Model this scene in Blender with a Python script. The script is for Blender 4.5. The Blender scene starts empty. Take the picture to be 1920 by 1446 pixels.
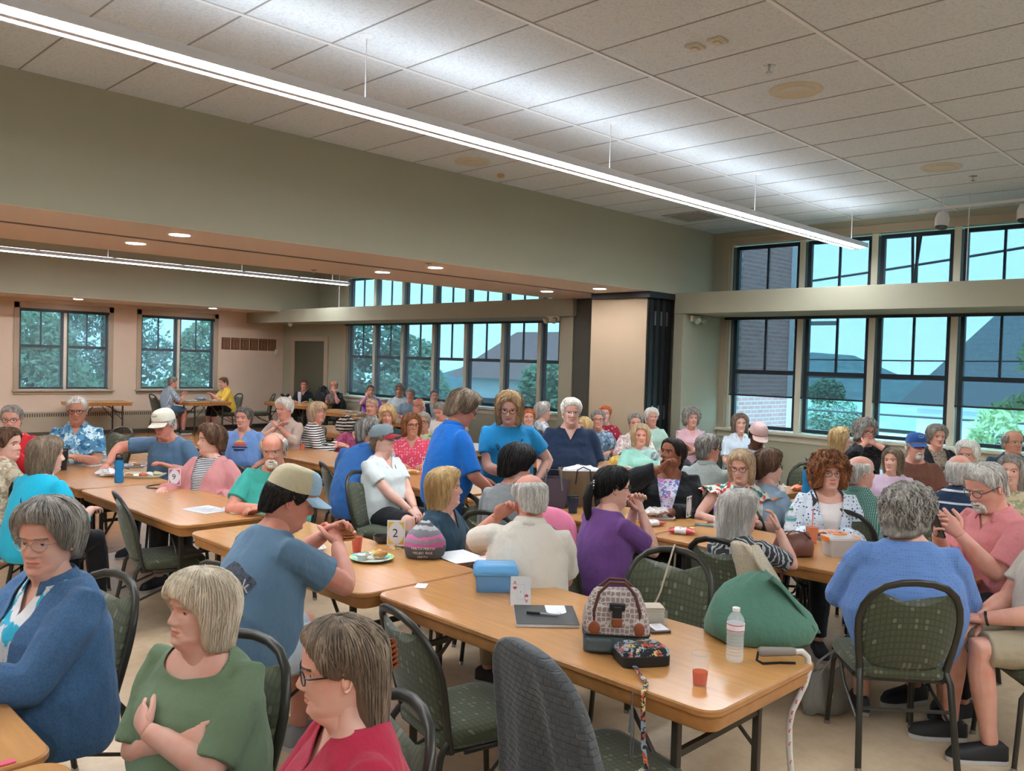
import bpy, bmesh, math, random
import numpy as np
from math import sin, cos, pi, radians as R
from mathutils import Vector, Matrix, Euler, noise as mnoise

SC = bpy.context.scene
COL = SC.collection

# ------------------------------------------------------------------ camera
cam_data = bpy.data.cameras.new('camera')
cam = bpy.data.objects.new('camera', cam_data); COL.objects.link(cam)
cam_data.sensor_width = 36.0; cam_data.sensor_fit = 'HORIZONTAL'; cam_data.lens = 29.966
cam_data.clip_start = 0.05; cam_data.clip_end = 400
M_RIGHT = (0.70541187, -0.708184244, 0.029481707)
M_DOWN = (0.000816150, -0.040782393, -0.999167719)
M_FWD = (0.70879717, 0.70484883, -0.028190399)
CAMZ = 1.85
cam.matrix_world = Matrix(((M_RIGHT[0], -M_DOWN[0], -M_FWD[0], 0), (M_RIGHT[1], -M_DOWN[1], -M_FWD[1], 0),
                           (M_RIGHT[2], -M_DOWN[2], -M_FWD[2], CAMZ), (0, 0, 0, 1)))
SC.camera = cam

def ray(u, v):
    a = (u - 960) / 1598.2; b = (v - 723) / 1598.2
    return Vector([M_RIGHT[i] * a + M_DOWN[i] * b + M_FWD[i] for i in range(3)])

def at(u, v, z):
    """ground-plan point at height z seen at photo pixel (u, v)"""
    d = ray(u, v); k = (z - CAMZ) / d.z
    return (d.x * k, d.y * k)

# ------------------------------------------------------------------ view
SC.view_settings.view_transform = 'Standard'; SC.view_settings.look = 'None'
SC.view_settings.gamma = 1.0; SC.view_settings.use_curve_mapping = False
SC.view_settings.exposure = 2.62

# ------------------------------------------------------------------ sky
world = bpy.data.worlds.new('world'); SC.world = world; world.use_nodes = True
wn = world.node_tree.nodes; wl = world.node_tree.links
wbg = wn['Background']
wtc = wn.new('ShaderNodeTexCoord'); wsep = wn.new('ShaderNodeSeparateXYZ'); wr = wn.new('ShaderNodeValToRGB')
wl.new(wtc.outputs['Generated'], wsep.inputs[0]); wl.new(wsep.outputs['Z'], wr.inputs[0])
wr.color_ramp.elements[0].position = 0.0; wr.color_ramp.elements[0].color = (0.36, 0.66, 0.80, 1)
wr.color_ramp.elements[1].position = 0.6; wr.color_ramp.elements[1].color = (0.36, 0.68, 0.86, 1)
wl.new(wr.outputs[0], wbg.inputs['Color']); wbg.inputs['Strength'].default_value = 1.35
LAMP_DOWN = 9.5; LAMP_UP = 1.05; CAN_POWER = 10.0

# ------------------------------------------------------------------ node helpers
_mats = {}
def new_mat(name):
    m = bpy.data.materials.new(name); m.use_nodes = True
    n = m.node_tree.nodes; l = m.node_tree.links
    return m, n, l, n['Principled BSDF']

def setp(b, color=None, rough=None, metal=None, spec=None, coat=None, sheen=None, trans=None, ior=None):
    if color is not None: b.inputs['Base Color'].default_value = (*color, 1)
    if rough is not None: b.inputs['Roughness'].default_value = rough
    if metal is not None: b.inputs['Metallic'].default_value = metal
    if spec is not None: b.inputs['Specular IOR Level'].default_value = spec
    if coat is not None: b.inputs['Coat Weight'].default_value = coat; b.inputs['Coat Roughness'].default_value = 0.12
    if sheen is not None: b.inputs['Sheen Weight'].default_value = sheen
    if trans is not None: b.inputs['Transmission Weight'].default_value = trans
    if ior is not None: b.inputs['IOR'].default_value = ior

def tex_coord(n, l, scale=(1, 1, 1), rot=(0, 0, 0), kind='Object'):
    tc = n.new('ShaderNodeTexCoord'); mp = n.new('ShaderNodeMapping')
    l.new(tc.outputs[kind], mp.inputs[0])
    mp.inputs['Scale'].default_value = scale; mp.inputs['Rotation'].default_value = rot
    return mp.outputs[0]

def ramp(n, l, src, stops, interp='LINEAR'):
    r = n.new('ShaderNodeValToRGB'); cr = r.color_ramp; cr.interpolation = interp
    cr.elements[0].position = stops[0][0]; cr.elements[0].color = (*stops[0][1], 1)
    cr.elements[1].position = stops[-1][0]; cr.elements[1].color = (*stops[-1][1], 1)
    for p, c in stops[1:-1]:
        e = cr.elements.new(p); e.color = (*c, 1)
    l.new(src, r.inputs[0]); return r.outputs[0]

def noise_tex(n, l, vec, scale, detail=3, rough=0.5, kind='ShaderNodeTexNoise'):
    t = n.new(kind); t.inputs['Scale'].default_value = scale
    if 'Detail' in t.inputs: t.inputs['Detail'].default_value = detail
    if 'Roughness' in t.inputs: t.inputs['Roughness'].default_value = rough
    l.new(vec, t.inputs['Vector']); return t

def add_bump(n, l, b, src, strength=0.3, dist=0.01):
    bp = n.new('ShaderNodeBump'); bp.inputs['Strength'].default_value = strength; bp.inputs['Distance'].default_value = dist
    l.new(src, bp.inputs['Height']); l.new(bp.outputs[0], b.inputs['Normal'])

def shade(c, k): return tuple(min(1, x * k) for x in c)

def plain(name, color, rough=0.6, metal=0.0, spec=0.4, bump=None, coat=None, sheen=None, mottled=0.0, mscale=8):
    key = ('plain', name)
    if key in _mats: return _mats[key]
    m, n, l, b = new_mat(name); setp(b, color, rough, metal, spec, coat, sheen)
    v = tex_coord(n, l)
    if mottled:
        t = noise_tex(n, l, v, mscale, 4)
        l.new(ramp(n, l, t.outputs[0], [(0.3, shade(color, 1 - mottled)), (0.7, shade(color, 1 + mottled))]), b.inputs['Base Color'])
    if bump:
        t = noise_tex(n, l, v, bump[0], 3); add_bump(n, l, b, t.outputs[0], bump[1], bump[2] if len(bump) > 2 else 0.005)
    _mats[key] = m; return m

def emit(name, color, strength):
    m, n, l, b = new_mat(name); setp(b, (0.8, 0.8, 0.8), 0.5)
    b.inputs['Emission Color'].default_value = (*color, 1); b.inputs['Emission Strength'].default_value = strength
    return m

def clear(name, tint=(1, 1, 1), alpha=0.15, rough=0.05):
    """thin clear or tinted pane: mostly see-through with a glossy reflection"""
    m = bpy.data.materials.new(name); m.use_nodes = True
    n = m.node_tree.nodes; l = m.node_tree.links; out = n['Material Output']; b = n['Principled BSDF']
    setp(b, tint, rough, 0, 0.5)
    tr = n.new('ShaderNodeBsdfTransparent'); tr.inputs[0].default_value = (*tint, 1)
    mx = n.new('ShaderNodeMixShader'); mx.inputs[0].default_value = alpha
    l.new(tr.outputs[0], mx.inputs[1]); l.new(b.outputs[0], mx.inputs[2]); l.new(mx.outputs[0], out.inputs['Surface'])
    return m

# ------------------------------------------------------------------ mesh builder
class MB:
    def __init__(s): s.v = []; s.f = []; s.m = []
    def add(s, verts, faces, mi=0):
        o = len(s.v); s.v += [tuple(p) for p in verts]
        for f in faces: s.f.append(tuple(i + o for i in f)); s.m.append(mi)
    def box(s, a, b, mi=0):
        x0, y0, z0 = a; x1, y1, z1 = b
        s.add([(x0, y0, z0), (x1, y0, z0), (x1, y1, z0), (x0, y1, z0), (x0, y0, z1), (x1, y0, z1), (x1, y1, z1), (x0, y1, z1)],
              [(0, 3, 2, 1), (4, 5, 6, 7), (0, 1, 5, 4), (1, 2, 6, 5), (2, 3, 7, 6), (3, 0, 4, 7)], mi)
    def rings(s, rings, mi=0, caps=True, closed=False):
        """loft closed rings (each a list of 3d points, same count)"""
        n = len(rings[0]); o = len(s.v)
        for r in rings: s.v += [tuple(p) for p in r]
        k = len(rings); rng = range(k if closed else k - 1)
        for i in rng:
            j = (i + 1) % k
            for a in range(n):
                b = (a + 1) % n
                s.f.append((o + i * n + a, o + i * n + b, o + j * n + b, o + j * n + a)); s.m.append(mi)
        if caps and not closed:
            s.f.append(tuple(o + a for a in range(n))[::-1]); s.m.append(mi)
            s.f.append(tuple(o + (k - 1) * n + a for a in range(n))); s.m.append(mi)
    def tube(s, pts, rad, seg=8, mi=0, up=None, caps=True):
        """pts path, rad scalar | list | list of (a,b)"""
        pts = [Vector(p) for p in pts]; k = len(pts); rr = []
        if not isinstance(rad, (list, tuple)): rad = [rad] * k
        prev = Vector(up) if up else None
        for i, p in enumerate(pts):
            t = (pts[min(i + 1, k - 1)] - pts[max(i - 1, 0)])
            if t.length < 1e-9: t = Vector((0, 0, 1))
            t.normalize()
            if prev is None:
                prev = Vector((0, 0, 1)) if abs(t.z) < 0.9 else Vector((1, 0, 0))
            n1 = prev - t * prev.dot(t)
            if n1.length < 1e-6: n1 = t.orthogonal()
            n1.normalize(); n2 = t.cross(n1); prev = n1
            r = rad[i]; a, b = r if isinstance(r, (list, tuple)) else (r, r)
            rr.append([p + n1 * (a * cos(2 * pi * q / seg)) + n2 * (b * sin(2 * pi * q / seg)) for q in range(seg)])
        s.rings(rr, mi, caps)
    def lathe(s, prof, seg=24, c=(0, 0, 0), mi=0, caps=True):
        s.rings([[(c[0] + r * cos(2 * pi * q / seg), c[1] + r * sin(2 * pi * q / seg), c[2] + z) for q in range(seg)] for r, z in prof], mi, caps)
    def ellipsoid(s, c, r, nu=12, nv=8, mi=0, rot=None):
        rg = []
        for i in range(nv + 1):
            t = pi * i / nv; rad = max(sin(t), 0.02)
            ring = [Vector((r[0] * rad * cos(2 * pi * q / nu), r[1] * rad * sin(2 * pi * q / nu), -r[2] * cos(t))) for q in range(nu)]
            if rot: ring = [rot @ p for p in ring]
            rg.append([Vector(c) + p for p in ring])
        s.rings(rg, mi)
    def prism(s, outline, z0, z1, mi=0):
        s.rings([[(x, y, z0) for x, y in outline], [(x, y, z1) for x, y in outline]], mi)
    def grid(s, rows, mi=0):
        o = len(s.v); n = len(rows[0])
        for r in rows: s.v += [tuple(p) for p in r]
        for i in range(len(rows) - 1):
            for j in range(n - 1):
                s.f.append((o + i * n + j, o + i * n + j + 1, o + (i + 1) * n + j + 1, o + (i + 1) * n + j)); s.m.append(mi)
    def xform(s, M, start=0):
        for i in range(start, len(s.v)): s.v[i] = tuple(M @ Vector(s.v[i]))
    def mesh(s, name, mats, smooth=True, angle=40):
        me = bpy.data.meshes.new(name); me.from_pydata(s.v, [], s.f)
        for m in (mats if isinstance(mats, (list, tuple)) else [mats]): me.materials.append(m)
        if len(me.materials) > 1: me.polygons.foreach_set('material_index', s.m)
        if smooth:
            me.polygons.foreach_set('use_smooth', [True] * len(me.polygons))
            if angle and angle < 180: me.set_sharp_from_angle(angle=R(angle))
        me.update(); return me
    def build(s, name, mats, parent=None, smooth=True, angle=40, bevel=None):
        o = bpy.data.objects.new(name, s.mesh(name, mats, smooth, angle)); COL.objects.link(o)
        if parent is not None: o.parent = parent
        if bevel:
            b = o.modifiers.new('bevel', 'BEVEL'); b.width = bevel; b.segments = 2; b.limit_method = 'ANGLE'
        return o

def rrect(x0, y0, x1, y1, r, k=5):
    o = []
    for cx, cy, a in ((x1 - r, y1 - r, 0), (x0 + r, y1 - r, 90), (x0 + r, y0 + r, 180), (x1 - r, y0 + r, 270)):
        for i in range(k + 1):
            t = R(a + 90 * i / k); o.append((cx + r * cos(t), cy + r * sin(t)))
    return o

def thing(name, label, cat, loc=(0, 0, 0), rz=0.0, group=None):
    o = bpy.data.objects.new(name, None); COL.objects.link(o); o.empty_display_size = 0.1
    o.location = loc; o.rotation_euler = (0, 0, rz)
    return tag(o, label, cat, group)

def tag(o, label, cat, group=None):
    o['label'] = label; o['category'] = cat
    if group: o['group'] = group
    return o

def struct(o):
    o['kind'] = 'structure'; return o

def dup(root, loc, rz, label, group=None):
    r = root.copy(); COL.objects.link(r); r.location = loc; r.rotation_euler = (0, 0, rz); r['label'] = label
    if group: r['group'] = group
    for ch in list(root.children):
        c = ch.copy(); COL.objects.link(c); c.parent = r
        for g in ch.children:
            d = g.copy(); COL.objects.link(d); d.parent = c
    return r
# ================================================================== the room
XW = 11.35; YB = 19.6; ZC = 3.876; XMIN = -4.0; YMIN = -4.5; YBEAM = 7.03; YBEAM2 = 9.25; ZS = 2.885
OLIVE = (0.37, 0.35, 0.255); CREAM = (0.66, 0.52, 0.40)
m_olive = plain('olive wall paint', OLIVE, 0.75, spec=0.25, bump=(60, 0.15, 0.002))
m_cream = plain('cream wall paint', CREAM, 0.75, spec=0.25, bump=(60, 0.15, 0.002))
m_soffit = plain('soffit paint', (0.74, 0.63, 0.54), 0.8, spec=0.2)
m_casing = plain('casing paint', (0.42, 0.33, 0.23), 0.5)
m_casing_l = plain('light casing paint', (0.62, 0.56, 0.43), 0.45)
m_frame = plain('dark window frame', (0.018, 0.028, 0.036), 0.45)
m_white = plain('white metal', (0.72, 0.72, 0.72), 0.4)
m_black = plain('black vinyl', (0.012, 0.013, 0.013), 0.45)

def floor_mat(wood):
    m, n, l, b = new_mat('wood floor' if wood else 'tan vinyl floor')
    if wood:
        v = tex_coord(n, l, (1, 12, 1)); t = noise_tex(n, l, v, 1.5, 4)
        c = ramp(n, l, t.outputs[0], [(0.3, (0.40, 0.17, 0.055)), (0.7, (0.50, 0.235, 0.085))])
        br = n.new('ShaderNodeTexBrick'); l.new(tex_coord(n, l), br.inputs['Vector']); br.inputs['Scale'].default_value = 1
        br.inputs['Brick Width'].default_value = 1.2; br.inputs['Row Height'].default_value = 0.06; br.inputs['Mortar Size'].default_value = 0.0015
        l.new(c, br.inputs['Color1']); br.inputs['Color2'].default_value = (0.42, 0.18, 0.06, 1); br.inputs['Mortar'].default_value = (0.25, 0.11, 0.04, 1)
        l.new(br.outputs['Color'], b.inputs['Base Color']); setp(b, rough=0.22, spec=0.5)
    else:
        v = tex_coord(n, l); t = noise_tex(n, l, v, 9, 6, 0.75); t2 = noise_tex(n, l, v, 1.2, 3)
        c = ramp(n, l, t.outputs[0], [(0.3, (0.50, 0.36, 0.225)), (0.55, (0.60, 0.445, 0.285)), (0.75, (0.66, 0.50, 0.33))])
        mx = n.new('ShaderNodeMixRGB'); mx.blend_type = 'MULTIPLY'; mx.inputs[0].default_value = 0.35
        l.new(c, mx.inputs[1]); l.new(ramp(n, l, t2.outputs[0], [(0.3, (0.8, 0.78, 0.75)), (0.7, (1, 1, 1))]), mx.inputs[2])
        l.new(mx.outputs[0], b.inputs['Base Color']); setp(b, rough=0.33, spec=0.4)
    return m

fl = MB(); fl.box((XMIN, YMIN, -0.1), (XW + 0.2, 8.0, 0)); struct(fl.build('floor', floor_mat(False), smooth=False))
fl = MB(); fl.box((XMIN, 8.0, -0.1), (XW + 0.2, YB + 0.2, 0)); struct(fl.build('floor', floor_mat(True), smooth=False))

def ceil_mat():
    m, n, l, b = new_mat('acoustic tile'); v = tex_coord(n, l)
    t = noise_tex(n, l, v, 60, 3, 0.8); t2 = noise_tex(n, l, v, 160, 2)
    l.new(ramp(n, l, t.outputs[0], [(0.36, (0.53, 0.56, 0.59)), (0.5, (0.66, 0.70, 0.735)), (0.7, (0.68, 0.72, 0.755))]), b.inputs['Base Color'])
    add_bump(n, l, b, t2.outputs[0], 0.5, 0.003); setp(b, rough=0.9, spec=0.1); return m
m_ceil = ceil_mat()
m_tee = plain('ceiling grid tee', (0.78, 0.78, 0.78), 0.4)
m_gap = plain('tile joint', (0.30, 0.285, 0.28), 0.8)
for nm, y0, y1 in (('ceiling', YMIN, YBEAM), ('ceiling', YBEAM2, YB)):
    c = MB(); c.box((XMIN, y0, ZC), (XW + 0.2, y1, ZC + 0.1)); struct(c.build(nm, m_ceil, smooth=False))
g = MB()
for j in range(-2, 9):
    y = 4.822 - j * 1.2192
    if y > YMIN and y < YBEAM: g.box((XMIN, y - 0.012, ZC - 0.007), (XW, y + 0.012, ZC + 0.001), 0); g.box((XMIN, y - 0.018, ZC - 0.0015), (XW, y - 0.012, ZC + 0.001), 1)
for i in range(-12, 14):
    x = 3.088 + i * 0.6096
    if XMIN < x < XW: g.box((x - 0.006, YMIN, ZC - 0.0025), (x + 0.006, YBEAM, ZC + 0.001), 1)
struct(g.build('trim_1', [m_tee, m_gap], smooth=False))

# walls
w = MB(); w.box((XMIN - 0.2, YMIN, 0), (XMIN, YB, ZC)); struct(w.build('wall_rear', m_cream, smooth=False))
w = MB(); w.box((XMIN, YMIN - 0.2, 0), (XW + 0.2, YMIN, ZC)); struct(w.build('wall_right', m_olive, smooth=False))

def wall_with_holes(name, mat, axis, c0, c1, a0, a1, z0, z1, holes, col2=None):
    """slab wall with rectangular openings; axis 'x': wall at x in [c0,c1] running along y"""
    As = sorted({a0, a1, *[h[0] for h in holes], *[h[1] for h in holes]})
    Zs = sorted({z0, z1, *[h[2] for h in holes], *[h[3] for h in holes]})
    b = MB()
    for i in range(len(As) - 1):
        for j in range(len(Zs) - 1):
            ca = (As[i] + As[i + 1]) / 2; cz = (Zs[j] + Zs[j + 1]) / 2
            if any(h[0] < ca < h[1] and h[2] < cz < h[3] for h in holes): continue
            if axis == 'x': b.box((c0, As[i], Zs[j]), (c1, As[i + 1], Zs[j + 1]))
            else: b.box((As[i], c0, Zs[j]), (As[i + 1], c1, Zs[j + 1]))
    bm = bmesh.new(); me = b.mesh(name, mat, False); bm.from_mesh(me)
    bmesh.ops.remove_doubles(bm, verts=bm.verts, dist=1e-5)
    seen = {}
    for f in bm.faces: seen.setdefault(tuple(sorted(v.index for v in f.verts)), []).append(f)
    dead = [f for fs in seen.values() if len(fs) > 1 for f in fs]
    bmesh.ops.delete(bm, geom=dead, context='FACES'); bm.to_mesh(me); bm.free()
    o = bpy.data.objects.new(name, me); COL.objects.link(o); return struct(o)

RE = [6.74, 5.615, 4.61, 3.595, 2.58, 1.565, 0.55, -0.465, -1.48]          # mullion centres, right room
LE = [16.74, 15.69, 14.67, 13.63, 12.635, 11.58, 10.625, 9.78]             # mullion centres, left room
wall_with_holes('wall_window_side', m_olive, 'x', XW, XW + 0.2, YMIN, YB + 0.2, 0, ZC,
    [(RE[-1], RE[0], 0.95, 2.66), (RE[-1], RE[0], 2.86, 3.68), (LE[-1], LE[0], 0.95, 2.66), (LE[-1], LE[0], 2.86, 3.68)])
wall_with_holes('wall_back', m_cream, 'y', YB, YB + 0.2, XMIN, XW, 0, ZC, [(5.28, 7.05, 0.97, 2.66), (7.76, 9.49, 0.97, 2.66), (2.78, 4.55, 0.97, 2.66), (0.28, 2.05, 0.97, 2.66)])

# beam between the rooms with its partition track
w = MB(); w.box((XMIN, YBEAM, ZS), (XW, YBEAM2, ZC + 0.05), 0); w.box((XMIN, YBEAM + 0.002, ZS - 0.002), (XW, YBEAM2 - 0.002, ZS + 0.01), 1)
struct(w.build('wall_beam', [m_olive, m_soffit], smooth=False))
w = MB(); w.box((XMIN, 7.97, ZS - 0.008), (9.9, 8.03, ZS)); w.box((9.85, 7.2, ZS - 0.008), (9.9, 8.03, ZS)); struct(w.build('trim_2', plain('track', (0.16, 0.13, 0.115), 0.5), smooth=False))
# shelf-like bulkheads in front of the window wall
for y0, y1 in ((YMIN, YBEAM), (YBEAM2 - 0.3, YB)):
    w = MB(); w.box((10.33, y0, 2.605), (XW, y1, 2.90)); struct(w.build('wall_bulkhead', m_olive, smooth=False, bevel=0.004))
w = MB(); w.box((XMIN, 18.0, 2.87), (XW, YB, ZC)); struct(w.build('wall_back_bulkhead', m_olive, smooth=False))
w = MB(); w.box((XMIN, 18.005, 2.862), (XW, YB, 2.871)); struct(w.build('trim_3', m_cream, smooth=False))
w = MB(); w.box((10.335, 6.87, 0), (XW, 7.028, 2.60)); struct(w.build('wall_fin', m_olive, smooth=False))
w = MB(); w.box((10.42, 8.6, 0), (XW, 9.0, ZS)); struct(w.build('wall_pocket', plain('dark jamb', (0.075, 0.075, 0.058), 0.7), smooth=False))  # the shade on this pier is put into its dark base colour
w = MB(); w.box((10.40, 9.0, 0), (XW, 9.28, ZS)); struct(w.build('wall_pocket_return', m_olive, smooth=False))

# base trim
w = MB(); w.box((XW - 0.015, YMIN, 0), (XW, 6.87, 0.12)); w.box((XW - 0.015, 9.28, 0), (XW, 17.5, 0.12)); struct(w.build('baseboard_window_side', m_frame, smooth=False))
w = MB(); w.box((XMIN, YB - 0.015, 0), (XW, YB, 0.10)); struct(w.build('baseboard_back', m_frame, smooth=False))

# ------------------------------------------------------------------ windows
m_glass = clear('window glass', (0.86, 0.96, 1.0), 0.06, 0.02)
def shade_mat(name, openness, col):
    m = bpy.data.materials.new(name); m.use_nodes = True
    n = m.node_tree.nodes; l = m.node_tree.links; out = n['Material Output']; b = n['Principled BSDF']
    setp(b, col, 0.8, 0, 0.1)
    tr = n.new('ShaderNodeBsdfTransparent'); mx = n.new('ShaderNodeMixShader')
    v = tex_coord(n, l, (1, 1, 1)); wv = noise_tex(n, l, v, 900, 0)
    mr = n.new('ShaderNodeMapRange'); mr.inputs[3].default_value = 1 - openness - 0.04; mr.inputs[4].default_value = 1 - openness + 0.04
    l.new(wv.outputs[0], mr.inputs[0]); l.new(mr.outputs[0], mx.inputs[0])
    l.new(tr.outputs[0], mx.inputs[1]); l.new(b.outputs[0], mx.inputs[2]); l.new(mx.outputs[0], out.inputs['Surface'])
    return m
m_shade = shade_mat('dark mesh shade', 0.46, (0.05, 0.058, 0.068))
m_shade2 = shade_mat('grey mesh shade', 0.50, (0.15, 0.18, 0.21))
wnum = [0]
def window_unit(axis, c, a0, a1, z0, z1, rail=None, muntin=True, shade_z=None, sm=None, casing=None, tilt=False):
    """one sash unit. axis 'x' plane x=c (outer +x), along y; 'y' plane y=c"""
    wnum[0] += 1
    def bx(m, u0, v0, w0, u1, v1, w1, mi=0):    # u along wall, v depth (outwards), w height
        if axis == 'x': m.box((c + v0, u0, w0), (c + v1, u1, w1), mi)
        else: m.box((u0, c + v0, w0), (u1, c + v1, w1), mi)
    t = 0.05
    fr = MB()
    bx(fr, a0, .06, z0, a0 + t, .12, z1); bx(fr, a1 - t, .06, z0, a1, .12, z1)
    bx(fr, a0 + t, .06, z0, a1 - t, .12, z0 + t); bx(fr, a0 + t, .06, z1 - t, a1 - t, .12, z1)
    if rail: bx(fr, a0 + t, .055, rail - .03, a1 - t, .125, rail + .03)
    mid = (a0 + a1) / 2
    if muntin: bx(fr, mid - .014, .075, (rail or z0), mid + .014, .105, z1 - t)
    o = struct(fr.build('window_%d' % wnum[0], m_frame, smooth=False))
    gl = MB(); bx(gl, a0 + t, .088, z0 + t, a1 - t, .092, z1 - t); gl.build('window_glass', m_glass, o, smooth=False)
    if tilt:
        ts = MB(); ts2 = 0.018
        zz0, zz1 = z0 + .05, z1 - .06
        for q in (mid - .05, mid + .03):
            ts.tube([(c + .05, q + (.0 if q < mid else .02), zz1), (c - .02, mid, zz0)], ts2, 6)
        ts.build('sash_arm', m_frame, o)
    if shade_z is not None:
        s = MB(); bx(s, a0 - .02, .006, shade_z, a1 + .02, .010, z1 - .02); so = s.build('roller_shade', sm or m_shade, o, smooth=False)
        h = MB(); bx(h, a0 - .02, .002, shade_z - .012, a1 + .02, .016, shade_z + .012); h.build('hem_bar', m_frame, so, smooth=False)
    return o
for i in range(len(RE) - 1):
    hi, lo = RE[i] - .055, RE[i + 1] + .055
    window_unit('x', XW, lo, hi, 0.97, 2.64, 1.80, True, 1.455 + 0.004 * (i % 2))
    window_unit('x', XW, lo, hi, 2.88, 3.66, None, True, 2.9, m_shade, tilt=(i == 2))
for i in range(len(LE) - 1):
    hi, lo = LE[i] - .045, LE[i + 1] + .045
    window_unit('x', XW, lo, hi, 0.97, 2.64, 1.86, True, 1.02, m_shade2 if i < 4 else m_shade2)
    window_unit('x', XW, lo, hi, 2.88, 3.66, None, True, 2.9, m_shade2)
for a, b in ((5.28, 7.05), (7.76, 9.49), (2.78, 4.55), (0.28, 2.05)):
    mid = (a + b) / 2
    for p, q in ((a, mid - .03), (mid + .03, b)):
        window_unit('y', YB, p, q, 0.97, 2.66, 1.88, True, 1.0, m_shade2)
# mullion posts, casing, sill boards and shade cassettes
tn = [3]
def trim(b, mat, bevel=0.003):
    tn[0] += 1; return struct(b.build('trim_%d' % tn[0], mat, smooth=False, bevel=bevel))
for E_ in (RE, LE):
    b = MB()
    for y in E_[1:-1]:
        for z0, z1 in ((0.95, 2.66), (2.86, 3.68)): b.box((XW + .0, y - .042, z0), (XW + .13, y + .042, z1))
    for y in (E_[0], E_[-1]):
        for z0, z1 in ((0.95, 2.66), (2.86, 3.68)): b.box((XW + .02, y - .045, z0), (XW + .13, y + .045, z1))
    trim(b, m_casing_l)
    b = MB(); y1, y0 = E_[0] + .0, E_[-1]
    b.box((XW - .02, y1 + .02, 0.95), (XW, y1 + .13, 2.604)); b.box((XW - .02, y0 - .13, 0.95), (XW, y0 - .02, 2.604))
    b.box((XW - .02, y1 + .02, 2.9), (XW, y1 + .13, 3.68)); b.box((XW - .02, y0 - .13, 2.9), (XW, y0 - .02, 3.68))
    b.box((XW - .02, y0 - .13, 3.68), (XW, y1 + .13, 3.79)); trim(b, m_casing)
    b = MB(); b.box((XW - .09, y0 - .16, 0.915), (XW + .1, y1 + .16, 0.955)); b.box((XW - .018, y0 - .13, 0.82), (XW, y1 + .13, 0.915)); trim(b, m_casing_l)
    b = MB(); b.box((XW - .035, y0 - .0, 2.565), (XW + .03, y1 + .06, 2.604)); trim(b, m_frame)
for a, b_ in ((5.28, 7.05), (7.76, 9.49), (2.78, 4.55), (0.28, 2.05)):
    b = MB()
    b.box((a - .1, YB - .025, 0.955), (a, YB, 2.78)); b.box((b_, YB - .025, 0.955), (b_ + .1, YB, 2.78)); b.box((a - .1, YB - .025, 2.66), (b_ + .1, YB, 2.78))
    b.box((a - .13, YB - .07, 0.93), (b_ + .13, YB + .08, 0.957)); b.box((a - .1, YB - .025, 0.87), (b_ + .1, YB, 0.93)); trim(b, m_casing)
    mid = (a + b_) / 2; b = MB(); b.box((mid - .03, YB + .0, 0.957), (mid + .03, YB + .12, 2.66)); b.box((a - .0, YB + .02, 0.957), (b_, YB + .12, 0.985)); trim(b, m_casing_l)
    b = MB(); b.box((a, YB - .03, 2.6), (b_, YB + .04, 2.66)); trim(b, m_frame)

# door at the far end of the window wall
d = MB(); d.box((XW - .012, 17.66, 0.01), (XW, 19.0, 2.2)); do = struct(d.build('door_1', plain('olive door paint', (0.105, 0.10, 0.062), 0.5), smooth=False))
h = MB(); h.ellipsoid((XW - .05, 18.27, 1.03), (.03, .03, .03)); h.tube([(XW - .01, 18.27, 1.03), (XW - .05, 18.27, 1.03)], .012); h.build('door_handle', plain('brass', (0.6, 0.5, 0.3), 0.25, 1.0), do)
b = MB(); b.box((XW - .03, 17.5, 0), (XW, 17.66, 2.32)); b.box((XW - .03, 19.0, 0), (XW, 19.16, 2.32)); b.box((XW - .03, 17.66, 2.2), (XW, 19.0, 2.32)); trim(b, m_casing)

# folding partition stacked in its pocket
pt = thing('folding_partition', 'stack of beige folding partition panels with black edges at the end of the beam', 'partition', (9.82, 7.12, 0))
m_pan = plain('beige panel fabric', (0.50, 0.40, 0.27), 0.85, bump=(300, 0.2, 0.001))
b = MB(); b.box((0, 0.02, 0.02), (0.012, 1.02, 2.80)); b.build('panel_face', m_pan, pt, smooth=False)
for k in range(4):
    b = MB(); x = 0.014 + k * 0.145
    b.box((x, 0, 0.02), (x + .13, 1.02, 2.80)); b.box((x + .132, 0.03, 0.02), (x + .143, 1.0, 2.8)); b.box((x + .02, -.012, .02), (x + .11, 0, 2.8))
    p = b.build('panel', m_black, pt, smooth=False)
    if k < 3:
        for z in (0.28, 1.18, 2.52):
            h = MB(); h.box((x + .118, -.03, z - .10), (x + .14, -.013, z + .10)); h.build('hinge', plain('hinge steel', (0.35, 0.37, 0.38), 0.3, 1.0), p, smooth=False)
b = MB(); b.box((-.1, -0.1, 2.80), (0.62, 0.95, 2.884)); b.build('track_shroud', m_black, pt, smooth=False)

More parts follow.
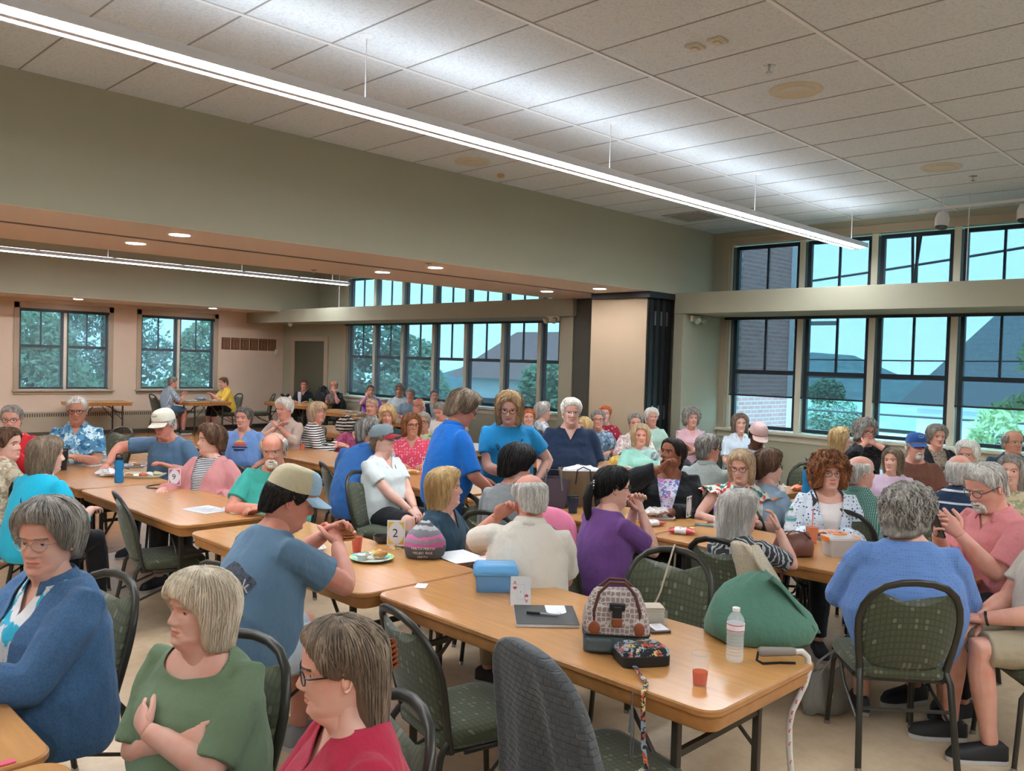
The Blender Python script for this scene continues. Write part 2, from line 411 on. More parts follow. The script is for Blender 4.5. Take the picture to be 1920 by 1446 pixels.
# ------------------------------------------------------------------ ceiling lights
m_tube = emit('light diffuser', (0.86, 0.93, 1.0), LAMP_DOWN); m_up = emit('uplight diffuser', (0.84, 0.93, 1.0), LAMP_UP)
m_hous = plain('fixture white enamel', (0.70, 0.70, 0.72), 0.35)
def linear_fixture(Y, z, xend, n, label, canopies, dz_c=ZC):
    t = thing('linear_pendant_light', label, 'ceiling light', (xend, Y, z))
    b = MB(); L = n * 1.235
    b.box((-L, -.105, .022), (0, .105, .06)); b.box((-L, -.118, .0), (0, -.105, .05)); b.box((-L, .105, .0), (0, .118, .05)); b.box((-L, -.024, -.012), (0, .024, .024))
    b.box((-.012, -.118, .0), (0, .118, .06)); b.build('housing', m_hous, t, smooth=False, bevel=.002)
    for k in range(n):
        x1 = -k * 1.235 - .035; x0 = -(k + 1) * 1.235 + .035
        dz = []
        for s in (-1, 1):
            y0, y1 = (.034, .086) if s > 0 else (-.086, -.034)
            d = MB(); d.prism(rrect(x0, y0, x1, y1, .025, 3), -.004, .02); d.build('diffuser', m_tube, t, smooth=False)
        u = MB(); u.box((x0, -.08, .061), (x1, .08, .066)); u.build('uplight_lens', m_up, t, smooth=False)
    for cx in canopies:
        c = MB(); c.tube([(cx - xend, 0, .06), (cx - xend, 0, dz_c - z)], .004, 6); c.lathe([(.001, dz_c - z - .016), (.03, dz_c - z - .014), (.055, dz_c - z - .001)], 16, (cx - xend, 0, 0))
        c.build('hanger', m_hous, t)
linear_fixture(4.54, 3.40, 10.68, 11, 'long white linear pendant light hung below the tiled ceiling', (3.17, 5.65, 8.07, 10.45, 0.7, -1.8))
linear_fixture(15.8, 3.41, 10.68, 9, 'long white linear pendant light hung in the far room behind the beam', (3.6, 5.65, 8.2, 10.3, 1.1))
linear_fixture(-1.0, 3.40, 10.68, 11, 'unseen long white linear pendant light, assumed over the near right side of the hall', (3.17, 5.65, 8.07, 10.45))  # assumed row out of view, added to even out the light
linear_fixture(11.6, 3.41, 5.5, 4, 'short white linear pendant light in the left part of the far room', (1.2, 4.9))

m_can = emit('can light lens', (1.0, 0.93, 0.97), CAN_POWER)
def downlight(x, y, z, label):
    t = thing('recessed_downlight', label, 'ceiling light', (x, y, z), 0, 'recessed downlights')
    b = MB(); b.lathe([(.085, -.001), (.088, -.006), (.105, -.006), (.112, 0)], 28, caps=False); b.build('trim_ring', m_white, t)
    b = MB(); b.lathe([(.001, -.004), (.086, -.004)], 28); b.build('lens', m_can, t)
for x, tx in ((-2.6, 'out of the way at the left end'), (0.33, 'at the left end of the beam'), (3.27, 'at the far left'), (6.2, 'in the middle'), (9.14, 'nearest the folding partition')):
    downlight(x, 7.45, ZS, 'round downlight, near row under the beam, %s' % tx)
    downlight(x, 8.43, ZS, 'round downlight, far row under the beam, %s' % tx)
for x, tx in ((6.08, 'the left one'), (8.96, 'the right one'), (3.2, 'the one beyond the left edge')):
    downlight(x, 18.6, 2.862, 'small round downlight above the back wall windows, %s' % tx)

# ceiling speakers, sprinklers, detectors, vent
m_ivory = plain('ivory plastic', (0.60, 0.54, 0.42), 0.5)
def ceiling_speaker(x, y, label):
    b = MB(); b.lathe([(.19, 0), (.185, -.012), (.17, -.014), (.16, -.006), (.13, -.006), (.12, -.016), (.10, -.016), (.09, -.008), (.001, -.008)], 36, (x, y, ZC)); tag(b.build('ceiling_speaker', m_ivory), label, 'speaker', 'ceiling speakers')
ceiling_speaker(5.82, 2.98, 'large round ivory ceiling speaker nearest the camera'); ceiling_speaker(8.87, 2.99, 'round ivory ceiling speaker near the spotlight track'); ceiling_speaker(5.86, 6.49, 'round ivory ceiling speaker between the long light and the beam')
def sprinkler(x, y, z, label):
    b = MB(); b.lathe([(.001, -.008), (.035, -.006), (.042, 0)], 16, (x, y, z)); b.tube([(x, y, z), (x, y, z - .045)], .008, 8); b.lathe([(.001, -.05), (.022, -.048), (.022, -.045), (.001, -.044)], 12, (x, y, z))
    tag(b.build('sprinkler_head', plain('chrome', (0.6, 0.6, 0.6), 0.2, 1.0)), label, 'sprinkler', 'sprinkler heads')
sprinkler(5.24, 2.88, ZC, 'chrome sprinkler head between the ceiling sensors and the large ceiling speaker'); sprinkler(9.46, 2.88, ZC, 'chrome sprinkler head near the spotlight track')
sprinkler(5.9, 7.2, ZS, 'sprinkler head under the beam next to the middle downlights'); sprinkler(10.0, 7.12, ZS, 'sprinkler head under the beam above the folding partition'); sprinkler(5.6, 9.0, ZS, 'sprinkler head at the far edge of the beam soffit')
for x, y, lb in ((4.63, 3.06, 'left one of two small square ivory ceiling sensors'), (4.63, 2.90, 'right one of two small square ivory ceiling sensors')):
    b = MB(); b.box((x - .055, y - .045, ZC - .018), (x + .055, y + .045, ZC)); b.box((x - .03, y - .02, ZC - .028), (x + .03, y + .02, ZC - .018)); tag(b.build('ceiling_sensor', m_ivory, smooth=False, bevel=.006), lb, 'sensor', 'ceiling sensors')
b = MB(); b.ellipsoid((6.47, 6.7, ZC - .015), (.045, .045, .025)); tag(b.build('ceiling_sensor', plain('tan plastic', (0.5, 0.32, 0.16), 0.5)), 'small tan sensor beside the ceiling speaker near the beam', 'sensor')
b = MB(); b.box((9.55, 6.15, ZC - .012), (10.15, 6.75, ZC), 0)
for k in range(6): b.box((9.62, 6.22 + k * .08, ZC - .02), (10.08, 6.25 + k * .08, ZC - .012), 1)
tag(b.build('ceiling_vent', [plain('vent grey', (0.33, 0.33, 0.32), 0.5), m_gap], smooth=False), 'square grey air vent in the ceiling near the far corner of the beam', 'vent')
# spotlight track
t = thing('track_light', 'white spotlight track with a round spotlight by the upper windows', 'spotlight', (10.2, 3.2, 3.70))
b = MB(); b.box((-.02, -4, 0), (.02, .45, .03)); b.build('track', m_white, t, smooth=False)
for y in (.2, -1.0, -2.4):
    b = MB(); b.tube([(0, y, .03), (0, y, ZC - 3.7)], .006, 6); b.build('stem', m_white, t)
for y in (0.2, -.62):
    b = MB(); b.tube([(0, y, 0), (0, y, -.05)], .012, 8); b.tube([(0, y, -.04), (-.01, y, -.10), (-.03, y, -.20)], [.055, .075, .07], 20); s = b.build('spotlight', m_white, t)
    b = MB(); b.tube([(-.031, y, -.201), (-.034, y, -.212)], [.066, .06], 20); b.build('lens', plain('spot lens', (0.03, 0.03, 0.035), 0.1), s)
# thin pendant cables over the shelves
b = MB(); b.tube([(10.3, 3.16, ZC), (10.3, 3.16, 2.9)], .005, 6); tag(b.build('support_rod', m_white), 'thin white rod hanging in front of the upper right windows', 'rod')
for u, nm in ((667, 'left'), ):
    b = MB(); b.tube([(10.35, 15.6, ZC), (10.35, 15.6, 2.9)], .006, 6); tag(b.build('support_rod', m_white), 'thin white rod in front of the far room upper windows', 'rod')

# emergency lights
def em_light(loc, rz, label):
    t = thing('emergency_light', label, 'emergency light', loc, rz)
    b = MB(); b.box((-.13, -.05, -.045), (.13, 0, .045)); b.build('body', m_ivory, t, smooth=False, bevel=.01)
    for s in (-1, 1):
        b = MB(); b.tube([(s * .09, -.05, .0), (s * .09, -.10, -.03), (s * .095, -.115, -.04)], [.035, .05, .05], 16); b.tube([(s * .095, -.115, -.04), (s * .0955, -.117, -.041)], [.042, .04], 16, 0)
        b.build('lamp_head', plain('lamp reflector', (0.75, 0.68, 0.5), 0.15, 0.6), t)
em_light((10.62, 6.865, 2.545), 0, 'two-headed emergency light under the right bulkhead by the partition')
em_light((10.325, 9.35, 2.56), -pi / 2, 'two-headed emergency light above the far room windows')
b = MB(); b.lathe([(.055, 0), (.06, -.03), (.045, -.045), (.04, -.075), (.001, -.09)], 18, (10.6, 18.0, 2.605)); tag(b.build('security_camera', m_white), 'small white dome camera under the bulkhead in the far corner', 'camera')
b = MB(); b.box((11.1, YB - .05, 1.83), (11.18, YB, 1.98)); tag(b.build('wall_sensor', m_white, smooth=False, bevel=.006), 'small white sensor box on the back wall near the corner', 'sensor')

# plaques on the back wall
pm = plain('walnut plaque', (0.13, 0.052, 0.022), 0.4); pp = plain('bronze plate', (0.30, 0.165, 0.085), 0.35, 0.3)
for k in range(6):
    t = thing('name_plaque', 'brown wooden plaque with engraved plates on the back wall, %s from the window' % ('first second third fourth fifth sixth'.split()[k]), 'plaque', (9.68 + k * .248, YB, 1.94), 0, 'row of wall plaques')
    b = MB(); b.box((0, -.022, 0), (.215, 0, .29)); b.build('board', pm, t, smooth=False, bevel=.004)
    b = MB(); b.box((.02, -.026, .235), (.195, -.022, .275)); b.build('title_plate', pp, t, smooth=False)
    for c in range(2):
        b = MB()
        for r_ in range(9): b.box((.025 + c * .09, -.025, .02 + r_ * .023), (.1 + c * .09, -.022, .036 + r_ * .023))
        b.build('name_plates', pp, t, smooth=False)

# baseboard heater along the back wall
t = thing('baseboard_heater', 'long beige baseboard radiator under the back wall windows', 'heater', (0, YB - .10, 0))
mh = plain('heater enamel', (0.44, 0.38, 0.28), 0.45); mhd = plain('heater slots', (0.10, 0.085, 0.06), 0.6)
b = MB(); b.box((XMIN + .2, 0, .08), (9.35, .10, .50)); b.build('cover', mh, t, smooth=False, bevel=.006)
b = MB()
for k in range(180):
    x = 1.0 + k * .046; b.box((x, -.004, .40), (x + .022, 0, .475))
b.build('grille', mhd, t, smooth=False)
b = MB(); b.box((XMIN + .2, .01, 0), (9.35, .10, .08)); b.build('toe_kick', mhd, t, smooth=False)

# ------------------------------------------------------------------ outdoors
def gnd_mat():
    m, n, l, b = new_mat('lawn and lot'); v = tex_coord(n, l); t = noise_tex(n, l, v, .3, 6)
    l.new(ramp(n, l, t.outputs[0], [(0.4, (0.28, 0.36, 0.30)), (0.6, (0.42, 0.46, 0.40))]), b.inputs['Base Color']); setp(b, rough=.9); return m
b = MB(); b.box((XW + .25, -60, -3.2), (160, 90, -3.0)); b.box((-60, YB + .25, -3.2), (XW + .25, 90, -3.0)); struct(b.build('ground_outside', gnd_mat(), smooth=False))
def brick_mat():
    m, n, l, b = new_mat('brick'); br = n.new('ShaderNodeTexBrick'); l.new(tex_coord(n, l, (1, 1, 1), (R(90), 0, 0)), br.inputs['Vector'])
    br.inputs['Scale'].default_value = 1; br.inputs['Brick Width'].default_value = .22; br.inputs['Row Height'].default_value = .075; br.inputs['Mortar Size'].default_value = .008
    br.inputs['Color1'].default_value = (0.42, 0.17, 0.16, 1); br.inputs['Color2'].default_value = (0.48, 0.21, 0.20, 1); br.inputs['Mortar'].default_value = (0.45, 0.38, 0.36, 1)
    l.new(br.outputs['Color'], b.inputs['Base Color']); setp(b, rough=.9); return m
t = thing('brick_building_wing', 'red brick wing with a white downspout outside the right windows', 'building', (13.2, 7.6, -3))
b = MB(); b.box((0, 0, 0), (2.4, 1.2, 8.5)); b.build('wall', brick_mat(), t, smooth=False)
b = MB(); b.box((1.75, -.12, 0), (1.98, 0, 8.0)); b.build('downspout', plain('white downspout', (0.8, 0.82, 0.85), .4), t, smooth=False)
def siding_mat(name, c, s):
    m, n, l, b = new_mat(name); v = tex_coord(n, l, (0, 0, s)); w_ = n.new('ShaderNodeTexWave'); w_.wave_type = 'BANDS'; w_.bands_direction = 'Z'; w_.wave_profile = 'SAW'; w_.inputs['Scale'].default_value = 1
    l.new(v, w_.inputs['Vector']); l.new(ramp(n, l, w_.outputs[0], [(0, shade(c, .75)), (0.2, c)]), b.inputs['Base Color']); setp(b, rough=.8); return m
t = thing('neighbouring_house', 'grey house with a steep dark shingle roof outside the right windows', 'house', (27.0, 1.9, -3))
b = MB(); b.box((0, 0, 0), (9, 7.6, 3.9)); b.build('wall', siding_mat('pale siding', (0.62, 0.66, 0.70), 3.0), t, smooth=False)
b = MB(); b.rings([[(-.5, -.6, 3.8), (9.5, -.6, 3.8), (9.5, 8.1, 3.8), (-.5, 8.1, 3.8)], [(-.5, 3.0, 7.4), (9.5, 3.0, 7.4), (9.5, 4.6, 7.4), (-.5, 4.6, 7.4)]]); b.build('roof', siding_mat('shingles', (0.30, 0.33, 0.38), 2.2), t, smooth=False)
for k in range(2):
    b = MB(); b.box((-.05, 1.3 + k * 3.2, 1.8), (0, 2.4 + k * 3.2, 3.2)); b.build('window', m_frame, t, smooth=False)
t = thing('distant_house', 'low pale house among trees beyond the far room windows', 'house', (26.0, 20.0, -3))
b = MB(); b.box((0, 0, 0), (8, 9, 4.2)); b.build('wall', siding_mat('white siding', (0.66, 0.70, 0.74), 3.5), t, smooth=False)
b = MB(); b.rings([[(-.5, -.5, 4.1), (8.5, -.5, 4.1), (8.5, 9.5, 4.1), (-.5, 9.5, 4.1)], [(3.9, -.5, 6.3), (4.1, -.5, 6.3), (4.1, 9.5, 6.3), (3.9, 9.5, 6.3)]]); b.build('roof', plain('red brown roof', (0.30, 0.16, 0.15), .8), t, smooth=False)
for k in range(3):
    b = MB(); b.box((-.05, 1.2 + k * 2.8, 1.6), (0, 2.3 + k * 2.8, 3.2)); b.build('window', m_frame, t, smooth=False)
# hills
b = MB(); rows = []
for i in range(6):
    rows.append([(70 + i * 8, -60 + j * 5, -3 + max(0, (5.5 - abs(i - 3) * 1.7)) * (0.8 + 0.35 * sin(j * .7) + .2 * sin(j * 1.9))) for j in range(34)])
b.grid(rows); struct(b.build('ground_hills', plain('wooded hill', (0.13, 0.22, 0.24), .95, mottled=.3, mscale=1)))
# power lines and pole
def wire(p, q, sag, label, r=.02):
    b = MB(); P = Vector(p); Q = Vector(q); b.tube([P.lerp(Q, k / 16) - Vector((0, 0, sag * 4 * (k / 16) * (1 - k / 16))) for k in range(17)], r, 5)
    tag(b.build('power_line', plain('black wire', (0.03, 0.03, 0.035), .6)), label, 'cable', 'overhead wires')
wire((24, 16, 4.1), (23, -6, 6.6), .25, 'thick upper overhead wire crossing the upper right windows', .035)
wire((24, 16, 3.3), (18, -6, 5.0), .3, 'thin overhead wire below the thick one in the upper right windows')
wire((24, 18, 2.2), (20, -8, 2.6), .2, 'highest overhead wire seen in the lower right windows'); wire((24, 18, 1.7), (20, -8, 2.3), .25, 'second overhead wire seen in the lower right windows')
wire((24, 18, .75), (20, -8, 1.0), .1, 'lowest overhead wire seen in the lower right windows', .03)
t = thing('utility_pole', 'utility pole with a transformer seen through the second right window', 'pole', (30.0, 14.6, -3))
b = MB(); b.tube([(0, 0, 0), (0, 0, 7.2)], .16, 10); b.build('post', plain('weathered pole', (0.2, 0.19, 0.18), .9), t)
b = MB(); b.tube([(0, .5, 4.6), (0, .5, 5.6)], .3, 12); b.build('transformer', plain('transformer grey', (0.25, 0.28, 0.32), .5), t)
b = MB(); b.box((-.06, -1.2, 6.5), (.06, 1.2, 6.65)); b.build('crossarm', plain('weathered pole', (0.2, 0.19, 0.18), .9), t)

rng = random.Random(5)
def leafy(cx, cy, z0, blobs, n, size, rnd):
    b = MB()
    for k in range(n):
        bx = rnd.choice(blobs); th = rnd.uniform(0, 2 * pi); ph = math.acos(rnd.uniform(-1, 1)); rr = rnd.uniform(.55, 1) ** .5
        c = Vector((bx[0] + bx[3] * rr * sin(ph) * cos(th), bx[1] + bx[3] * rr * sin(ph) * sin(th), bx[2] + bx[3] * .8 * rr * cos(ph)))
        a = Vector((rnd.gauss(0, 1), rnd.gauss(0, 1), rnd.gauss(0, 1))).normalized(); d = a.orthogonal().normalized(); s = size * rnd.uniform(.6, 1.3)
        b.add([c - a * s, c + d * s * .45, c + a * s, c - d * s * .45], [(0, 1, 2, 3)], 0)
    return b
def tree(x, y, h, blobs, n, size, label, green):
    t = thing('tree', label, 'tree', (x, y, -3))
    b = MB(); b.tube([(0, 0, 0), (.1, .1, h * .5), (0, .2, h * .8)], [.22, .17, .08], 8)
    for bl in blobs: b.tube([(.05, .1, h * .45), (bl[0] * .6, bl[1] * .6, bl[2] - .3), (bl[0], bl[1], bl[2])], [.09, .05, .02], 6)
    b.build('trunk', plain('bark', (0.10, 0.08, 0.065), .9), t)
    leafy(x, y, 0, blobs, n, size, rng).build('foliage', plain('leaves %d' % green, [(0.22, 0.36, 0.22), (0.30, 0.42, 0.18), (0.16, 0.28, 0.20)][green], .7), t, smooth=False)
tree(18.0, 3.9, 6, [(0, -.6, 5.2, 1.2), (.2, .3, 3.6, 1.2), (-.2, -.8, 3.0, 1.2), (0, -.9, 7.0, 1.0), (0, 1.1, 2.3, .8)], 9000, .11, 'leafy tree close outside the rightmost windows', 1)
tree(17.5, 7.6, 3, [(0, 0, 1.9, .8), (.3, -1, 1.6, .8), (0, 1.0, 1.7, .8)], 4000, .09, 'low bush below the middle right windows', 1)
for x, y, s, g_, lb in ((20, 25, .7, 0, 'tree outside the middle of the far room window band'), (15.5, 21, .75, 2, 'dark tree outside the left of the far room window band'), (17.5, 15.5, .6, 0, 'tree outside the right end of the far room window band'), (38, 17, .55, 2, 'distant tree behind the utility pole')):
    tree(x, y, 7 * s, [(0, 0, 5.2 * s, 2 * s), (1 * s, -1.6 * s, 4.2 * s, 1.6 * s), (-1 * s, 1.6 * s, 4.4 * s, 1.7 * s), (0, .4, 7 * s, 1.5 * s)], 8000, .11, lb, g_)
for x, y, s, g_, lb in ((6.9, 24.5, .75, 0, 'tree behind the left back wall window'), (12.6, 25.5, .75, 0, 'tree behind the right back wall window'), (11.2, 31.5, 1.0, 2, 'darker tree between the two back wall windows'), (.8, 25, .8, 2, 'tree beyond the left edge of the back wall')):
    tree(x, y, 7 * s, [(0, 0, 5.0 * s, 2.2 * s), (1.6 * s, 0, 3.9 * s, 1.8 * s), (-1.6 * s, 0.3, 4.0 * s, 1.8 * s), (0, .4, 6.6 * s, 1.6 * s)], 9000, .11, lb, g_)
# ================================================================== furniture
def chair_fabric():
    m, n, l, b = new_mat('olive dotted chair fabric'); v = tex_coord(n, l, (42, 42, 42))
    sep = n.new('ShaderNodeSeparateXYZ'); l.new(v, sep.inputs[0])
    def mth(op, a, b_=None, c=None):
        k = n.new('ShaderNodeMath'); k.operation = op
        for i, q in enumerate((a, b_, c)):
            if q is None: continue
            if isinstance(q, (int, float)): k.inputs[i].default_value = q
            else: l.new(q, k.inputs[i])
        return k.outputs[0]
    # pattern in the (y, x+z) plane so that it reads on seat and back alike
    s2 = mth('ADD', sep.outputs['X'], sep.outputs['Z'])
    fy = mth('FRACT', sep.outputs['Y']); fs = mth('FRACT', s2)
    dy = mth('ABSOLUTE', mth('SUBTRACT', fy, .5)); ds = mth('ABSOLUTE', mth('SUBTRACT', fs, .5))
    sq = mth('LESS_THAN', mth('MAXIMUM', dy, ds), .36)
    cell = n.new('ShaderNodeCombineXYZ'); l.new(mth('FLOOR', sep.outputs['Y']), cell.inputs[0]); l.new(mth('FLOOR', s2), cell.inputs[1])
    wnz = n.new('ShaderNodeTexWhiteNoise'); wnz.noise_dimensions = '2D'; l.new(cell.outputs[0], wnz.inputs['Vector'])
    r2 = mth('ADD', mth('MULTIPLY', dy, dy), mth('MULTIPLY', ds, ds))
    dot = mth('MULTIPLY', mth('LESS_THAN', r2, .14), mth('GREATER_THAN', wnz.outputs['Value'], .86))
    mx = n.new('ShaderNodeMixRGB'); mx.inputs[1].default_value = (0.058, 0.064, 0.036, 1); mx.inputs[2].default_value = (0.080, 0.087, 0.050, 1); l.new(sq, mx.inputs[0])
    mx2 = n.new('ShaderNodeMixRGB'); mx2.inputs[2].default_value = (0.155, 0.155, 0.10, 1); l.new(mx.outputs[0], mx2.inputs[1]); l.new(dot, mx2.inputs[0])
    l.new(mx2.outputs[0], b.inputs['Base Color']); setp(b, rough=.85, spec=.2, sheen=.2); return m
m_fab = chair_fabric()
m_cf = plain('bronze grey chair frame', (0.045, 0.043, 0.035), 0.35, 0.4)
m_glide = plain('steel glide', (0.5, 0.5, 0.5), 0.25, 1.0)

def bx_(z): return -.205 - (z - .44) * .24 - max(0, z - .75) * .1
def make_chair(name, label):
    t = thing(name, label, 'chair')
    # seat cushion
    b = MB(); rg = []
    for z, g, cr in ((.405, -.03, .07), (.412, -.008, .075), (.43, 0, .08), (.452, 0, .08), (.468, -.012, .075), (.478, -.045, .06), (.482, -.10, .04)):
        rg.append([(x * (1 if x < 0 else 1), y * (1 - .06 * (x < -.1)), z) for x, y in rrect(-.215 - g, -.225 - g, .225 + g, .225 + g, cr, 5)])
    b.rings(rg, 0); b.build('seat', m_fab, t, angle=60)
    # back pad
    b = MB(); rg = []; N = 28
    for z, w, th in ((.465, .11, .008), (.475, .155, .018), (.51, .188, .026), (.58, .206, .030), (.66, .213, .032), (.72, .213, .031), (.77, .203, .028), (.81, .186, .024), (.845, .158, .016)):
        ring = []
        for q in range(N):
            a = 2 * pi * q / N; cy = cos(a); sx = sin(a)
            y = w * (abs(cy) ** .75) * (1 if cy > 0 else -1); zz = z
            if z > .70: zz = z - (.062 * (1 - min(1, (abs(y) / w)) ** 2)) * ((z - .70) / .145)
            ring.append((bx_(zz) + .028 * (y / .2) ** 2 + th * (abs(sx) ** .8) * (1 if sx > 0 else -1), y, zz))
        rg.append(ring)
    b.rings(rg); b.build('backrest', m_fab, t, angle=70)
    # back hoop
    b = MB(); P = [(.225 * 0 + .195, .40), (.198, .46), (.212, .55), (.224, .64), (.226, .70), (.214, .77), (.184, .83), (.135, .872), (.07, .893), (0, .899)]
    path = [(bx_(z) + .02 * (y / .2) ** 2, y, z) for y, z in P]; path += [(x, -y, z) for x, y, z in reversed(path[:-1])]
    b.tube(path, [(.013, .018)] * len(path), 10, up=(1, 0, 0)); b.build('back_hoop', m_cf, t, angle=70)
    for s in (-1, 1):
        b = MB(); b.tube([(bx_(.44) + .018, s * .195, .45), (-.225, s * .205, .40), (-.262, s * .213, .2), (-.30, s * .222, .015)], [(.013, .016)] * 4, 8, up=(1, 0, 0)); lg = b.build('leg', m_cf, t, angle=70)
        b = MB(); b.tube([(-.30, s * .222, .02), (-.302, s * .2225, 0)], [.014, .017], 10); b.build('foot_glide', m_glide, lg)
        b = MB(); b.tube([(-.12, s * .2, .395), (.12, s * .198, .395), (.185, s * .198, .385), (.215, s * .20, .34), (.225, s * .205, .2), (.24, s * .212, .015)], .0125, 8); lg = b.build('leg', m_cf, t, angle=70)
        b = MB(); b.tube([(.24, s * .212, .02), (.242, s * .2125, 0)], [.014, .017], 10); b.build('foot_glide', m_glide, lg)
        b = MB(); b.tube([(-.262, s * .213, .2), (.0, s * .205, .30), (.10, s * .2, .385)], .008, 6); b.build('side_brace', m_cf, t)
    b = MB(); b.tube([(-.245, -.205, .28), (-.245, .205, .28)], .009, 6); b.build('stretcher', m_cf, t)
    b = MB(); b.box((-.19, -.19, .392), (.19, .19, .405)); b.build('seat_pan', m_cf, t, smooth=False)
    return t
_chair0 = [None]
def chair_at(u, v, deg, label, z=.9):
    x, y = at(u, v, z); return chair(x + .33 * cos(R(deg)), y + .33 * sin(R(deg)), deg, label)
def chair(x, y, deg, label):
    if _chair0[0] is None:
        c = make_chair('banquet_chair', label); c.location = (x, y, 0); c.rotation_euler = (0, 0, R(deg)); c['group'] = 'olive banquet chairs'; _chair0[0] = c; return c
    return dup(_chair0[0], (x, y, 0), R(deg), label)

def wood_mat():
    m, n, l, b = new_mat('honey laminate'); v = tex_coord(n, l, (14, 1.2, 14)); t = noise_tex(n, l, v, 2.5, 5, .55)
    l.new(ramp(n, l, t.outputs[0], [(0.3, (0.50, 0.235, 0.075)), (0.7, (0.575, 0.285, 0.098))]), b.inputs['Base Color']); setp(b, rough=.24, spec=.5); return m
m_wood = wood_mat(); m_edge = plain('oak edge', (0.42, 0.19, 0.058), 0.35, mottled=.12, mscale=20)
m_tleg = plain('table leg brown', (0.055, 0.046, 0.036), 0.45, 0.3)
TZ = .74
def make_table(name, label, L=1.829, W=.762):
    """origin at centre on the floor, long axis along y"""
    t = thing(name, label, 'table'); hl, hw = L / 2, W / 2
    b = MB(); out = rrect(-hw, -hl, hw, hl, .075, 6)
    def ins(d): return rrect(-hw + d, -hl + d, hw - d, hl - d, .075 - min(d, .05), 6)
    b.rings([[(x, y, TZ - .024) for x, y in ins(.003)], [(x, y, TZ - .02) for x, y in out], [(x, y, TZ - .005) for x, y in out], [(x, y, TZ) for x, y in ins(.006)]], 1, caps=False)
    o = len(b.v); tp = ins(.006); b.v += [(x, y, TZ) for x, y in tp]; b.f.append(tuple(range(o, o + len(tp)))); b.m.append(0)
    tp = ins(.003); o = len(b.v); b.v += [(x, y, TZ - .024) for x, y in tp]; b.f.append(tuple(range(o, o + len(tp)))[::-1]); b.m.append(1)
    b.build('tabletop', [m_wood, m_edge], t, angle=35)
    b = MB(); r1 = ins(.014); r2 = ins(.03)
    b.rings([[(x, y, TZ - .024) for x, y in r1], [(x, y, TZ - .068) for x, y in r1], [(x, y, TZ - .078) for x, y in ins(.02)], [(x, y, TZ - .078) for x, y in r2], [(x, y, TZ - .024) for x, y in r2]], 0, caps=False)
    b.build('apron', m_edge, t, angle=35)
    for e in (-1, 1):
        ye = e * (hl - .20)
        for s in (-1, 1):
            b = MB(); x = s * (hw - .10); b.box((x - .014, ye - .014, 0.01), (x + .014, ye + .014, TZ - .026)); lg = b.build('leg', m_tleg, t, smooth=False, bevel=.003)
            b = MB(); b.tube([(x, ye, 0), (x, ye, .02)], .018, 10); b.build('foot_cap', m_black, lg)
        b = MB(); b.box((-hw + .10, ye - .010, .50), (hw - .10, ye + .010, .525)); b.build('crossbar', m_tleg, t, smooth=False)
        b = MB(); b.tube([(0, ye, .51), (0, ye - e * .12, .60), (0, ye - e * .42, TZ - .03)], .010, 6); b.build('folding_brace', m_tleg, t)
        for s in (-1, 1):
            b = MB(); x = s * (hw - .10); b.tube([(x, ye, .36), (x * .9, ye - e * .15, .52), (x * .9, ye - e * .30, TZ - .03)], .009, 6); b.build('side_brace', m_tleg, t)
    return t
_tab = {}
def table(x, y, deg, label, L=1.829, W=.762):
    k = (L, W)
    if k not in _tab:
        o = make_table('folding_table', label, L, W); o.location = (x, y, 0); o.rotation_euler = (0, 0, R(deg)); o['group'] = 'honey brown folding tables'; _tab[k] = o; return o
    return dup(_tab[k], (x, y, 0), R(deg), label)

# row next to the camera, then rows further away
table(.395, 1.55, 0, 'bare honey brown table cut off at the bottom left corner')
table(.395, 3.40 + .0, 0, 'honey brown table beyond the left edge beside the woman in blue fleece')
table(2.765, 2.335, 0, 'honey brown folding table in front with the ace of hearts card and green bag')
table(2.70, 4.175, 0, 'honey brown folding table with the number 2 card and paper plate')
table(2.735, 6.20, 0, 'honey brown folding table with papers and the number 9 card')
table(2.735, 8.05, 0, 'honey brown folding table at the far left with blue bottle and food trays')
table(4.975, 2.335, 0, 'honey brown table with the clear container and brown purse')
table(4.98, 4.175, 0, 'honey brown table with shopping bags in the middle of the hall')
table(5.0, 6.10, 0, 'honey brown table with the number 8 card behind the white shirted woman')
table(5.20, 8.15, 0, 'empty honey brown table behind the man in the teal shirt')
table(7.15, 2.5, 0, 'honey brown table with the number 4 card and tall blue bottle')
table(7.25, 4.5, 0, 'honey brown table with chip bags behind the woman in the black cardigan')
table(7.35, 6.5, 0, 'honey brown table behind the standing man in navy')
table(7.4, 8.6, 0, 'honey brown table behind the coral shirted woman')
table(7.3, 10.8, 0, 'honey brown table with small items in front of the far window band')
table(9.5, 3.3, 0, 'honey brown table with green spray bottle near the right windows')
table(9.4, 12.2, 0, 'small table under the far windows beside the boy in the grey vest')
table(10.42, 17.3, 0, 'honey brown table with backpack by the far door')
table(9.8, 14.4, 0, 'honey brown table behind the woman in the purple shirt')
table(8.78, 18.60, 90, 'honey brown table at the back wall with the seated couple', 1.05)
table(6.62, 19.0, 90, 'empty folding table against the back wall under the left window', 1.25)
# ================================================================== people
def hx(s):
    s = s.lstrip('#'); c = [int(s[i:i + 2], 16) / 255 for i in (0, 2, 4)]
    return tuple((x / 12.92 if x <= .04045 else ((x + .055) / 1.055) ** 2.4) for x in c)

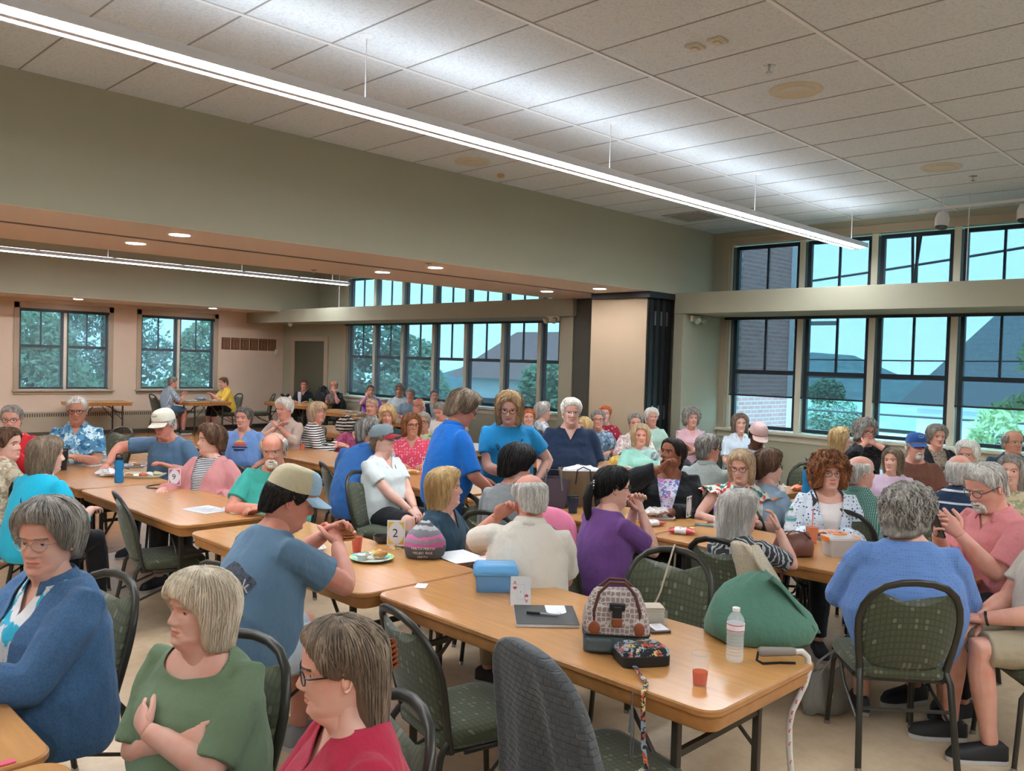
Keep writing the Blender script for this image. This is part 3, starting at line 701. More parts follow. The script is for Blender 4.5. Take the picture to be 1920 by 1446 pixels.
SKIN = dict(fair=hx('dcae9b'), pink=hx('d8a18d'), tan=hx('bf8b72'), olive=hx('c0917a'), brown=hx('8a573f'), deep=hx('5c3a2c'), red=hx('d0907b'))
def skin_mat(k):
    key = ('skin', k)
    if key in _mats: return _mats[key]
    c = SKIN[k]; m, n, l, b = new_mat('skin ' + k); v = tex_coord(n, l)
    t = noise_tex(n, l, v, 14, 4); t2 = noise_tex(n, l, v, 90, 3)
    l.new(ramp(n, l, t.outputs[0], [(0.3, (c[0] * 1.0, c[1] * .80, c[2] * .76)), (0.55, c), (0.75, (min(1, c[0] * 1.06), c[1] * 1.06, c[2] * 1.05))]), b.inputs['Base Color'])
    add_bump(n, l, b, t2.outputs[0], .25, .002); setp(b, rough=.52, spec=.35); b.inputs['Subsurface Weight'].default_value = 0.0
    _mats[key] = m; return m
def lip_mat(k):
    c = SKIN[k]; return plain('lips ' + k, (c[0] * .82, c[1] * .52, c[2] * .52), .4)
def hair_mat(c1, c2, name):
    key = ('hair', name)
    if key in _mats: return _mats[key]
    m, n, l, b = new_mat('hair ' + name); v = tex_coord(n, l, (1, 1, .16)); t = noise_tex(n, l, v, 75, 3, .65); t2 = noise_tex(n, l, v, 16, 2)
    ma = n.new('ShaderNodeMath'); ma.operation = 'ADD'; l.new(t.outputs[0], ma.inputs[0]); l.new(t2.outputs[0], ma.inputs[1])
    mb_ = n.new('ShaderNodeMath'); mb_.operation = 'MULTIPLY'; mb_.inputs[1].default_value = .5; l.new(ma.outputs[0], mb_.inputs[0])
    l.new(ramp(n, l, mb_.outputs[0], [(0.36, shade(c1, .95)), (0.47, shade(c1, 1.2)), (0.62, shade(c2, 1.2))]), b.inputs['Base Color'])
    add_bump(n, l, b, t.outputs[0], .6, .004); setp(b, rough=.5, spec=.3); _mats[key] = m; return m
HAIRC = dict(silver=(hx('a7a29a'), hx('d8d4cc')), grey=(hx('7d7770'), hx('aaa49b')), white=(hx('cfcac0'), hx('efebe2')), saltpepper=(hx('5f5a54'), hx('9c968e')),
    blonde=(hx('a88a5c'), hx('d8bd8c')), darkblonde=(hx('8a7050'), hx('b89a70')), brown=(hx('4a3426'), hx('75563f')), dark=(hx('1d1715'), hx('3a2e28')), black=(hx('100e0e'), hx('262223')),
    greybrown=(hx('665748'), hx('95836f')), auburn=(hx('6d4228'), hx('9c6a42')), sand=(hx('a38a6e'), hx('cbb495')), ash=(hx('b9ab94'), hx('ddd2bd')), red=(hx('9a4a24'), hx('c57a45')))

def fabric(name, kind='plain', c1=(.5, .5, .5), c2=None, c3=None, c4=None, scale=1.0, rough=.85):
    key = ('fab', name)
    if key in _mats: return _mats[key]
    c1, c2, c3, c4 = [None if c is None else tuple(min(.78, x * 1.16 + .004) for x in c) for c in (c1, c2, c3, c4)]
    m, n, l, b = new_mat('cloth ' + name); setp(b, c1, rough, spec=.2, sheen=.12); v = tex_coord(n, l)
    if kind in ('hstripe', 'vstripe', 'dstripe'):
        w_ = n.new('ShaderNodeTexWave'); w_.bands_direction = {'hstripe': 'Z', 'vstripe': 'Y', 'dstripe': 'DIAGONAL'}[kind]; w_.inputs['Scale'].default_value = scale * 10; w_.inputs['Distortion'].default_value = .35; l.new(v, w_.inputs['Vector'])
        l.new(ramp(n, l, w_.outputs[0], [(0, c1), (.5, c2)] + ([(0.8, c3)] if c3 else [(.99, c2)]), 'CONSTANT'), b.inputs['Base Color'])
    elif kind == 'thin':
        w_ = n.new('ShaderNodeTexWave'); w_.bands_direction = 'Z'; w_.inputs['Scale'].default_value = scale * 4; w_.inputs['Distortion'].default_value = .4; l.new(v, w_.inputs['Vector'])
        l.new(ramp(n, l, w_.outputs[0], [(0, c1), (.93, c2), (.99, c2)], 'CONSTANT'), b.inputs['Base Color'])
    elif kind == 'plaid':
        outs = []
        for d in 'ZY':
            w_ = n.new('ShaderNodeTexWave'); w_.bands_direction = d; w_.inputs['Scale'].default_value = scale * 10; l.new(v, w_.inputs['Vector'])
            outs.append(ramp(n, l, w_.outputs[0], [(0, (0, 0, 0)), (.5, (.5, .5, .5)), (.99, (.5, .5, .5))], 'CONSTANT'))
        ad = n.new('ShaderNodeMixRGB'); ad.blend_type = 'ADD'; ad.inputs[0].default_value = 1; l.new(outs[0], ad.inputs[1]); l.new(outs[1], ad.inputs[2])
        l.new(ramp(n, l, ad.outputs[0], [(0, c1), (.3, c2), (.8, c3 or c2), (.99, c3 or c2)], 'CONSTANT'), b.inputs['Base Color'])
    elif kind == 'dots':
        vo = n.new('ShaderNodeTexVoronoi'); vo.inputs['Scale'].default_value = scale * 40; vo.inputs['Randomness'].default_value = .55; l.new(v, vo.inputs['Vector'])
        l.new(ramp(n, l, vo.outputs['Distance'], [(0, c2), (.28, c1), (.99, c1)], 'CONSTANT'), b.inputs['Base Color'])
    elif kind == 'eyelet':
        vo = n.new('ShaderNodeTexVoronoi'); vo.inputs['Scale'].default_value = scale * 70; vo.inputs['Randomness'].default_value = .12; l.new(v, vo.inputs['Vector'])
        l.new(ramp(n, l, vo.outputs['Distance'], [(0, c2), (.26, c1), (.99, c1)], 'EASE'), b.inputs['Base Color']); add_bump(n, l, b, vo.outputs['Distance'], .35, .004)
        _mats[key] = m; return m
    elif kind == 'floral':
        vo = n.new('ShaderNodeTexVoronoi'); vo.inputs['Scale'].default_value = scale * 16; nz = noise_tex(n, l, v, scale * 22, 3)
        mv = n.new('ShaderNodeMixRGB'); mv.inputs[0].default_value = .06; l.new(v, mv.inputs[1]); l.new(nz.outputs['Color'], mv.inputs[2]); l.new(mv.outputs[0], vo.inputs['Vector'])
        sp = n.new('ShaderNodeSeparateColor'); l.new(vo.outputs['Color'], sp.inputs[0])
        col = ramp(n, l, sp.outputs[0], [(0, c1), (.32, c2), (.58, c3 or c1), (.8, c4 or c2), (.99, c1)], 'CONSTANT')
        mk = ramp(n, l, nz.outputs[0], [(.42, (0, 0, 0)), (.47, (1, 1, 1))]); mx = n.new('ShaderNodeMixRGB'); l.new(mk, mx.inputs[0]); mx.inputs[1].default_value = (*c1, 1); l.new(col, mx.inputs[2]); l.new(mx.outputs[0], b.inputs['Base Color'])
    elif kind == 'swirl':
        w_ = n.new('ShaderNodeTexWave'); w_.inputs['Scale'].default_value = scale * 7; w_.inputs['Distortion'].default_value = 9; w_.inputs['Detail'].default_value = 2; w_.inputs['Detail Scale'].default_value = 1.4; l.new(v, w_.inputs['Vector'])
        l.new(ramp(n, l, w_.outputs[0], [(0, c1), (.4, c2), (.7, c3 or c1), (.99, c3 or c1)], 'CONSTANT'), b.inputs['Base Color'])
    elif kind == 'heather':
        t = noise_tex(n, l, v, 120, 2); l.new(ramp(n, l, t.outputs[0], [(.3, shade(c1, .85)), (.7, c2 or shade(c1, 1.15))]), b.inputs['Base Color'])
    tb = noise_tex(n, l, tex_coord(n, l, (1, 1, .6)), 13, 4, .55); add_bump(n, l, b, tb.outputs[0], .55, .022)
    _mats[key] = m; return m

def remesh(mb, voxel, smooth=6, disp=0.0):
    me = bpy.data.meshes.new('tmp'); me.from_pydata(mb.v, [], mb.f); o = bpy.data.objects.new('tmp', me); COL.objects.link(o)
    r = o.modifiers.new('r', 'REMESH'); r.mode = 'VOXEL'; r.voxel_size = voxel; r.adaptivity = 0
    if disp:
        t = bpy.data.textures.get('folds') or bpy.data.textures.new('folds', 'CLOUDS'); t.noise_scale = .09; t.noise_depth = 1
        d = o.modifiers.new('d', 'DISPLACE'); d.texture = t; d.strength = disp; d.mid_level = .5
    s = o.modifiers.new('s', 'SMOOTH'); s.factor = .55; s.iterations = smooth
    dg = bpy.context.evaluated_depsgraph_get(); out = bpy.data.meshes.new_from_object(o.evaluated_get(dg))
    bpy.data.objects.remove(o); bpy.data.meshes.remove(me)
    out.polygons.foreach_set('use_smooth', [True] * len(out.polygons)); return out

HH = .225
def _ip(z, tab): return np.interp(z, [p[0] for p in tab], [p[1] for p in tab])
XF = [(-.5, .036), (-.3, .040), (-.16, .046), (-.07, .062), (-.02, .079), (.04, .088), (.10, .090), (.20, .091), (.32, .092), (.45, .091), (.52, .090), (.60, .094), (.70, .093), (.80, .087), (.88, .075), (.94, .057), (.98, .034), (1, .002)]
XB = [(-.5, -.066), (-.3, -.062), (-.1, -.060), (.05, -.064), (.15, -.074), (.3, -.090), (.45, -.100), (.6, -.104), (.72, -.100), (.82, -.087), (.9, -.066), (.96, -.042), (1, -.004)]
WW = [(-.5, .060), (-.3, .056), (-.12, .053), (-.04, .051), (.02, .050), (.10, .057), (.2, .063), (.35, .069), (.5, .0745), (.65, .0775), (.75, .0755), (.84, .0675), (.91, .053), (.97, .031), (1, .002)]
def skull(az, z):
    """az radians array (0 = front, + = left); z head fraction"""
    xf = _ip(z, XF); xb = _ip(z, XB); w = _ip(z, WW); xc = -.004
    c = np.cos(az); s = np.sin(az); zc = np.clip(z, 0, .25) / .25
    e = .80 + .12 * zc
    x = np.where(c > 0, xc + (xf - xc) * np.abs(c) ** e, xc + (xb - xc) * -np.abs(c) ** .9 * -1)
    y = w * np.sign(s) * np.abs(s) ** .92
    return x, y
def head_grid(nz, na, P):
    zr = np.concatenate([np.linspace(-.48, -.02, max(5, nz // 9)), np.linspace(.01, .66, nz), np.linspace(.69, .96, max(6, nz // 5)), [.985, 1.0]])
    t = np.linspace(-1, 1, na, endpoint=False); az = pi * np.sign(t) * np.abs(t) ** 1.4
    A, Z = np.meshgrid(az, zr); X, Y = skull(A, Z); f = np.clip(np.cos(A) * 1.6, 0, 1)
    g = lambda v, m, s: np.exp(-((v - m) / s) ** 2)
    ay = np.abs(Y); D = np.zeros_like(X)
    ns = P.get('nose', 1.0); age = P.get('age', .6)
    prof = np.interp(Z, [.29, .315, .345, .38, .45, .52, .57], [0, .010, .021, .0225, .013, .004, 0]) * ns
    wid = np.interp(Z, [.30, .34, .38, .45, .53], [.0155, .0165, .0135, .0095, .009])
    D += prof * np.exp(-(ay / wid) ** 2)
    D += .006 * g(Z, .335, .022) * g(ay, .0145, .0065)                         # nostril wings
    D -= .0125 * g(Z, .505, .045) * g(ay, .031, .016)                          # eye sockets
    D += .0045 * g(Z, .585, .025) * g(ay, .028, .024)                          # brow ridge
    D += .005 * g(Z, .36, .07) * g(ay, .042, .016)                             # cheeks
    mo = P.get('mouth', 0)
    D += .0055 * g(Z, .232, .017) * g(ay, 0, .022) + .0065 * g(Z, .178, .019) * g(ay, 0, .020)
    D -= (.0055 + .012 * mo) * g(Z, .206, .0065 + .014 * mo) * g(ay, 0, .025)  # mouth line
    D -= .003 * g(Z, .125, .018) * g(ay, 0, .02); D += .006 * g(Z, .055, .035) * g(ay, 0, .02)   # chin
    nl = .018 + (.36 - Z) * .115; D -= .0024 * age * np.exp(-((ay - nl) / .0045) ** 2) * (Z > .14) * (Z < .36)
    D -= .0018 * age * g(Z, .452, .012) * g(ay, .031, .014)
    D += .006 * P.get('jowl', .4) * g(Z, .10, .06) * g(ay, .042, .014)
    D -= .0012 * age * (g(Z, .67, .010) + g(Z, .72, .010) + g(Z, .77, .010)) * g(ay, 0, .04)
    nx = np.cos(A); ny = np.sin(A)
    X = X + D * f * (nx * .35 + .65); Y = Y + D * f * ny * .45
    Y = Y * P.get('wide', 1.0)
    dbl = P.get('jowl', .4) * .010 * g(Z, -.07, .07) * np.clip(np.cos(A), 0, 1); X = X + dbl
    return X, Y, Z * HH, A, Z, zr

class Head:
    """head in its own frame: origin under the chin on the neck axis"""
    def __init__(s, P, lod):
        nz, na = [(46, 64), (30, 44), (20, 30)][lod]
        s.P = P; s.X, s.Y, s.Zm, s.A, s.Z, s.zr = head_grid(nz, na, P); s.na = na; s.nr = s.X.shape[0]
    def faces(s, mask=None):
        fs = []
        for i in range(s.nr - 1):
            for j in range(s.na):
                k = (j + 1) % s.na
                if mask is None or mask[i, j]: fs.append((i, j, k))
        return fs
    def add(s, mb, T, skin_i, lip_i):
        o = len(mb.v); ay = np.abs(s.Y)
        for i in range(s.nr):
            for j in range(s.na): mb.v.append(tuple(T @ Vector((s.X[i, j], s.Y[i, j], s.Zm[i, j]))))
        up = .234 - .012 * np.clip(ay / .022, 0, 1.4) ** 2; lo = .158 + .04 * np.clip(ay / .024, 0, 1.4) ** 2
        lip = (np.cos(s.A) > .3) & (ay < .0245) & (s.Z > lo - .0) & (s.Z < up)
        for i, j, k in s.faces():
            mb.f.append((o + i * s.na + j, o + i * s.na + k, o + (i + 1) * s.na + k, o + (i + 1) * s.na + j)); mb.m.append(lip_i if lip[i, j] else skin_i)
        mb.f.append(tuple(o + (s.nr - 1) * s.na + j for j in range(s.na))); mb.m.append(skin_i)
    def surf(s, y, z):
        """front x at lateral y and fraction z"""
        i = int(np.argmin(abs(s.zr - z))); row = np.where(np.cos(s.A[i]) > 0, abs(s.Y[i] - y), 9); return float(s.X[i, int(np.argmin(row))])
    def patch(s, T, mask, off, rnd=None, amp=0):
        b = MB(); fs = [(i, j, k) for i, j, k in s.faces() if mask[i, j]]; idx = {}
        def vid(i, j, o_):
            key = (i, j, o_)
            if key not in idx:
                c = Vector((cos(s.A[i, j]), sin(s.A[i, j]), 0)); d = off * (1 + (rnd.uniform(-1, 1) * amp if rnd else 0)) if o_ else -.002
                idx[key] = len(b.v); b.v.append(tuple(T @ (Vector((s.X[i, j], s.Y[i, j], s.Zm[i, j])) + c * d)))
            return idx[key]
        have = {(i, j) for i, j, k in fs}
        for i, j, k in fs:
            b.f.append((vid(i, j, 1), vid(i, k, 1), vid(i + 1, k, 1), vid(i + 1, j, 1))); b.m.append(0)
            jm = (j - 1) % s.na
            for cond, a, c in (((i - 1, j) not in have, (i, j), (i, k)), ((i + 1, j) not in have, (i + 1, k), (i + 1, j)), ((i, jm) not in have, (i + 1, j), (i, j)), ((i, k) not in have, (i, k), (i + 1, k))):
                if cond: b.f.append((vid(*a, 0), vid(*c, 0), vid(*c, 1), vid(*a, 1))); b.m.append(0)
        return b

STY = dict(   # |azimuth| in degrees -> head fraction where the hair ends; thickness top/side/back; kind
    short=dict(z=[(0, .80), (30, .78), (50, .66), (62, .50), (75, .40), (90, .42), (105, .30), (130, .10), (180, .03)], t=(.018, .018, .022), e=.35),
    puffy=dict(z=[(0, .80), (30, .78), (48, .62), (60, .48), (75, .36), (95, .34), (110, .20), (140, .08), (180, .02)], t=(.034, .030, .036), e=.55, amp=.008),
    curly=dict(z=[(0, .76), (30, .72), (46, .56), (56, .36), (70, .20), (90, .12), (120, .02), (180, -.04)], t=(.036, .038, .044), e=.75, curl=.016),
    bigcurl=dict(z=[(0, .68), (28, .66), (42, .50), (52, .24), (66, .05), (90, -.02), (120, -.06), (180, -.08)], t=(.042, .056, .050), e=.85, curl=.020),
    bangbob=dict(z=[(0, .70), (24, .68), (42, .60), (58, .46), (68, .20), (78, -.05), (120, -.12), (180, -.14)], t=(.020, .030, .032), e=.7, bang=1),
    bob=dict(z=[(0, .82), (26, .78), (46, .66), (60, .46), (70, .12), (84, -.06), (120, -.12), (180, -.14)], t=(.024, .032, .034), e=.7),
    long=dict(z=[(0, .82), (26, .78), (46, .64), (60, .40), (70, 0), (86, -.34), (120, -.46), (180, -.50)], t=(.018, .024, .026), e=.5),
    longwave=dict(z=[(0, .84), (22, .80), (42, .66), (56, .42), (66, -.15), (84, -.50), (120, -.58), (180, -.60)], t=(.022, .034, .030), e=.5, curl=.008),
    mens=dict(z=[(0, .82), (34, .80), (52, .70), (64, .56), (76, .42), (88, .50), (104, .36), (130, .14), (180, .08)], t=(.012, .008, .010), e=.3),
    thinmens=dict(z=[(0, .90), (34, .88), (52, .76), (64, .60), (76, .44), (88, .50), (104, .36), (130, .14), (180, .08)], t=(.007, .008, .010), e=.3),
    halfup=dict(z=[(0, .83), (30, .80), (50, .69), (62, .54), (78, .48), (96, .47), (106, .28), (114, -.20), (124, -.36), (180, -.42)], t=(.016, .016, .022), e=.5),
    ring=dict(z=[(0, 2), (62, 2), (64, .60), (76, .44), (88, .50), (104, .36), (130, .14), (180, .08)], t=(.005, .014, .014), e=.4, top=.80),
    updo=dict(z=[(0, .82), (30, .80), (50, .68), (62, .50), (75, .42), (95, .40), (115, .26), (180, .14)], t=(.022, .014, .020), e=.4),
    pulled=dict(z=[(0, .83), (30, .80), (50, .68), (62, .52), (75, .46), (95, .44), (115, .30), (180, .12)], t=(.012, .010, .016), e=.3))

def make_hair(T, style, lod, rnd, under_cap=False):
    S = dict(STY[style])
    if under_cap: S.update(top=.66, t=(.004, .008, .009), z=[(a, min(z, .64) if a > 60 else 2) for a, z in S['z']])
    b = MB(); na = [96, 64, 40][lod]; K = [22, 15, 9][lod]
    az = np.linspace(-pi, pi, na, endpoint=False); deg = np.degrees(np.abs(az)); ze = np.interp(deg, [p[0] for p in S['z']], [p[1] for p in S['z']])
    ph = [rnd.uniform(0, 6.28) for _ in range(8)]
    stripes = sum(np.sin(az * fq + ph[i]) for i, fq in enumerate((7, 13, 19, 31, 43, 57))) / 6.0
    top = S.get('top', 1.0); cols = [j for j in range(na) if ze[j] < 1.0]
    tt, ts, tb = S['t']; amp = S.get('amp', .004); curl = S.get('curl', 0)
    pts = np.zeros((K + 2, na, 3))
    for j in range(na):
        zz = min(ze[j], 1.0)
        for k in range(K + 1):
            f = k / K; ff = 1 - (1 - f) ** 1.0
            if top >= 1.0:
                s_ = f; z = 1 - (1 - zz) * (s_ ** 1.7 if zz < .6 else s_ ** 1.5)
            else: z = top - (top - zz) * f
            zq = max(z, .48) if zz < .2 and abs(az[j]) > .9 else z
            if z < .48 and zz < .2 and deg[j] > 45:
                x1, y1 = skull(np.array(az[j]), np.array(.5)); x2, y2 = skull(np.array(az[j]), np.array(max(z, -.4)))
                h = min(1, (.48 - z) / .9); kk = .86 if deg[j] > 120 else .95
                x = float(x1) * (1 - h) + float(x1) * kk * h; y = float(y1) * (1 - h) + float(y1) * kk * h
                if deg[j] > 120 and z < .2: x = min(x, float(x2) - .012)
            else:
                x, y = skull(np.array(az[j]), np.array(z)); x = float(x); y = float(y)
            sf = np.clip((z - .55) / .45, -0.15, 1); side = 1 - abs(cos(az[j])); back = max(0, -cos(az[j]))
            t = tt * max(sf, 0) + (1 - max(sf, 0)) * (tb * back + ts * (1 - back))
            edge = S['e'] + (1 - S['e']) * min(1, (1 - f) * 3.2)
            if top < 1.0: edge *= min(1, .15 + f * 4)
            t = t * edge + amp * stripes[j] * min(1, f * 2.5 + .15) * (1 if z > .0 else 1.2)
            if S.get('bang') and deg[j] < 45: t += .006 * f
            n = Vector((cos(az[j]) * math.sqrt(max(0, 1 - sf * sf)), sin(az[j]) * math.sqrt(max(0, 1 - sf * sf)), max(sf, -.1)))
            p = Vector((x, y, z * HH)) + n * t
            if curl:
                q = p * 34; p += n * curl * (mnoise.noise(q) * 1.1 + .5 * mnoise.noise(q * 2.3))
            elif lod < 2: p += n * .003 * mnoise.noise(Vector((p.x * 40, p.y * 40, p.z * 12)))
            pts[k, j] = p
        zz2 = max(zz, -.6); x, y = skull(np.array(az[j]), np.array(max(zz2, .05) if zz2 < 0 else zz2)); pts[K + 1, j] = (float(x) * .9, float(y) * .9, (zz2 + .01) * HH)
    V = [tuple(T @ Vector(p)) for p in pts.reshape(-1, 3)]; F = []
    for k in range(K + 1):
        for j in range(na):
            q = (j + 1) % na
            if ze[j] < 1 and ze[q] < 1: F.append((k * na + j, (k + 1) * na + j, (k + 1) * na + q, k * na + q))
    b.add(V, F)
    # separate locks over the shell
    nl = [1100, 220, 0][lod]
    if style in ('mens', 'thinmens', 'ring'): nl = nl // 3
    for _ in range(nl):
        j = rnd.choice(cols); f0 = rnd.uniform(.05, .75); f1 = min(1.03, f0 + rnd.uniform(.2, .5)); path = []; lift = rnd.uniform(.0, .0035)
        dj = rnd.uniform(-1.5, 1.5); cj = rnd.uniform(0, 6.28)
        if curl > .01: f1 = min(1.02, f0 + rnd.uniform(.10, .22))
        for q in range(5):
            f = f0 + (f1 - f0) * q / 4; kf = min(f, 1.0) * K; k0 = int(min(kf, K - 1)); a = kf - k0; jj = int(round(j + dj * q / 4)) % na
            p = pts[k0, jj] * (1 - a) + pts[k0 + 1 if k0 + 1 <= K else K, jj] * a
            c = Vector((p[0] + .004, p[1], p[2] - .11)).normalized()
            p = Vector(p) + c * (lift * sin(pi * (q + 1) / 5) + (.002 if q < 4 else .003))
            if f > 1: p.z -= (f - 1) * .1
            if curl > .01: p += Vector((cos(cj + q * 2.2), sin(cj + q * 2.2), .6 * sin(cj * 2 + q * 1.7))) * .0065 + c * .004
            path.append(T @ p)
        r = rnd.uniform(.0011, .0026) * (1 if lod == 0 else 1.35) * (1.7 if curl > .01 else 1); b.tube(path, [(r * .5, r * .5), (r * .8, r * 1.4), (r * .9, r * 1.6), (r * .7, r * 1.2), (r * .15, r * .2)], 4)
    return b

def hand(mb, w, f, n, side, curl=.5, mi=0, thumb=.6, spread=.12, sc=1.0):
    """w wrist point, f finger direction, n back-of-hand normal, side +1 left hand / -1 right"""
    f = Vector(f).normalized(); n = Vector(n); n = (n - f * n.dot(f)).normalized(); lat = f.cross(n) * side      # towards the thumb
    w = Vector(w); P = lambda a, b_, c: w + (f * a + lat * b_ + n * c) * sc
    S = 12
    secs = [(-.012, .026, .020, 0), (.012, .028, .019, 0), (.040, .037, .017, .002), (.070, .042, .0145, .001), (.088, .040, .012, 0), (.097, .034, .009, -.001)]
    mb.rings([[P(a, cx + hw * cos(2 * pi * q / S), th * sin(2 * pi * q / S)) for q in range(S)] for a, hw, th, cx in secs], mi)
    for i, (off, ln, r) in enumerate(((.030, .070, .0088), (.0105, .079, .0090), (-.0095, .073, .0086), (-.0285, .057, .0076))):
        base = P(.084, off, 0); sp = off / .03 * spread; c = curl * (1 + .06 * i); ang = c * .35; pts = [P(.070, off * .95, 0), base]; p = base
        for k, seg in enumerate((.46, .30, .24)):
            d = (f * cos(ang) + n * -sin(ang) + lat * sp * cos(ang)).normalized(); p = p + d * ln * seg * sc; pts.append(p); ang += c * (.95 if k == 0 else .7)
        mb.tube(pts, [r * sc, r * 1.02 * sc, r * .95 * sc, r * .85 * sc, r * .6 * sc], 8, mi, up=n)
    b0 = P(.018, .020, -.004); d1 = (f * .62 + lat * .75 - n * .25 * thumb).normalized(); p1 = b0 + d1 * .042 * sc; d2 = (f * (.85) + lat * (.35 - .3 * thumb) - n * .35 * thumb).normalized(); p2 = p1 + d2 * .032 * sc; p3 = p2 + (d2 - n * .25 * thumb - lat * .2 * thumb).normalized() * .026 * sc
    mb.tube([b0 - d1 * .01, b0 + d1 * .012, p1, p2, p3], [.013 * sc, .014 * sc, .0105 * sc, .0098 * sc, .0062 * sc], 8, mi)

def ik(a, c, l1, l2, pole):
    a = Vector(a); c = Vector(c); d = c - a; L = min(d.length, (l1 + l2) * .995); L = max(L, abs(l1 - l2) + .02); u = d.normalized(); c2 = a + u * L
    x = (l1 * l1 - l2 * l2 + L * L) / (2 * L); h = math.sqrt(max(0, l1 * l1 - x * x)); p = Vector(pole); p = (p - u * p.dot(u))
    p = p.normalized() if p.length > 1e-5 else u.orthogonal().normalized()
    return a + u * x + p * h, c2

_pcount = [0]
PEOPLE = []
def person(who, top, ztop, yaw, head=None, pitch=0, lean=4, roll=0, twist=0, seated=True, lod=1, sex='f', skin='fair', hair='short', hc='grey', age=.7,
           belly=.02, bust=.02, wide=1.0, shirt=None, sleeve=.62, hem=.47, neck='crew', collar=None, jacket=None, jneck='open', jsleeve=1.85, pants=None, pleg='long', armL='table', armR='table', handL=None, handR=None,
           poleL=None, poleR=None, glasses=None, brow=None, cap=None, beard=None, mouth=0, nose=1.0, jowl=.4, hw=1.0, shoes=None, hs=1.0, chair_=True, cyaw=None, legs=True, extra=None, label=None, xy=None, lids=0, eye='brown', hands=True, knee=None, hroll=0):
    _pcount[0] += 1; rnd = random.Random(_pcount[0] * 7 + 1); dz = 0 if seated else .385
    pivot = Vector((0, 0, .50 + dz))
    def tor(p):
        p = Vector(p); h = p.z - pivot.z; k = max(0, min(1, h / .45))
        if twist: p = Matrix.Rotation(R(twist) * k, 3, 'Z') @ p
        q = Matrix.Rotation(R(lean) * (0.6 + .4 * k), 3, 'Y') @ (p - pivot); q = Matrix.Rotation(R(roll) * k, 3, 'X') @ q
        return (q + pivot) if h > 0 else p
    HW = R(0 if head is None else (head - yaw)); HW = (HW + pi) % (2 * pi) - pi
    anchor = tor((.018, 0, 1.06 + dz)); Rh = Matrix.Rotation(HW, 4, 'Z') @ Matrix.Rotation(R(pitch), 4, 'Y') @ Matrix.Rotation(R(hroll), 4, 'X')
    T = Matrix.Translation(anchor) @ Rh @ Matrix.Scale(hs, 4)
    toph = T @ Vector((-.01, 0, HH * 1.0)); hthick = .02 if hair in ('short', 'bob', 'long') else .01
    s = (ztop - .012) / (toph.z + hthick)
    tx, ty = xy if xy else at(top[0], top[1], ztop)
    c_, s_ = cos(R(yaw)), sin(R(yaw)); off = Vector((toph.x * s, toph.y * s))
    ox = tx - (off.x * c_ - off.y * s_); oy = ty - (off.x * s_ + off.y * c_)
    root = thing('person', label or who, 'person', (ox, oy, 0), R(yaw))
    SM = Matrix.Scale(s, 4)
    sk = skin_mat(skin); vox = [.0075, .0105, .015][lod] / s
    P = dict(nose=nose, age=age, mouth=mouth, jowl=jowl, wide=hw); H = Head(P, lod)
    prof = [(.455, .115, .165, 0), (.50, .135, .182, 0), (.58, .132 + .6 * belly, .183 + .2 * belly, .3 * belly), (.68, .118 + belly, .168 + .5 * belly, .5 * belly), (.78, .115 + .7 * belly, .163 + .35 * belly, .3 * belly),
            (.86, .118 + bust, .170 + .2 * belly, .6 * bust), (.90, .114 + .6 * bust, .172, .4 * bust), (.94, .104, .170, -.002), (.97, .092, .152, -.006), (.995, .082, .125, -.008), (1.018, .073, .100, -.010), (1.038, .063, .080, -.006), (1.06, .056, .062, .004), (1.10, .052, .056, .012), (1.14, .045, .048, .018)]
    def torso(mb, inf, z0, z1, flare=0.0, seg=24):
        rg = []
        for z, a, b_, xo in prof:
            if z < z0 - 1e-6 or z > z1 + 1e-6: continue
            a = a + inf; b2 = b_ * wide + inf; fl = flare * max(0, (.6 - z) / .15)
            rg.append([tor((xo + (a + fl) * (abs(cos(t)) ** .9) * (1 if cos(t) > 0 else -1), (b2 + fl) * (abs(sin(t)) ** .85) * (1 if sin(t) > 0 else -1), z + dz)) for t in [2 * pi * q / seg for q in range(seg)]])
        mb.rings(rg)
    shy = .158 * wide
    arms = {}
    pres = dict(table=(.36, .12, .775), lap=(.30, .06, .60), rest=(.32, .20, .775), chin=(.155, .035, 1.035), mouth=(.175, .02, 1.06), cheek=(.12, .075, 1.07), clasp=(.34, .035, .78), hang=(.02, .24, .60), eat=(.30, .06, .93), cross=(.20, -.10, .79), knees=(.36, .10, .60), chest=(.24, .05, .90), down=(.10, .22, .55))
    for sd, spec, pol in ((1, armL, poleL), (-1, armR, poleR)):
        sh = tor((-.005, sd * shy, .955 + dz)); tg = pres[spec] if isinstance(spec, str) else spec
        tg = Vector((tg[0], tg[1] * (sd if isinstance(spec, str) else 1), tg[2] + (dz if isinstance(spec, str) else 0)))
        if isinstance(spec, str) and spec in ('chin', 'mouth', 'cheek', 'chest', 'cross'):
            tg = tor(tg - Vector((0, 0, 0)))
        po = pol or (-.25, sd * .55, -.8)
        el, wr = ik(sh, tg, .285, .245, po); arms[sd] = (sh, el, wr)
    fa = (1 + .35 * (wide - 1) + belly * 1.6) * (1.0 if sex == 'f' else 1.06)
    def arm_tube(mb, sd, inf, t0, t1, flare=0, seg=12):
        sh, el, wr = arms[sd]; base = [(0, .045), (.22, .050), (.6, .045), (.92, .040), (1.0, .038), (1.08, .0385), (1.25, .041), (1.6, .034), (1.95, .0265), (2.0, .026)]
        inner = tor((-.003, sd * shy * .45, .955 + dz)); pts = []; rad = []
        if t0 <= 0: pts.append(inner); rad.append(.036 * fa + inf * .5)
        ts = sorted({t0, t1, *[t for t, _ in base if t0 < t < t1]})
        for t in ts:
            p = sh.lerp(el, t) if t <= 1 else el.lerp(wr, t - 1); r = float(np.interp(t, [q[0] for q in base], [q[1] for q in base])) * fa
            k = (t - t0) / (t1 - t0); pts.append(p); rad.append(r + inf + flare * max(0, (k - .5) * 2))
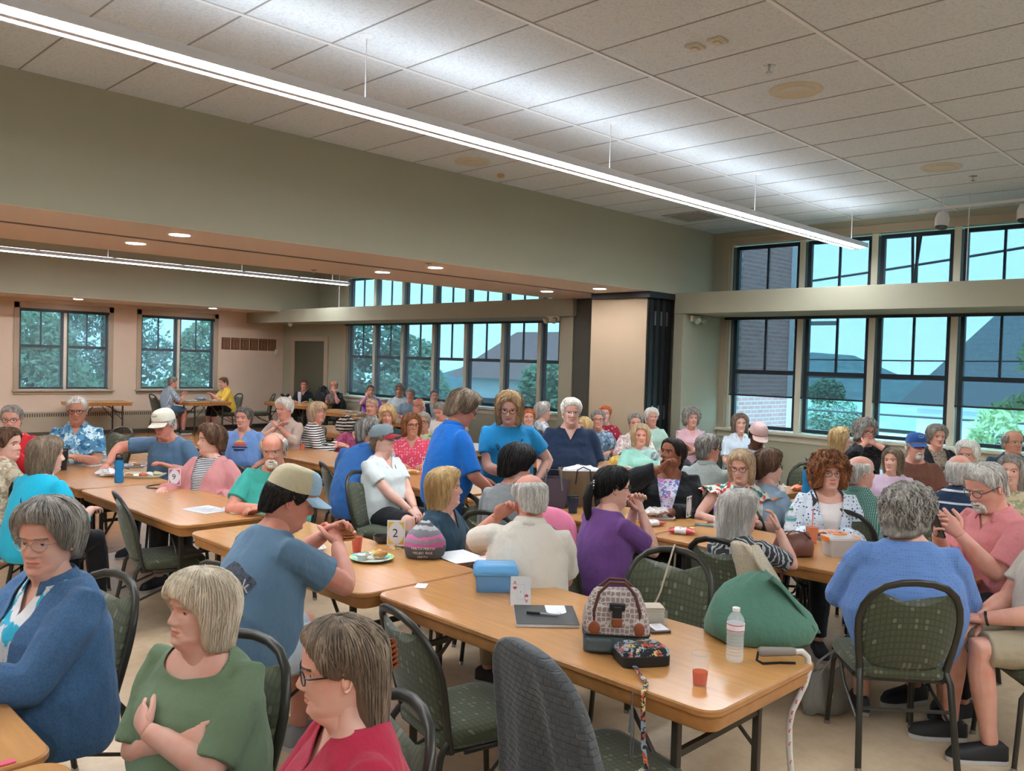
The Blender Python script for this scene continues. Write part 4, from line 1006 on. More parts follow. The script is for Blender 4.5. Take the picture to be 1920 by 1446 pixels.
        mb.tube(pts, rad, seg)
    # legs
    lg = {}
    for sd in (1, -1):
        hip = Vector((.0, sd * .09, .535 + dz))
        if seated:
            kn = Vector((.43, sd * (.12 if knee is None else (knee[0] if sd > 0 else knee[1])), .535)); an = Vector((.41 + .06 * rnd.uniform(-1, 1), sd * (.12 if knee is None else (knee[0] if sd > 0 else knee[1])), .09))
        else: kn = Vector((.03, sd * .10, .50)); an = Vector((0, sd * .11, .09))
        lg[sd] = (hip, kn, an)
    def leg_tube(mb, sd, inf, t1, seg=12, flare=0):
        hip, kn, an = lg[sd]; base = [(0, .088), (.3, .084), (.7, .068), (1.0, .058), (1.2, .056), (1.45, .054), (1.8, .038), (2.0, .036)]
        pts = []; rad = []; kf = 1 + .5 * (wide - 1) + belly
        for t in sorted({0, t1, *[q[0] for q in base if q[0] < t1]}):
            p = hip.lerp(kn, t) if t <= 1 else kn.lerp(an, t - 1); pts.append(p); rad.append(float(np.interp(t, [q[0] for q in base], [q[1] for q in base])) * kf + inf + flare * max(0, t / t1 - .4))
        mb.tube(pts, rad, seg)
    # ---- body skin
    bm_ = MB(); torso(bm_, -.004, .455, 1.14)
    for sd in (1, -1): arm_tube(bm_, sd, 0, 0, 2.0)
    if legs:
        for sd in (1, -1): leg_tube(bm_, sd, 0, 2.0)
    me = remesh(bm_, vox, 5)
    fb = MB(); nv = len(me.vertices); co = np.empty(nv * 3); me.vertices.foreach_get('co', co); fb.v = [tuple(p) for p in co.reshape(-1, 3)]
    fb.f = [tuple(p.vertices) for p in me.polygons]; fb.m = [0] * len(fb.f); bpy.data.meshes.remove(me)
    H.add(fb, T, 0, 1)
    # eyes, lids, ears
    for sd in (1, -1):
        ex = H.surf(sd * .031, .505) ; c = Vector((ex - .0045, sd * .031, .503 * HH)); r = .0118
        if lod < 2:
            for a0, a1, mi, rr in ((0, 22, 5, r * 1.03), (22, 40, 3, r * 1.02), (40, 80, 2, r)):
                fb.rings([[T @ (c + Vector((rr * cos(R(a)), rr * sin(R(a)) * cos(2 * pi * q / 12), rr * sin(R(a)) * sin(2 * pi * q / 12)))) for q in range(12)] for a in (max(a0, .5), (a0 + a1) / 2, a1)], mi, caps=False)
            for e0, e1 in ((18 - lids * 30, 88), (-80, -26)):
                rows = []
                for k in range(5):
                    e = R(e0 + (e1 - e0) * k / 4); rows.append([T @ (c + Vector((r * 1.10 * cos(e) * cos(g_), r * 1.12 * cos(e) * sin(g_) * 1.12, r * 1.1 * sin(e)))) for g_ in [R(-75 + 150 * q / 8) for q in range(9)]])
                fb.grid(rows, 0)
        else:
            fb.ellipsoid(T @ (c + Vector((.004, 0, 0))), (.006, .010, .0045), 6, 4, 5, Rh.to_3x3())
        ec = Vector((-.008, sd * .0745 * hw, .46 * HH)); er = Rh.to_3x3() @ Matrix.Rotation(sd * R(22), 3, 'Z') @ Matrix.Rotation(R(-12), 3, 'Y')
        fb.ellipsoid(T @ ec, (.014, .0045, .027), 10, 6, 0, er)
        pe = [T @ ec + er @ Vector((.014 * cos(R(a)) * (1 if a < 200 else .8), sd * .005, .029 * sin(R(a)))) for a in (-70, -95, -130, -165, 170, 140, 110, 85, 55, 25)]
        fb.tube([Vector(p) for p in pe], [.004, .005, .0042, .004, .004, .004, .0042, .0042, .004, .003], 6, 0)
    # hands
    if hands:
        for sd, hs in ((1, handL), (-1, handR)):
            sh, el, wr = arms[sd]; d = (wr - el).normalized(); hs = hs or {}
            spec = armL if sd > 0 else armR
            nrm = Vector(hs.get('n', (0, 0, 1))); fdir = d * .8 + Vector(hs.get('f', (0, 0, 0)))
            if spec in ('chin', 'mouth', 'cheek'): nrm = Vector(hs.get('n', (.9, sd * .3, 0)))
            if spec in ('table', 'rest', 'clasp', 'lap', 'knees') and 'f' not in hs: fdir = Vector((.8, -sd * .45, -.12))
            if spec == 'clasp' and 'f' not in hs: fdir = Vector((.4, -sd * .8, 0))
            hand(fb, wr, fdir, nrm, sd, hs.get('curl', .55), 4, hs.get('thumb', .6), sc=1.0 if sex == 'f' else 1.08)
    fb.xform(SM)
    iris = {'brown': (.06, .03, .018), 'blue': (.16, .25, .33), 'hazel': (.12, .09, .04)}[eye]
    mats = [sk, lip_mat(skin), plain('eye white', (.62, .58, .55), .25), plain('iris ' + eye, iris, .2), sk, plain('pupil', (.008, .007, .007), .15)]
    body = fb.build('body', mats, root, angle=180)
    body.data.materials[4] = sk
    # brows
    bc = brow or (HAIRC[hc][0] if hc not in ('white', 'silver') else HAIRC['grey'][1])
    ay = np.abs(H.Y); mk = (np.cos(H.A) > .2) & (ay > .014) & (ay < .050) & (np.abs(H.Z - (.590 - 1.0 * np.clip(ay - .034, 0, 1))) < (.0105 if lod < 2 else .02))
    for sd in (1, -1):
        bb = H.patch(T, mk & (H.Y * sd > 0), .0018); bb.xform(SM)
        if bb.f: bb.build('eyebrow', plain('brow %.2f %.2f' % (bc[0], bc[2]), bc, .7), root)
    hm = hair_mat(*HAIRC[hc], hc)
    ho = None
    if hair:
        Tm = T @ Matrix.Diagonal((1, hw, 1, 1)); hb = make_hair(Tm, hair, lod, rnd, bool(cap)); hb.xform(SM); ho = hb.build('hair', hm, root, angle=180)
    if beard:
        zl, zh, yl = {'goatee': (-.06, .30, .030), 'full': (-.08, .33, .09), 'stubble': (-.06, .33, .09)}[beard[0]]
        cond = (np.cos(H.A) > .05) & (ay < yl) & (H.Z > zl) & (H.Z < np.minimum(zh, .12 + 1.9 * (ay + .06)) if beard[0] != 'goatee' else (H.Z < zh)) & ~((H.Z > .155) & (H.Z < .245) & (ay < .024)) & ~((H.Z > .27) & (ay < .016))
        if beard[0] == 'goatee': cond &= ~((H.Z > .27))
        else: cond &= (H.Z < .27) | (ay > .055)
        if beard[0] == 'goatee': cond = (np.cos(H.A) > .05) & ((ay / .036) ** 2 + ((H.Z - .10) / .185) ** 2 < 1) & ~((ay / .018) ** 2 + ((H.Z - .200) / .024) ** 2 < 1) & (H.Z < .272)
        gb = H.patch(T, cond, .010 if beard[0] != 'stubble' else .003, rnd, .35); gb.xform(SM)
        if gb.f: gb.build('beard', hair_mat(*HAIRC[beard[1]], beard[1]), root, angle=180)
    if glasses:
        gm = plain('glasses ' + str(glasses), {'black': (.02, .02, .022), 'wire': (.35, .30, .22), 'brown': (.09, .035, .02), 'silver': (.4, .4, .42), 'tortoise': (.16, .06, .025), 'blue': (.05, .07, .18)}[glasses], .3, .5 if glasses in ('wire', 'silver') else 0)
        gb = MB(); r = .0012 if glasses in ('wire', 'silver') else .0019; r *= [1, 1.15, 1.5][lod]; gx = H.surf(0, .55) + .006
        lens = MB()
        for sd in (1, -1):
            cy = sd * .033; pts = [Vector((gx - .010 * ((abs(cy + .025 * cos(t)) / .06) ** 2), cy + .0245 * cos(t), .492 * HH + .0185 * sin(t))) for t in [2 * pi * q / 20 for q in range(20)]]
            rr = [];
            gb.tube([T @ p for p in pts] + [T @ pts[0], T @ pts[1]], r, 6); lens.add([T @ p for p in pts], [tuple(range(20))])
            gb.tube([T @ Vector((gx - .010, sd * .057, .515 * HH)), T @ Vector((gx - .02, sd * .071 * hw, .52 * HH)), T @ Vector((.01, sd * .0795 * hw, .515 * HH)), T @ Vector((-.012, sd * .080 * hw, .50 * HH))], [r * 1.2] * 4, 6)
        gb.tube([T @ Vector((gx, -.009, .505 * HH)), T @ Vector((gx + .003, 0, .515 * HH)), T @ Vector((gx, .009, .505 * HH))], r, 6)
        gb.xform(SM); go = gb.build('glasses', gm, root)
        if lod == 0: lens.xform(SM); lens.build('lens', clear('spectacle lens', (.95, .97, .97), .10, .03) if 'spectacle' not in bpy.data.materials else bpy.data.materials['spectacle'], go, smooth=False)
    # ---- clothes
    def clip_neck(me, kind, inner):
        bm2 = bmesh.new(); bm2.from_mesh(me)
        nb = tor((-.0, 0, 1.035 + dz)); up = (tor((0, 0, 1.02 + dz)) - tor((0, 0, .9 + dz))).normalized(); fw = (tor((.1, 0, 1.0 + dz)) - tor((0, 0, 1.0 + dz))).normalized(); lf = up.cross(fw)
        def near(r): return [v for v in bm2.verts if (v.co - nb - fw * .02).length < r]
        def cut(pt, no, r, clear_):
            vs = set(near(r)); fs = [f for f in bm2.faces if all(v in vs for v in f.verts)]; es = {e for f in fs for e in f.edges}; g2 = list({v for f in fs for v in f.verts}) + list(es) + fs
            bmesh.ops.bisect_plane(bm2, geom=g2, plane_co=pt, plane_no=no, clear_outer=clear_, dist=1e-5)
        if kind in ('crew', 'collar', 'v', 'open', 'deep', 'scoop', 'stand'):
            tilt = {'crew': .38, 'collar': .35, 'v': .35, 'open': .3, 'deep': .35, 'scoop': .62, 'stand': .1}[kind]; h = {'crew': .008, 'collar': .018, 'v': .008, 'open': .015, 'deep': .008, 'scoop': -.004, 'stand': .035}[kind]
            cut(nb + up * h, (up + fw * tilt).normalized(), .15 if kind == 'scoop' else .125, True)
        if kind in ('v', 'open', 'deep', 'collar'):
            dep, wd = {'v': (.11, .062), 'open': (.46, .10), 'deep': (.17, .085), 'collar': (.085, .045)}[kind]
            R_ = dep + .12; bot = nb - up * dep
            nl = (lf * dep - up * wd).normalized()
            for sd in (1, -1):
                nn = (lf * sd * dep - up * wd).normalized(); vs = set(near(R_)); fs = [f for f in bm2.faces if all(v in vs for v in f.verts)]
                g2 = list({v for f in fs for v in f.verts}) + list({e for f in fs for e in f.edges}) + fs; bmesh.ops.bisect_plane(bm2, geom=g2, plane_co=bot, plane_no=nn, dist=1e-5)
            dead = []
            for f in bm2.faces:
                c = f.calc_center_median() - bot; a = c.dot(lf); u_ = c.dot(up); fr = (f.calc_center_median() - nb).dot(fw)
                if u_ > 0 and u_ < dep + .1 and abs(a) < u_ * wd / dep - 1e-4 and fr > -.0: dead.append(f)
            bmesh.ops.delete(bm2, geom=dead, context='FACES')
        bm2.to_mesh(me); bm2.free()
    def garment(name, mat, inf, sl, kind, hemz, disp=.012, fl_=.0):
        g_ = MB(); torso(g_, inf, hemz - .02 if hemz < .5 else hemz, 1.058, fl_, 28)
        if sl > 0:
            for sd in (1, -1): arm_tube(g_, sd, inf * .9 + .003, 0, sl, .012 if sl < 1.2 else .004)
        me = remesh(g_, vox, 4, disp)
        clip_neck(me, kind, None); me.transform(SM); me.materials.append(mat)
        me.polygons.foreach_set('use_smooth', [True] * len(me.polygons))
        o = bpy.data.objects.new(name, me); COL.objects.link(o); o.parent = root
        if lod < 2: so = o.modifiers.new('thickness', 'SOLIDIFY'); so.thickness = .0035; so.offset = -1
        return o
    sh_o = garment('shirt', shirt, .010, sleeve, neck, hem)
    if jacket: jk = garment('jacket', jacket, .024, jsleeve, jneck, .455, .016, .015)
    if collar or neck == 'collar' or (jacket and jneck in ('stand',)):
        cm = jacket if (jacket and jneck == 'stand') else (shirt if neck == 'collar' else collar); e_ = .012 if (jacket and jneck == 'stand') else 0; rows = []
        for k, (rr, zz) in enumerate(((.058, 1.035), (.062, 1.058), (.066, 1.064), (.074, 1.052), (.090, 1.022))):
            row = []
            for q in range(25):
                a = R(28 + (360 - 56) * q / 24); edge = abs(q - 12) / 12; dr = .016 * max(0, edge - .6); x = (rr + e_ + dr * (k > 2)) * cos(a); y = (rr + e_) * 1.12 * sin(a); row.append(tor((x + .002, y, zz + dz - (.020 * (cos(a) + .3) if cos(a) > -.3 else 0) - .02 * max(0, edge - .7) * (k > 2)))) 
            rows.append(row)
        cb = MB(); cb.grid(rows); cb.xform(SM); co_ = cb.build('collar', cm, root, angle=180); so = co_.modifiers.new('thickness', 'SOLIDIFY'); so.thickness = .003; so.offset = 0
    # trousers
    if legs:
        g_ = MB(); torso(g_, .004, .455, .58, 0, 24); t1 = {'long': 1.93, 'shorts': .93, 'capri': 1.35, 'skirt': 1.0}[pleg]
        for sd in (1, -1): leg_tube(g_, sd, .012, t1, 14, .010 if pleg != 'long' else .004)
        if pleg == 'skirt': g_.ellipsoid((.22, 0, .50 + dz), (.24, .2, .09), 16, 8)
        me = remesh(g_, vox * 1.15, 4, .010); me.transform(SM); me.materials.append(pants or fabric('dark trousers', c1=(.02, .022, .03)))
        o = bpy.data.objects.new({'long': 'trousers', 'shorts': 'shorts', 'capri': 'trousers', 'skirt': 'skirt'}[pleg], me); COL.objects.link(o); o.parent = root
        for sd in (1, -1):
            hip, kn, an = lg[sd]; fx = .05; b = MB(); y = an.y; x = an.x
            out = [(x - .075, .028, .0), (x - .06, .036, .0), (x, .038, 0), (x + .08, .046, 0), (x + .14, .045, 0), (x + .18, .030, 0), (x + .195, .012, 0)]
            def ringz(k, z):
                pts = [(px, y + w_ * k) for px, w_, _ in out] + [(px, y - w_ * k) for px, w_, _ in reversed(out)]
                return [(px, py, z) for px, py in pts]
            sole = MB(); sole.rings([ringz(1, 0.001), ringz(1.03, .022)]); sole.xform(SM)
            b.rings([ringz(.97, .02), ringz(1, .035), [(px if px < x + .05 else px - (px - x - .05) * .15, py, .065 - .0 if px > x + .05 else .085) for px, py, _ in ringz(.85, .06)], [(x - .055 + (px - x + .075) * .42, y + (py - y) * .7, .10 - max(0, px - x) * .08) for px, py, _ in ringz(.8, .09)]]); b.xform(SM)
            sm = shoes or (.02, .022, .028); so = b.build('shoe', plain('shoe %.2f %.2f' % (sm[0], sm[2]), sm, .6), root, angle=70); sole.build('sole', plain('white sole', (.55, .54, .52), .6), so)
    if cap:
        cc = cap; b = MB(); na_ = 40; rows = []
        for k in range(9):
            z = .60 + .44 * sin(R(90 * k / 8)); f = cos(R(90 * k / 8)) ** .55
            xs, ys = skull(np.linspace(0, 2 * pi, na_, endpoint=False), np.full(na_, .66))
            rows.append([T @ Vector((float(x) * (1.10 * max(f, .02)) - .0, float(y) * hw * (1.13 * max(f, .02)), z * HH + .010 + .03 * (float(x) > 0) * (1 - k / 8) * (float(x) / .09) * .55)) for x, y in zip(xs, ys)])
        b.rings(rows); b.xform(SM); co_ = b.build('cap', fabric('cap ' + cc['name'], c1=cc['crown']), root, angle=60)
        fo = MB(); na2 = 14   # front panel
        rows2 = [[(Vector(rows[k][j % na_])) for j in range(-7, 8)] for k in range(0, 7)]
        cen = T @ Vector((0, 0, .75 * HH)); rows2 = [[p + (p - cen).normalized() * .0015 for p in r_] for r_ in rows2]
        fo.grid(rows2); fo.xform(SM); fo.build('front_panel', fabric('cap front ' + cc['name'], c1=cc.get('front', cc['crown'])), co_, angle=60)
        br = MB(); up_r = []; lo_r = []
        for off_, dst in ((0, up_r), (-.003, lo_r)):
            for k in range(5):
                row = []
                for q in range(15):
                    a = R(-68 + 136 * q / 14); base = Vector((.097 * cos(a), .082 * hw * sin(a), .66 * HH)); ext = .075 * cos(a * .92) ** .6 * k / 4
                    row.append(T @ (base + Vector((ext, 0, off_ + .005 - .022 * (k / 4) - .018 * (sin(a) ** 2)))))
                dst.append(row)
        br.grid(up_r); br.grid([r_[::-1] for r_ in lo_r]); br.rings([[*up_r[4], *reversed(lo_r[4])], [*up_r[4], *reversed(lo_r[4])]], caps=False)
        br.xform(SM); br.build('brim', fabric('cap brim ' + cc['name'], c1=cc['brim']), co_, angle=60)
        if cc.get('logo'):
            lb = MB(); c0 = Vector(rows[3][0]); d0 = (c0 - cen).normalized(); lv = (Rh.to_3x3() @ Vector((0, 1, 0))); uv = d0.cross(lv) * -1
            for q in range(5):
                a = c0 + d0 * .006 + lv * (-.024 + q * .010) + uv * .004 * sin(q); lb.tube([a, a + lv * .006 + uv * .010, a + lv * .009], .0016, 5)
            lb.tube([c0 + d0 * .0055 + lv * -.026 - uv * .010, c0 + d0 * .006 - uv * .012, c0 + d0 * .0055 + lv * .026 - uv * .010], .0014, 5)
            lb.xform(SM); lb.build('logo', plain('cap logo ' + cc['name'], cc['logo'], .7), co_)
    info = dict(root=root, T=T, SM=SM, s=s, tor=tor, arms=arms, dz=dz, head=H, shirt=sh_o, hair=ho, rnd=rnd, who=who)
    if extra: extra(info)
    if chair_ and seated:
        cl = 'olive banquet chair of the ' + who
        if isinstance(chair_, tuple): chair_at(*chair_, cl)
        else:
            cy = yaw if cyaw is None else cyaw; chair(ox + .055 * cos(R(cy)), oy + .055 * sin(R(cy)), cy, cl)
    return info

def wpos(info, p):
    """local (unscaled) -> world"""
    return info['root'].matrix_basis @ (info['SM'] @ Vector(p))

def decal(info, target, polys, origin, axis, u, v, name, mat, off=.003, parent=None, sub=.01):
    """press flat shapes (lists of 2d points, metres) onto a garment along axis"""
    from mathutils.bvhtree import BVHTree
    me = target.data; bvh = BVHTree.FromPolygons([x.co.copy() for x in me.vertices], [tuple(p.vertices) for p in me.polygons])
    origin = Vector(origin); axis = Vector(axis).normalized(); u = Vector(u); v = Vector(v); bm2 = bmesh.new()
    for poly in polys:
        vs = [bm2.verts.new((x, y, 0)) for x, y in poly]
        try: bm2.faces.new(vs)
        except ValueError: pass
    bmesh.ops.triangulate(bm2, faces=bm2.faces)
    for _ in range(6):
        es = [e for e in bm2.edges if e.calc_length() > sub]
        if not es: break
        bmesh.ops.subdivide_edges(bm2, edges=es, cuts=1); bmesh.ops.triangulate(bm2, faces=bm2.faces)
    dead = []
    for w_ in bm2.verts:
        p = origin + u * w_.co.x + v * w_.co.y; h = bvh.ray_cast(p - axis * .5, axis)
        if h[0] is None: dead.append(w_)
        else: w_.co = h[0] - axis * off
    bmesh.ops.delete(bm2, geom=dead, context='VERTS')
    me2 = bpy.data.meshes.new(name); bm2.to_mesh(me2); bm2.free(); me2.materials.append(mat); o = bpy.data.objects.new(name, me2); COL.objects.link(o); o.parent = parent or info['root']; return o
# ------------------------------------------------------------------ the people, nearest first
def F(n, c, **k): return fabric(n, c1=hx(c), **k)
m_jean = F('blue jeans', '2f4a63'); m_blk = F('black trousers', '1b1c20'); m_khaki = F('khaki shorts', '9d917a'); m_jeanl = F('pale jeans', '7892a3')
def earring(info, hoop=False):
    T, SM = info['T'], info['SM']
    for sd in (1, -1):
        b = MB()
        if hoop: b.tube([T @ Vector((-.006 + .012 * cos(a), sd * .079, .075 + .014 * sin(a))) for a in [2 * pi * q / 14 for q in range(15)]], .0014, 5)
        else: b.ellipsoid(T @ Vector((-.002, sd * .079, .083)), (.004, .004, .004), 8, 6)
        b.xform(SM); b.build('earring', plain('silver jewellery', (.7, .68, .62), .2, 1.0), info['root'])
def ponytail(info, c, path, r0=.028):
    T, SM, rnd = info['T'], info['SM'], info['rnd']; b = MB(); pts = [T @ Vector(p) for p in path]; n = len(pts)
    b.tube(pts, [r0 * (.55 + .45 * sin(pi * min(1, (i + .6) / n * 1.05))) for i in range(n)], 10)
    for _ in range(60):
        a = rnd.uniform(0, 6.28); r = r0 * .9; b.tube([p + Vector((cos(a), sin(a), 0)) * r * sin(pi * min(1, (i + .6) / n)) for i, p in enumerate(pts)], .0025, 4)
    b.xform(SM); b.build('ponytail', hair_mat(*HAIRC[c], c), info['root'])
def scrub_extra(*fs):
    def g(i):
        for f in fs: f(i)
    return g
def strap(info, pts, w=.011, mat=None, name='shoulder_strap'):
    b = MB(); b.tube([info['tor'](p) for p in pts], [(.003, w)] * len(pts), 6); b.xform(info['SM']); b.build(name, mat or m_black, info['root'])

# --- row by the camera
def ex_fleece(i):
    earring(i)
person('woman in blue fleece jacket', (92, 935), 1.325, 190, head=219, pitch=4, lod=0, hair='puffy', hc='grey', glasses='wire', chair_=(218, 1075, 195), shirt=fabric('teal white tee', 'floral', hx('dfe6e6'), hx('2aa6c4'), scale=.8), sleeve=.4, neck='v',
       jacket=F('blue fleece', '43658a', kind='heather'), jsleeve=1.9, jneck='open', collar=F('blue fleece', '43658a'), armL=(.42, .10, .80), armR=(.44, -.02, .80), belly=.05, bust=.03, wide=1.1, jowl=.6, eye='hazel', extra=ex_fleece,
       label='grey-haired woman in a blue fleece jacket and thin glasses looking at the camera, bottom left', pants=m_jean, lean=2, lids=.3)
def ex_henley(i):
    b = MB()
    for k in range(4): b.ellipsoid(i['tor']((.135 + .03 * k * .6, 0, .915 - k * .03)), (.003, .0045, .0045), 8, 5)
    b.xform(i['SM']); b.build('buttons', plain('pearl button', (.5, .55, .45), .3), i['root'])
person('woman in green henley top', (385, 1060), 1.205, 203, head=186, pitch=-2, lod=0, hair='bangbob', hc='ash', shirt=F('green henley', '63775c'), sleeve=.93, neck='scoop', armL=(.245, -.03, .83), armR=(.20, .06, .80), poleL=(-.2, .9, -.3), poleR=(-.2, -.9, -.3), chair_=(478, 1190, 195),
       handL=dict(f=(-.9, -.6, .1), n=(1, -.4, .3), curl=1.2), handR=dict(f=(-.3, .8, .2), n=(.9, 0, .4), curl=.9), belly=.07, bust=.04, wide=1.14, eye='blue', pants=m_jeanl, jowl=.9, extra=ex_henley, lids=.35,
       label='woman with a silver blonde bob and green henley top, arms crossed')
def ex_clip(i):
    T, SM = i['T'], i['SM']; b = MB(); c = Vector((-.131, -.02, .120))
    for sd in (1, -1):
        for k in range(5): z = c.z - .03 + k * .014; b.tube([T @ Vector((c.x, c.y, z)), T @ Vector((c.x - .014, c.y + sd * .015, z)), T @ Vector((c.x + .002, c.y + sd * .028, z - .003)), T @ Vector((c.x + .014, c.y + sd * .026, z - .004))], .0038, 6)
    b.tube([T @ Vector((c.x - .006, c.y, c.z - .035)), T @ Vector((c.x - .006, c.y, c.z + .035))], .006, 8); b.xform(SM); b.build('hair_clip', plain('tortoise clip', (.22, .05, .015), .2), i['root'])
person('woman in raspberry shirt', (640, 1150), 1.235, 158, head=150, pitch=6, lod=0, hair='halfup', hc='greybrown', glasses='black', chair_=(775, 1312, 168), shirt=F('raspberry', 'a5253f'), sleeve=.8, neck='v', collar=None, armL='table', armR='table', belly=.05, bust=.04, wide=1.1, extra=ex_clip, pants=m_jean, jowl=.7,
       label='woman in raspberry red shirt with greying brown hair in a tortoiseshell clip, seen from behind')

# --- west side of the first row (facing away)
def ex_p4(i):
    o = Vector(i['tor']((-.14, -.045, .80))) * i['s']
    tor, s = i['tor'], i['s']; up = (tor((-.1, 0, .95)) - tor((-.1, 0, .7))).normalized(); ax = Vector((up.z, 0, -up.x)); lat = Vector((0, -1, 0))
    blob = [(.105 * cos(t) * (1 + .18 * sin(5 * t)), .085 * sin(t) * (1 + .15 * cos(3 * t)) + .01) for t in [2 * pi * q / 26 for q in range(26)]]
    decal(i, i['shirt'], [blob], o, ax, lat, up, 'shirt_print', plain('dark print', (.065, .075, .10), .8, mottled=.5, mscale=60), .0035)
    leaves = []
    for k in range(9):
        a = R(200 + k * 18); c = (.065 * cos(a), -.08 + .05 * sin(a)); d = (cos(a), sin(a)); nrm = (-d[1], d[0])
        leaves.append([(c[0], c[1]), (c[0] + d[0] * .02 + nrm[0] * .008, c[1] + d[1] * .02 + nrm[1] * .008), (c[0] + d[0] * .05, c[1] + d[1] * .05), (c[0] + d[0] * .02 - nrm[0] * .008, c[1] + d[1] * .02 - nrm[1] * .008)])
    decal(i, i['shirt'], leaves, o, ax, lat, up, 'shirt_print', plain('olive print', (.16, .15, .07), .8), .004)
    tx = text_polys('Creek', .075); w_ = max(p[0] for q in tx for p in q)
    decal(i, i['shirt'], [[(p[0] - w_ / 2, p[1] - .01) for p in q] for q in tx], o, ax, lat, up, 'shirt_lettering', plain('pale print', (.52, .50, .47), .8), .006)
    for k in range(3):
        pass
    b = MB(); rg = [i['tor']((a_ * cos(t) * 1, b_ * sin(t), .492)) for a_, b_ in ((.155, .20),) for t in [2 * pi * q / 28 for q in range(29)]]; b.tube(rg, [(.018, .003)] * len(rg), 6, up=(0, 0, 1)); b.xform(i['SM']); b.build('belt', plain('brown leather belt', (.07, .022, .014), .4), i['root'])

def text_polys(txt, size):
    """letter shapes as filled triangles in 2d"""
    cu = bpy.data.curves.new('t', 'FONT'); cu.body = txt; cu.size = size; cu.resolution_u = 3; o = bpy.data.objects.new('t', cu); COL.objects.link(o)
    me = bpy.data.meshes.new_from_object(o.evaluated_get(bpy.context.evaluated_depsgraph_get())); out = [[(me.vertices[i].co.x, me.vertices[i].co.y) for i in p.vertices] for p in me.polygons]
    bpy.data.objects.remove(o); bpy.data.meshes.remove(me); bpy.data.curves.remove(cu); return out

P4 = person('man in slate blue tee eating', (562, 873), 1.365, 10, head=-22, pitch=22, lean=17, lod=0, sex='m', skin='red', hair='mens', hc='dark', cap=dict(name='mesh', crown=hx('b3a88a'), front=hx('8fabbd'), brim=hx('9cbcd0'), logo=hx('2c4560')), shirt=F('slate tee', '587389'), sleeve=.66, neck='crew', hem=.47,
       armL=(.47, .05, .93), armR=(.44, -.07, .91), poleL=(-.1, .7, -.6), poleR=(-.1, -.75, -.65), handL=dict(f=(.35, -.5, .3), n=(.2, .6, .6), curl=.9), handR=dict(f=(.3, .5, .35), n=(.2, -.7, .5), curl=.9), belly=.05, wide=1.02, chair_=(408, 1058, 10), pleg='shorts', pants=F('pale grey shorts', 'a9b0b5'), extra=ex_p4, twist=-12,
       label='man in slate blue printed T-shirt and beige mesh cap eating a sandwich', shoes=(.3, .3, .3))
def ex_cy(i): strap(i, [(.13, .10, .80), (.06, .085, 1.02), (-.06, .07, 1.02), (-.135, -.02, .85), (-.15, -.13, .62)])
person('woman in turquoise top', (88, 812), 1.28, 22, chair_=(50, 903, 28), head=-8, pitch=4, lean=10, lod=1, hair='long', hc='greybrown', shirt=F('turquoise top', '12a0bd'), sleeve=1.4, neck='crew', armL='table', armR='rest', belly=.05, wide=1.1, extra=ex_cy, pants=m_blk,
       label='woman with long grey-brown hair and bright turquoise top, seen from behind at far left')
person('woman in beige patterned blouse', (12, 797), 1.27, 10, head=-52, lean=6, lod=1, hair='short', hc='brown', shirt=fabric('beige blouse', 'floral', hx('b5a78f'), hx('8f826c'), hx('cbbfa8'), scale=2.2), sleeve=1.3, neck='collar', armL='table', armR='table', belly=.04, wide=1.05, pants=F('tan trousers', 'a08c70'),
       label='short brown-haired woman in beige patterned blouse at the left edge, profile to the right')

# --- east side of the first row (facing the camera)
def hold(i, sd=1, off=(.06, 0, 0)):
    sh, el, wr = i['arms'][sd]; d = (wr - el).normalized(); return i['root'], (wr + d * .07 + Vector(off)) * i['s']
person('woman in red cardigan', (22, 757), 1.33, 236, head=244, pitch=6, lod=1, hair='mens', hc='grey', glasses='brown', shirt=F('pale inner top', 'd9c8c0'), sleeve=.4, neck='v', jacket=F('red cardigan', 'b51e26'), jsleeve=1.85, armL=(.30, .06, .90), armR=(.30, -.06, .90), belly=.03, handL=dict(curl=.8), handR=dict(curl=.8),
       label='short-haired woman with glasses in a red cardigan eating, far left')
person('man in blue tropical shirt', (145, 741), 1.40, 240, head=244, pitch=6, lod=1, sex='m', skin='tan', hair='mens', hc='silver', glasses='black', shirt=fabric('tropical blue', 'floral', hx('4f86a8'), hx('b9d3df'), hx('2c5f86'), hx('7fb0c8'), scale=1.5), sleeve=.75, neck='collar', armL='clasp', armR='clasp', belly=.04, wide=1.08,
       label='silver-haired man with glasses in a blue tropical print shirt near the back left')
person('man in white cap', (305, 766), 1.325, 208, head=206, pitch=16, lean=16, lod=1, sex='m', skin='red', hair='mens', hc='silver', glasses='wire', mouth=.6, cap=dict(name='white', crown=hx('d8d2c0'), brim=hx('dcd6c6'), logo=hx('3f6670')), shirt=F('slate tee 2', '4d6b86'), sleeve=.7, neck='crew', armR=(.44, -.40, .77), armL=(.30, .16, .775), poleR=(-.1, -.6, .2), belly=.07, wide=1.12,
       label='man in a white cap and slate blue tee reaching across the table')
person('woman in salmon jacket', (398, 795), 1.265, 205, cyaw=200, head=172, lod=1, hair='puffy', hc='brown', shirt=fabric('navy white stripe tee', 'hstripe', hx('e5e2dc'), hx('30323c'), scale=2.4), sleeve=.5, neck='crew', jacket=F('salmon jacket', 'c58585'), jsleeve=1.85, armL=(.16, .22, .72), armR='rest', belly=.04, lean=-4,
       label='woman with puffed brown bob and salmon pink jacket over a striped tee')
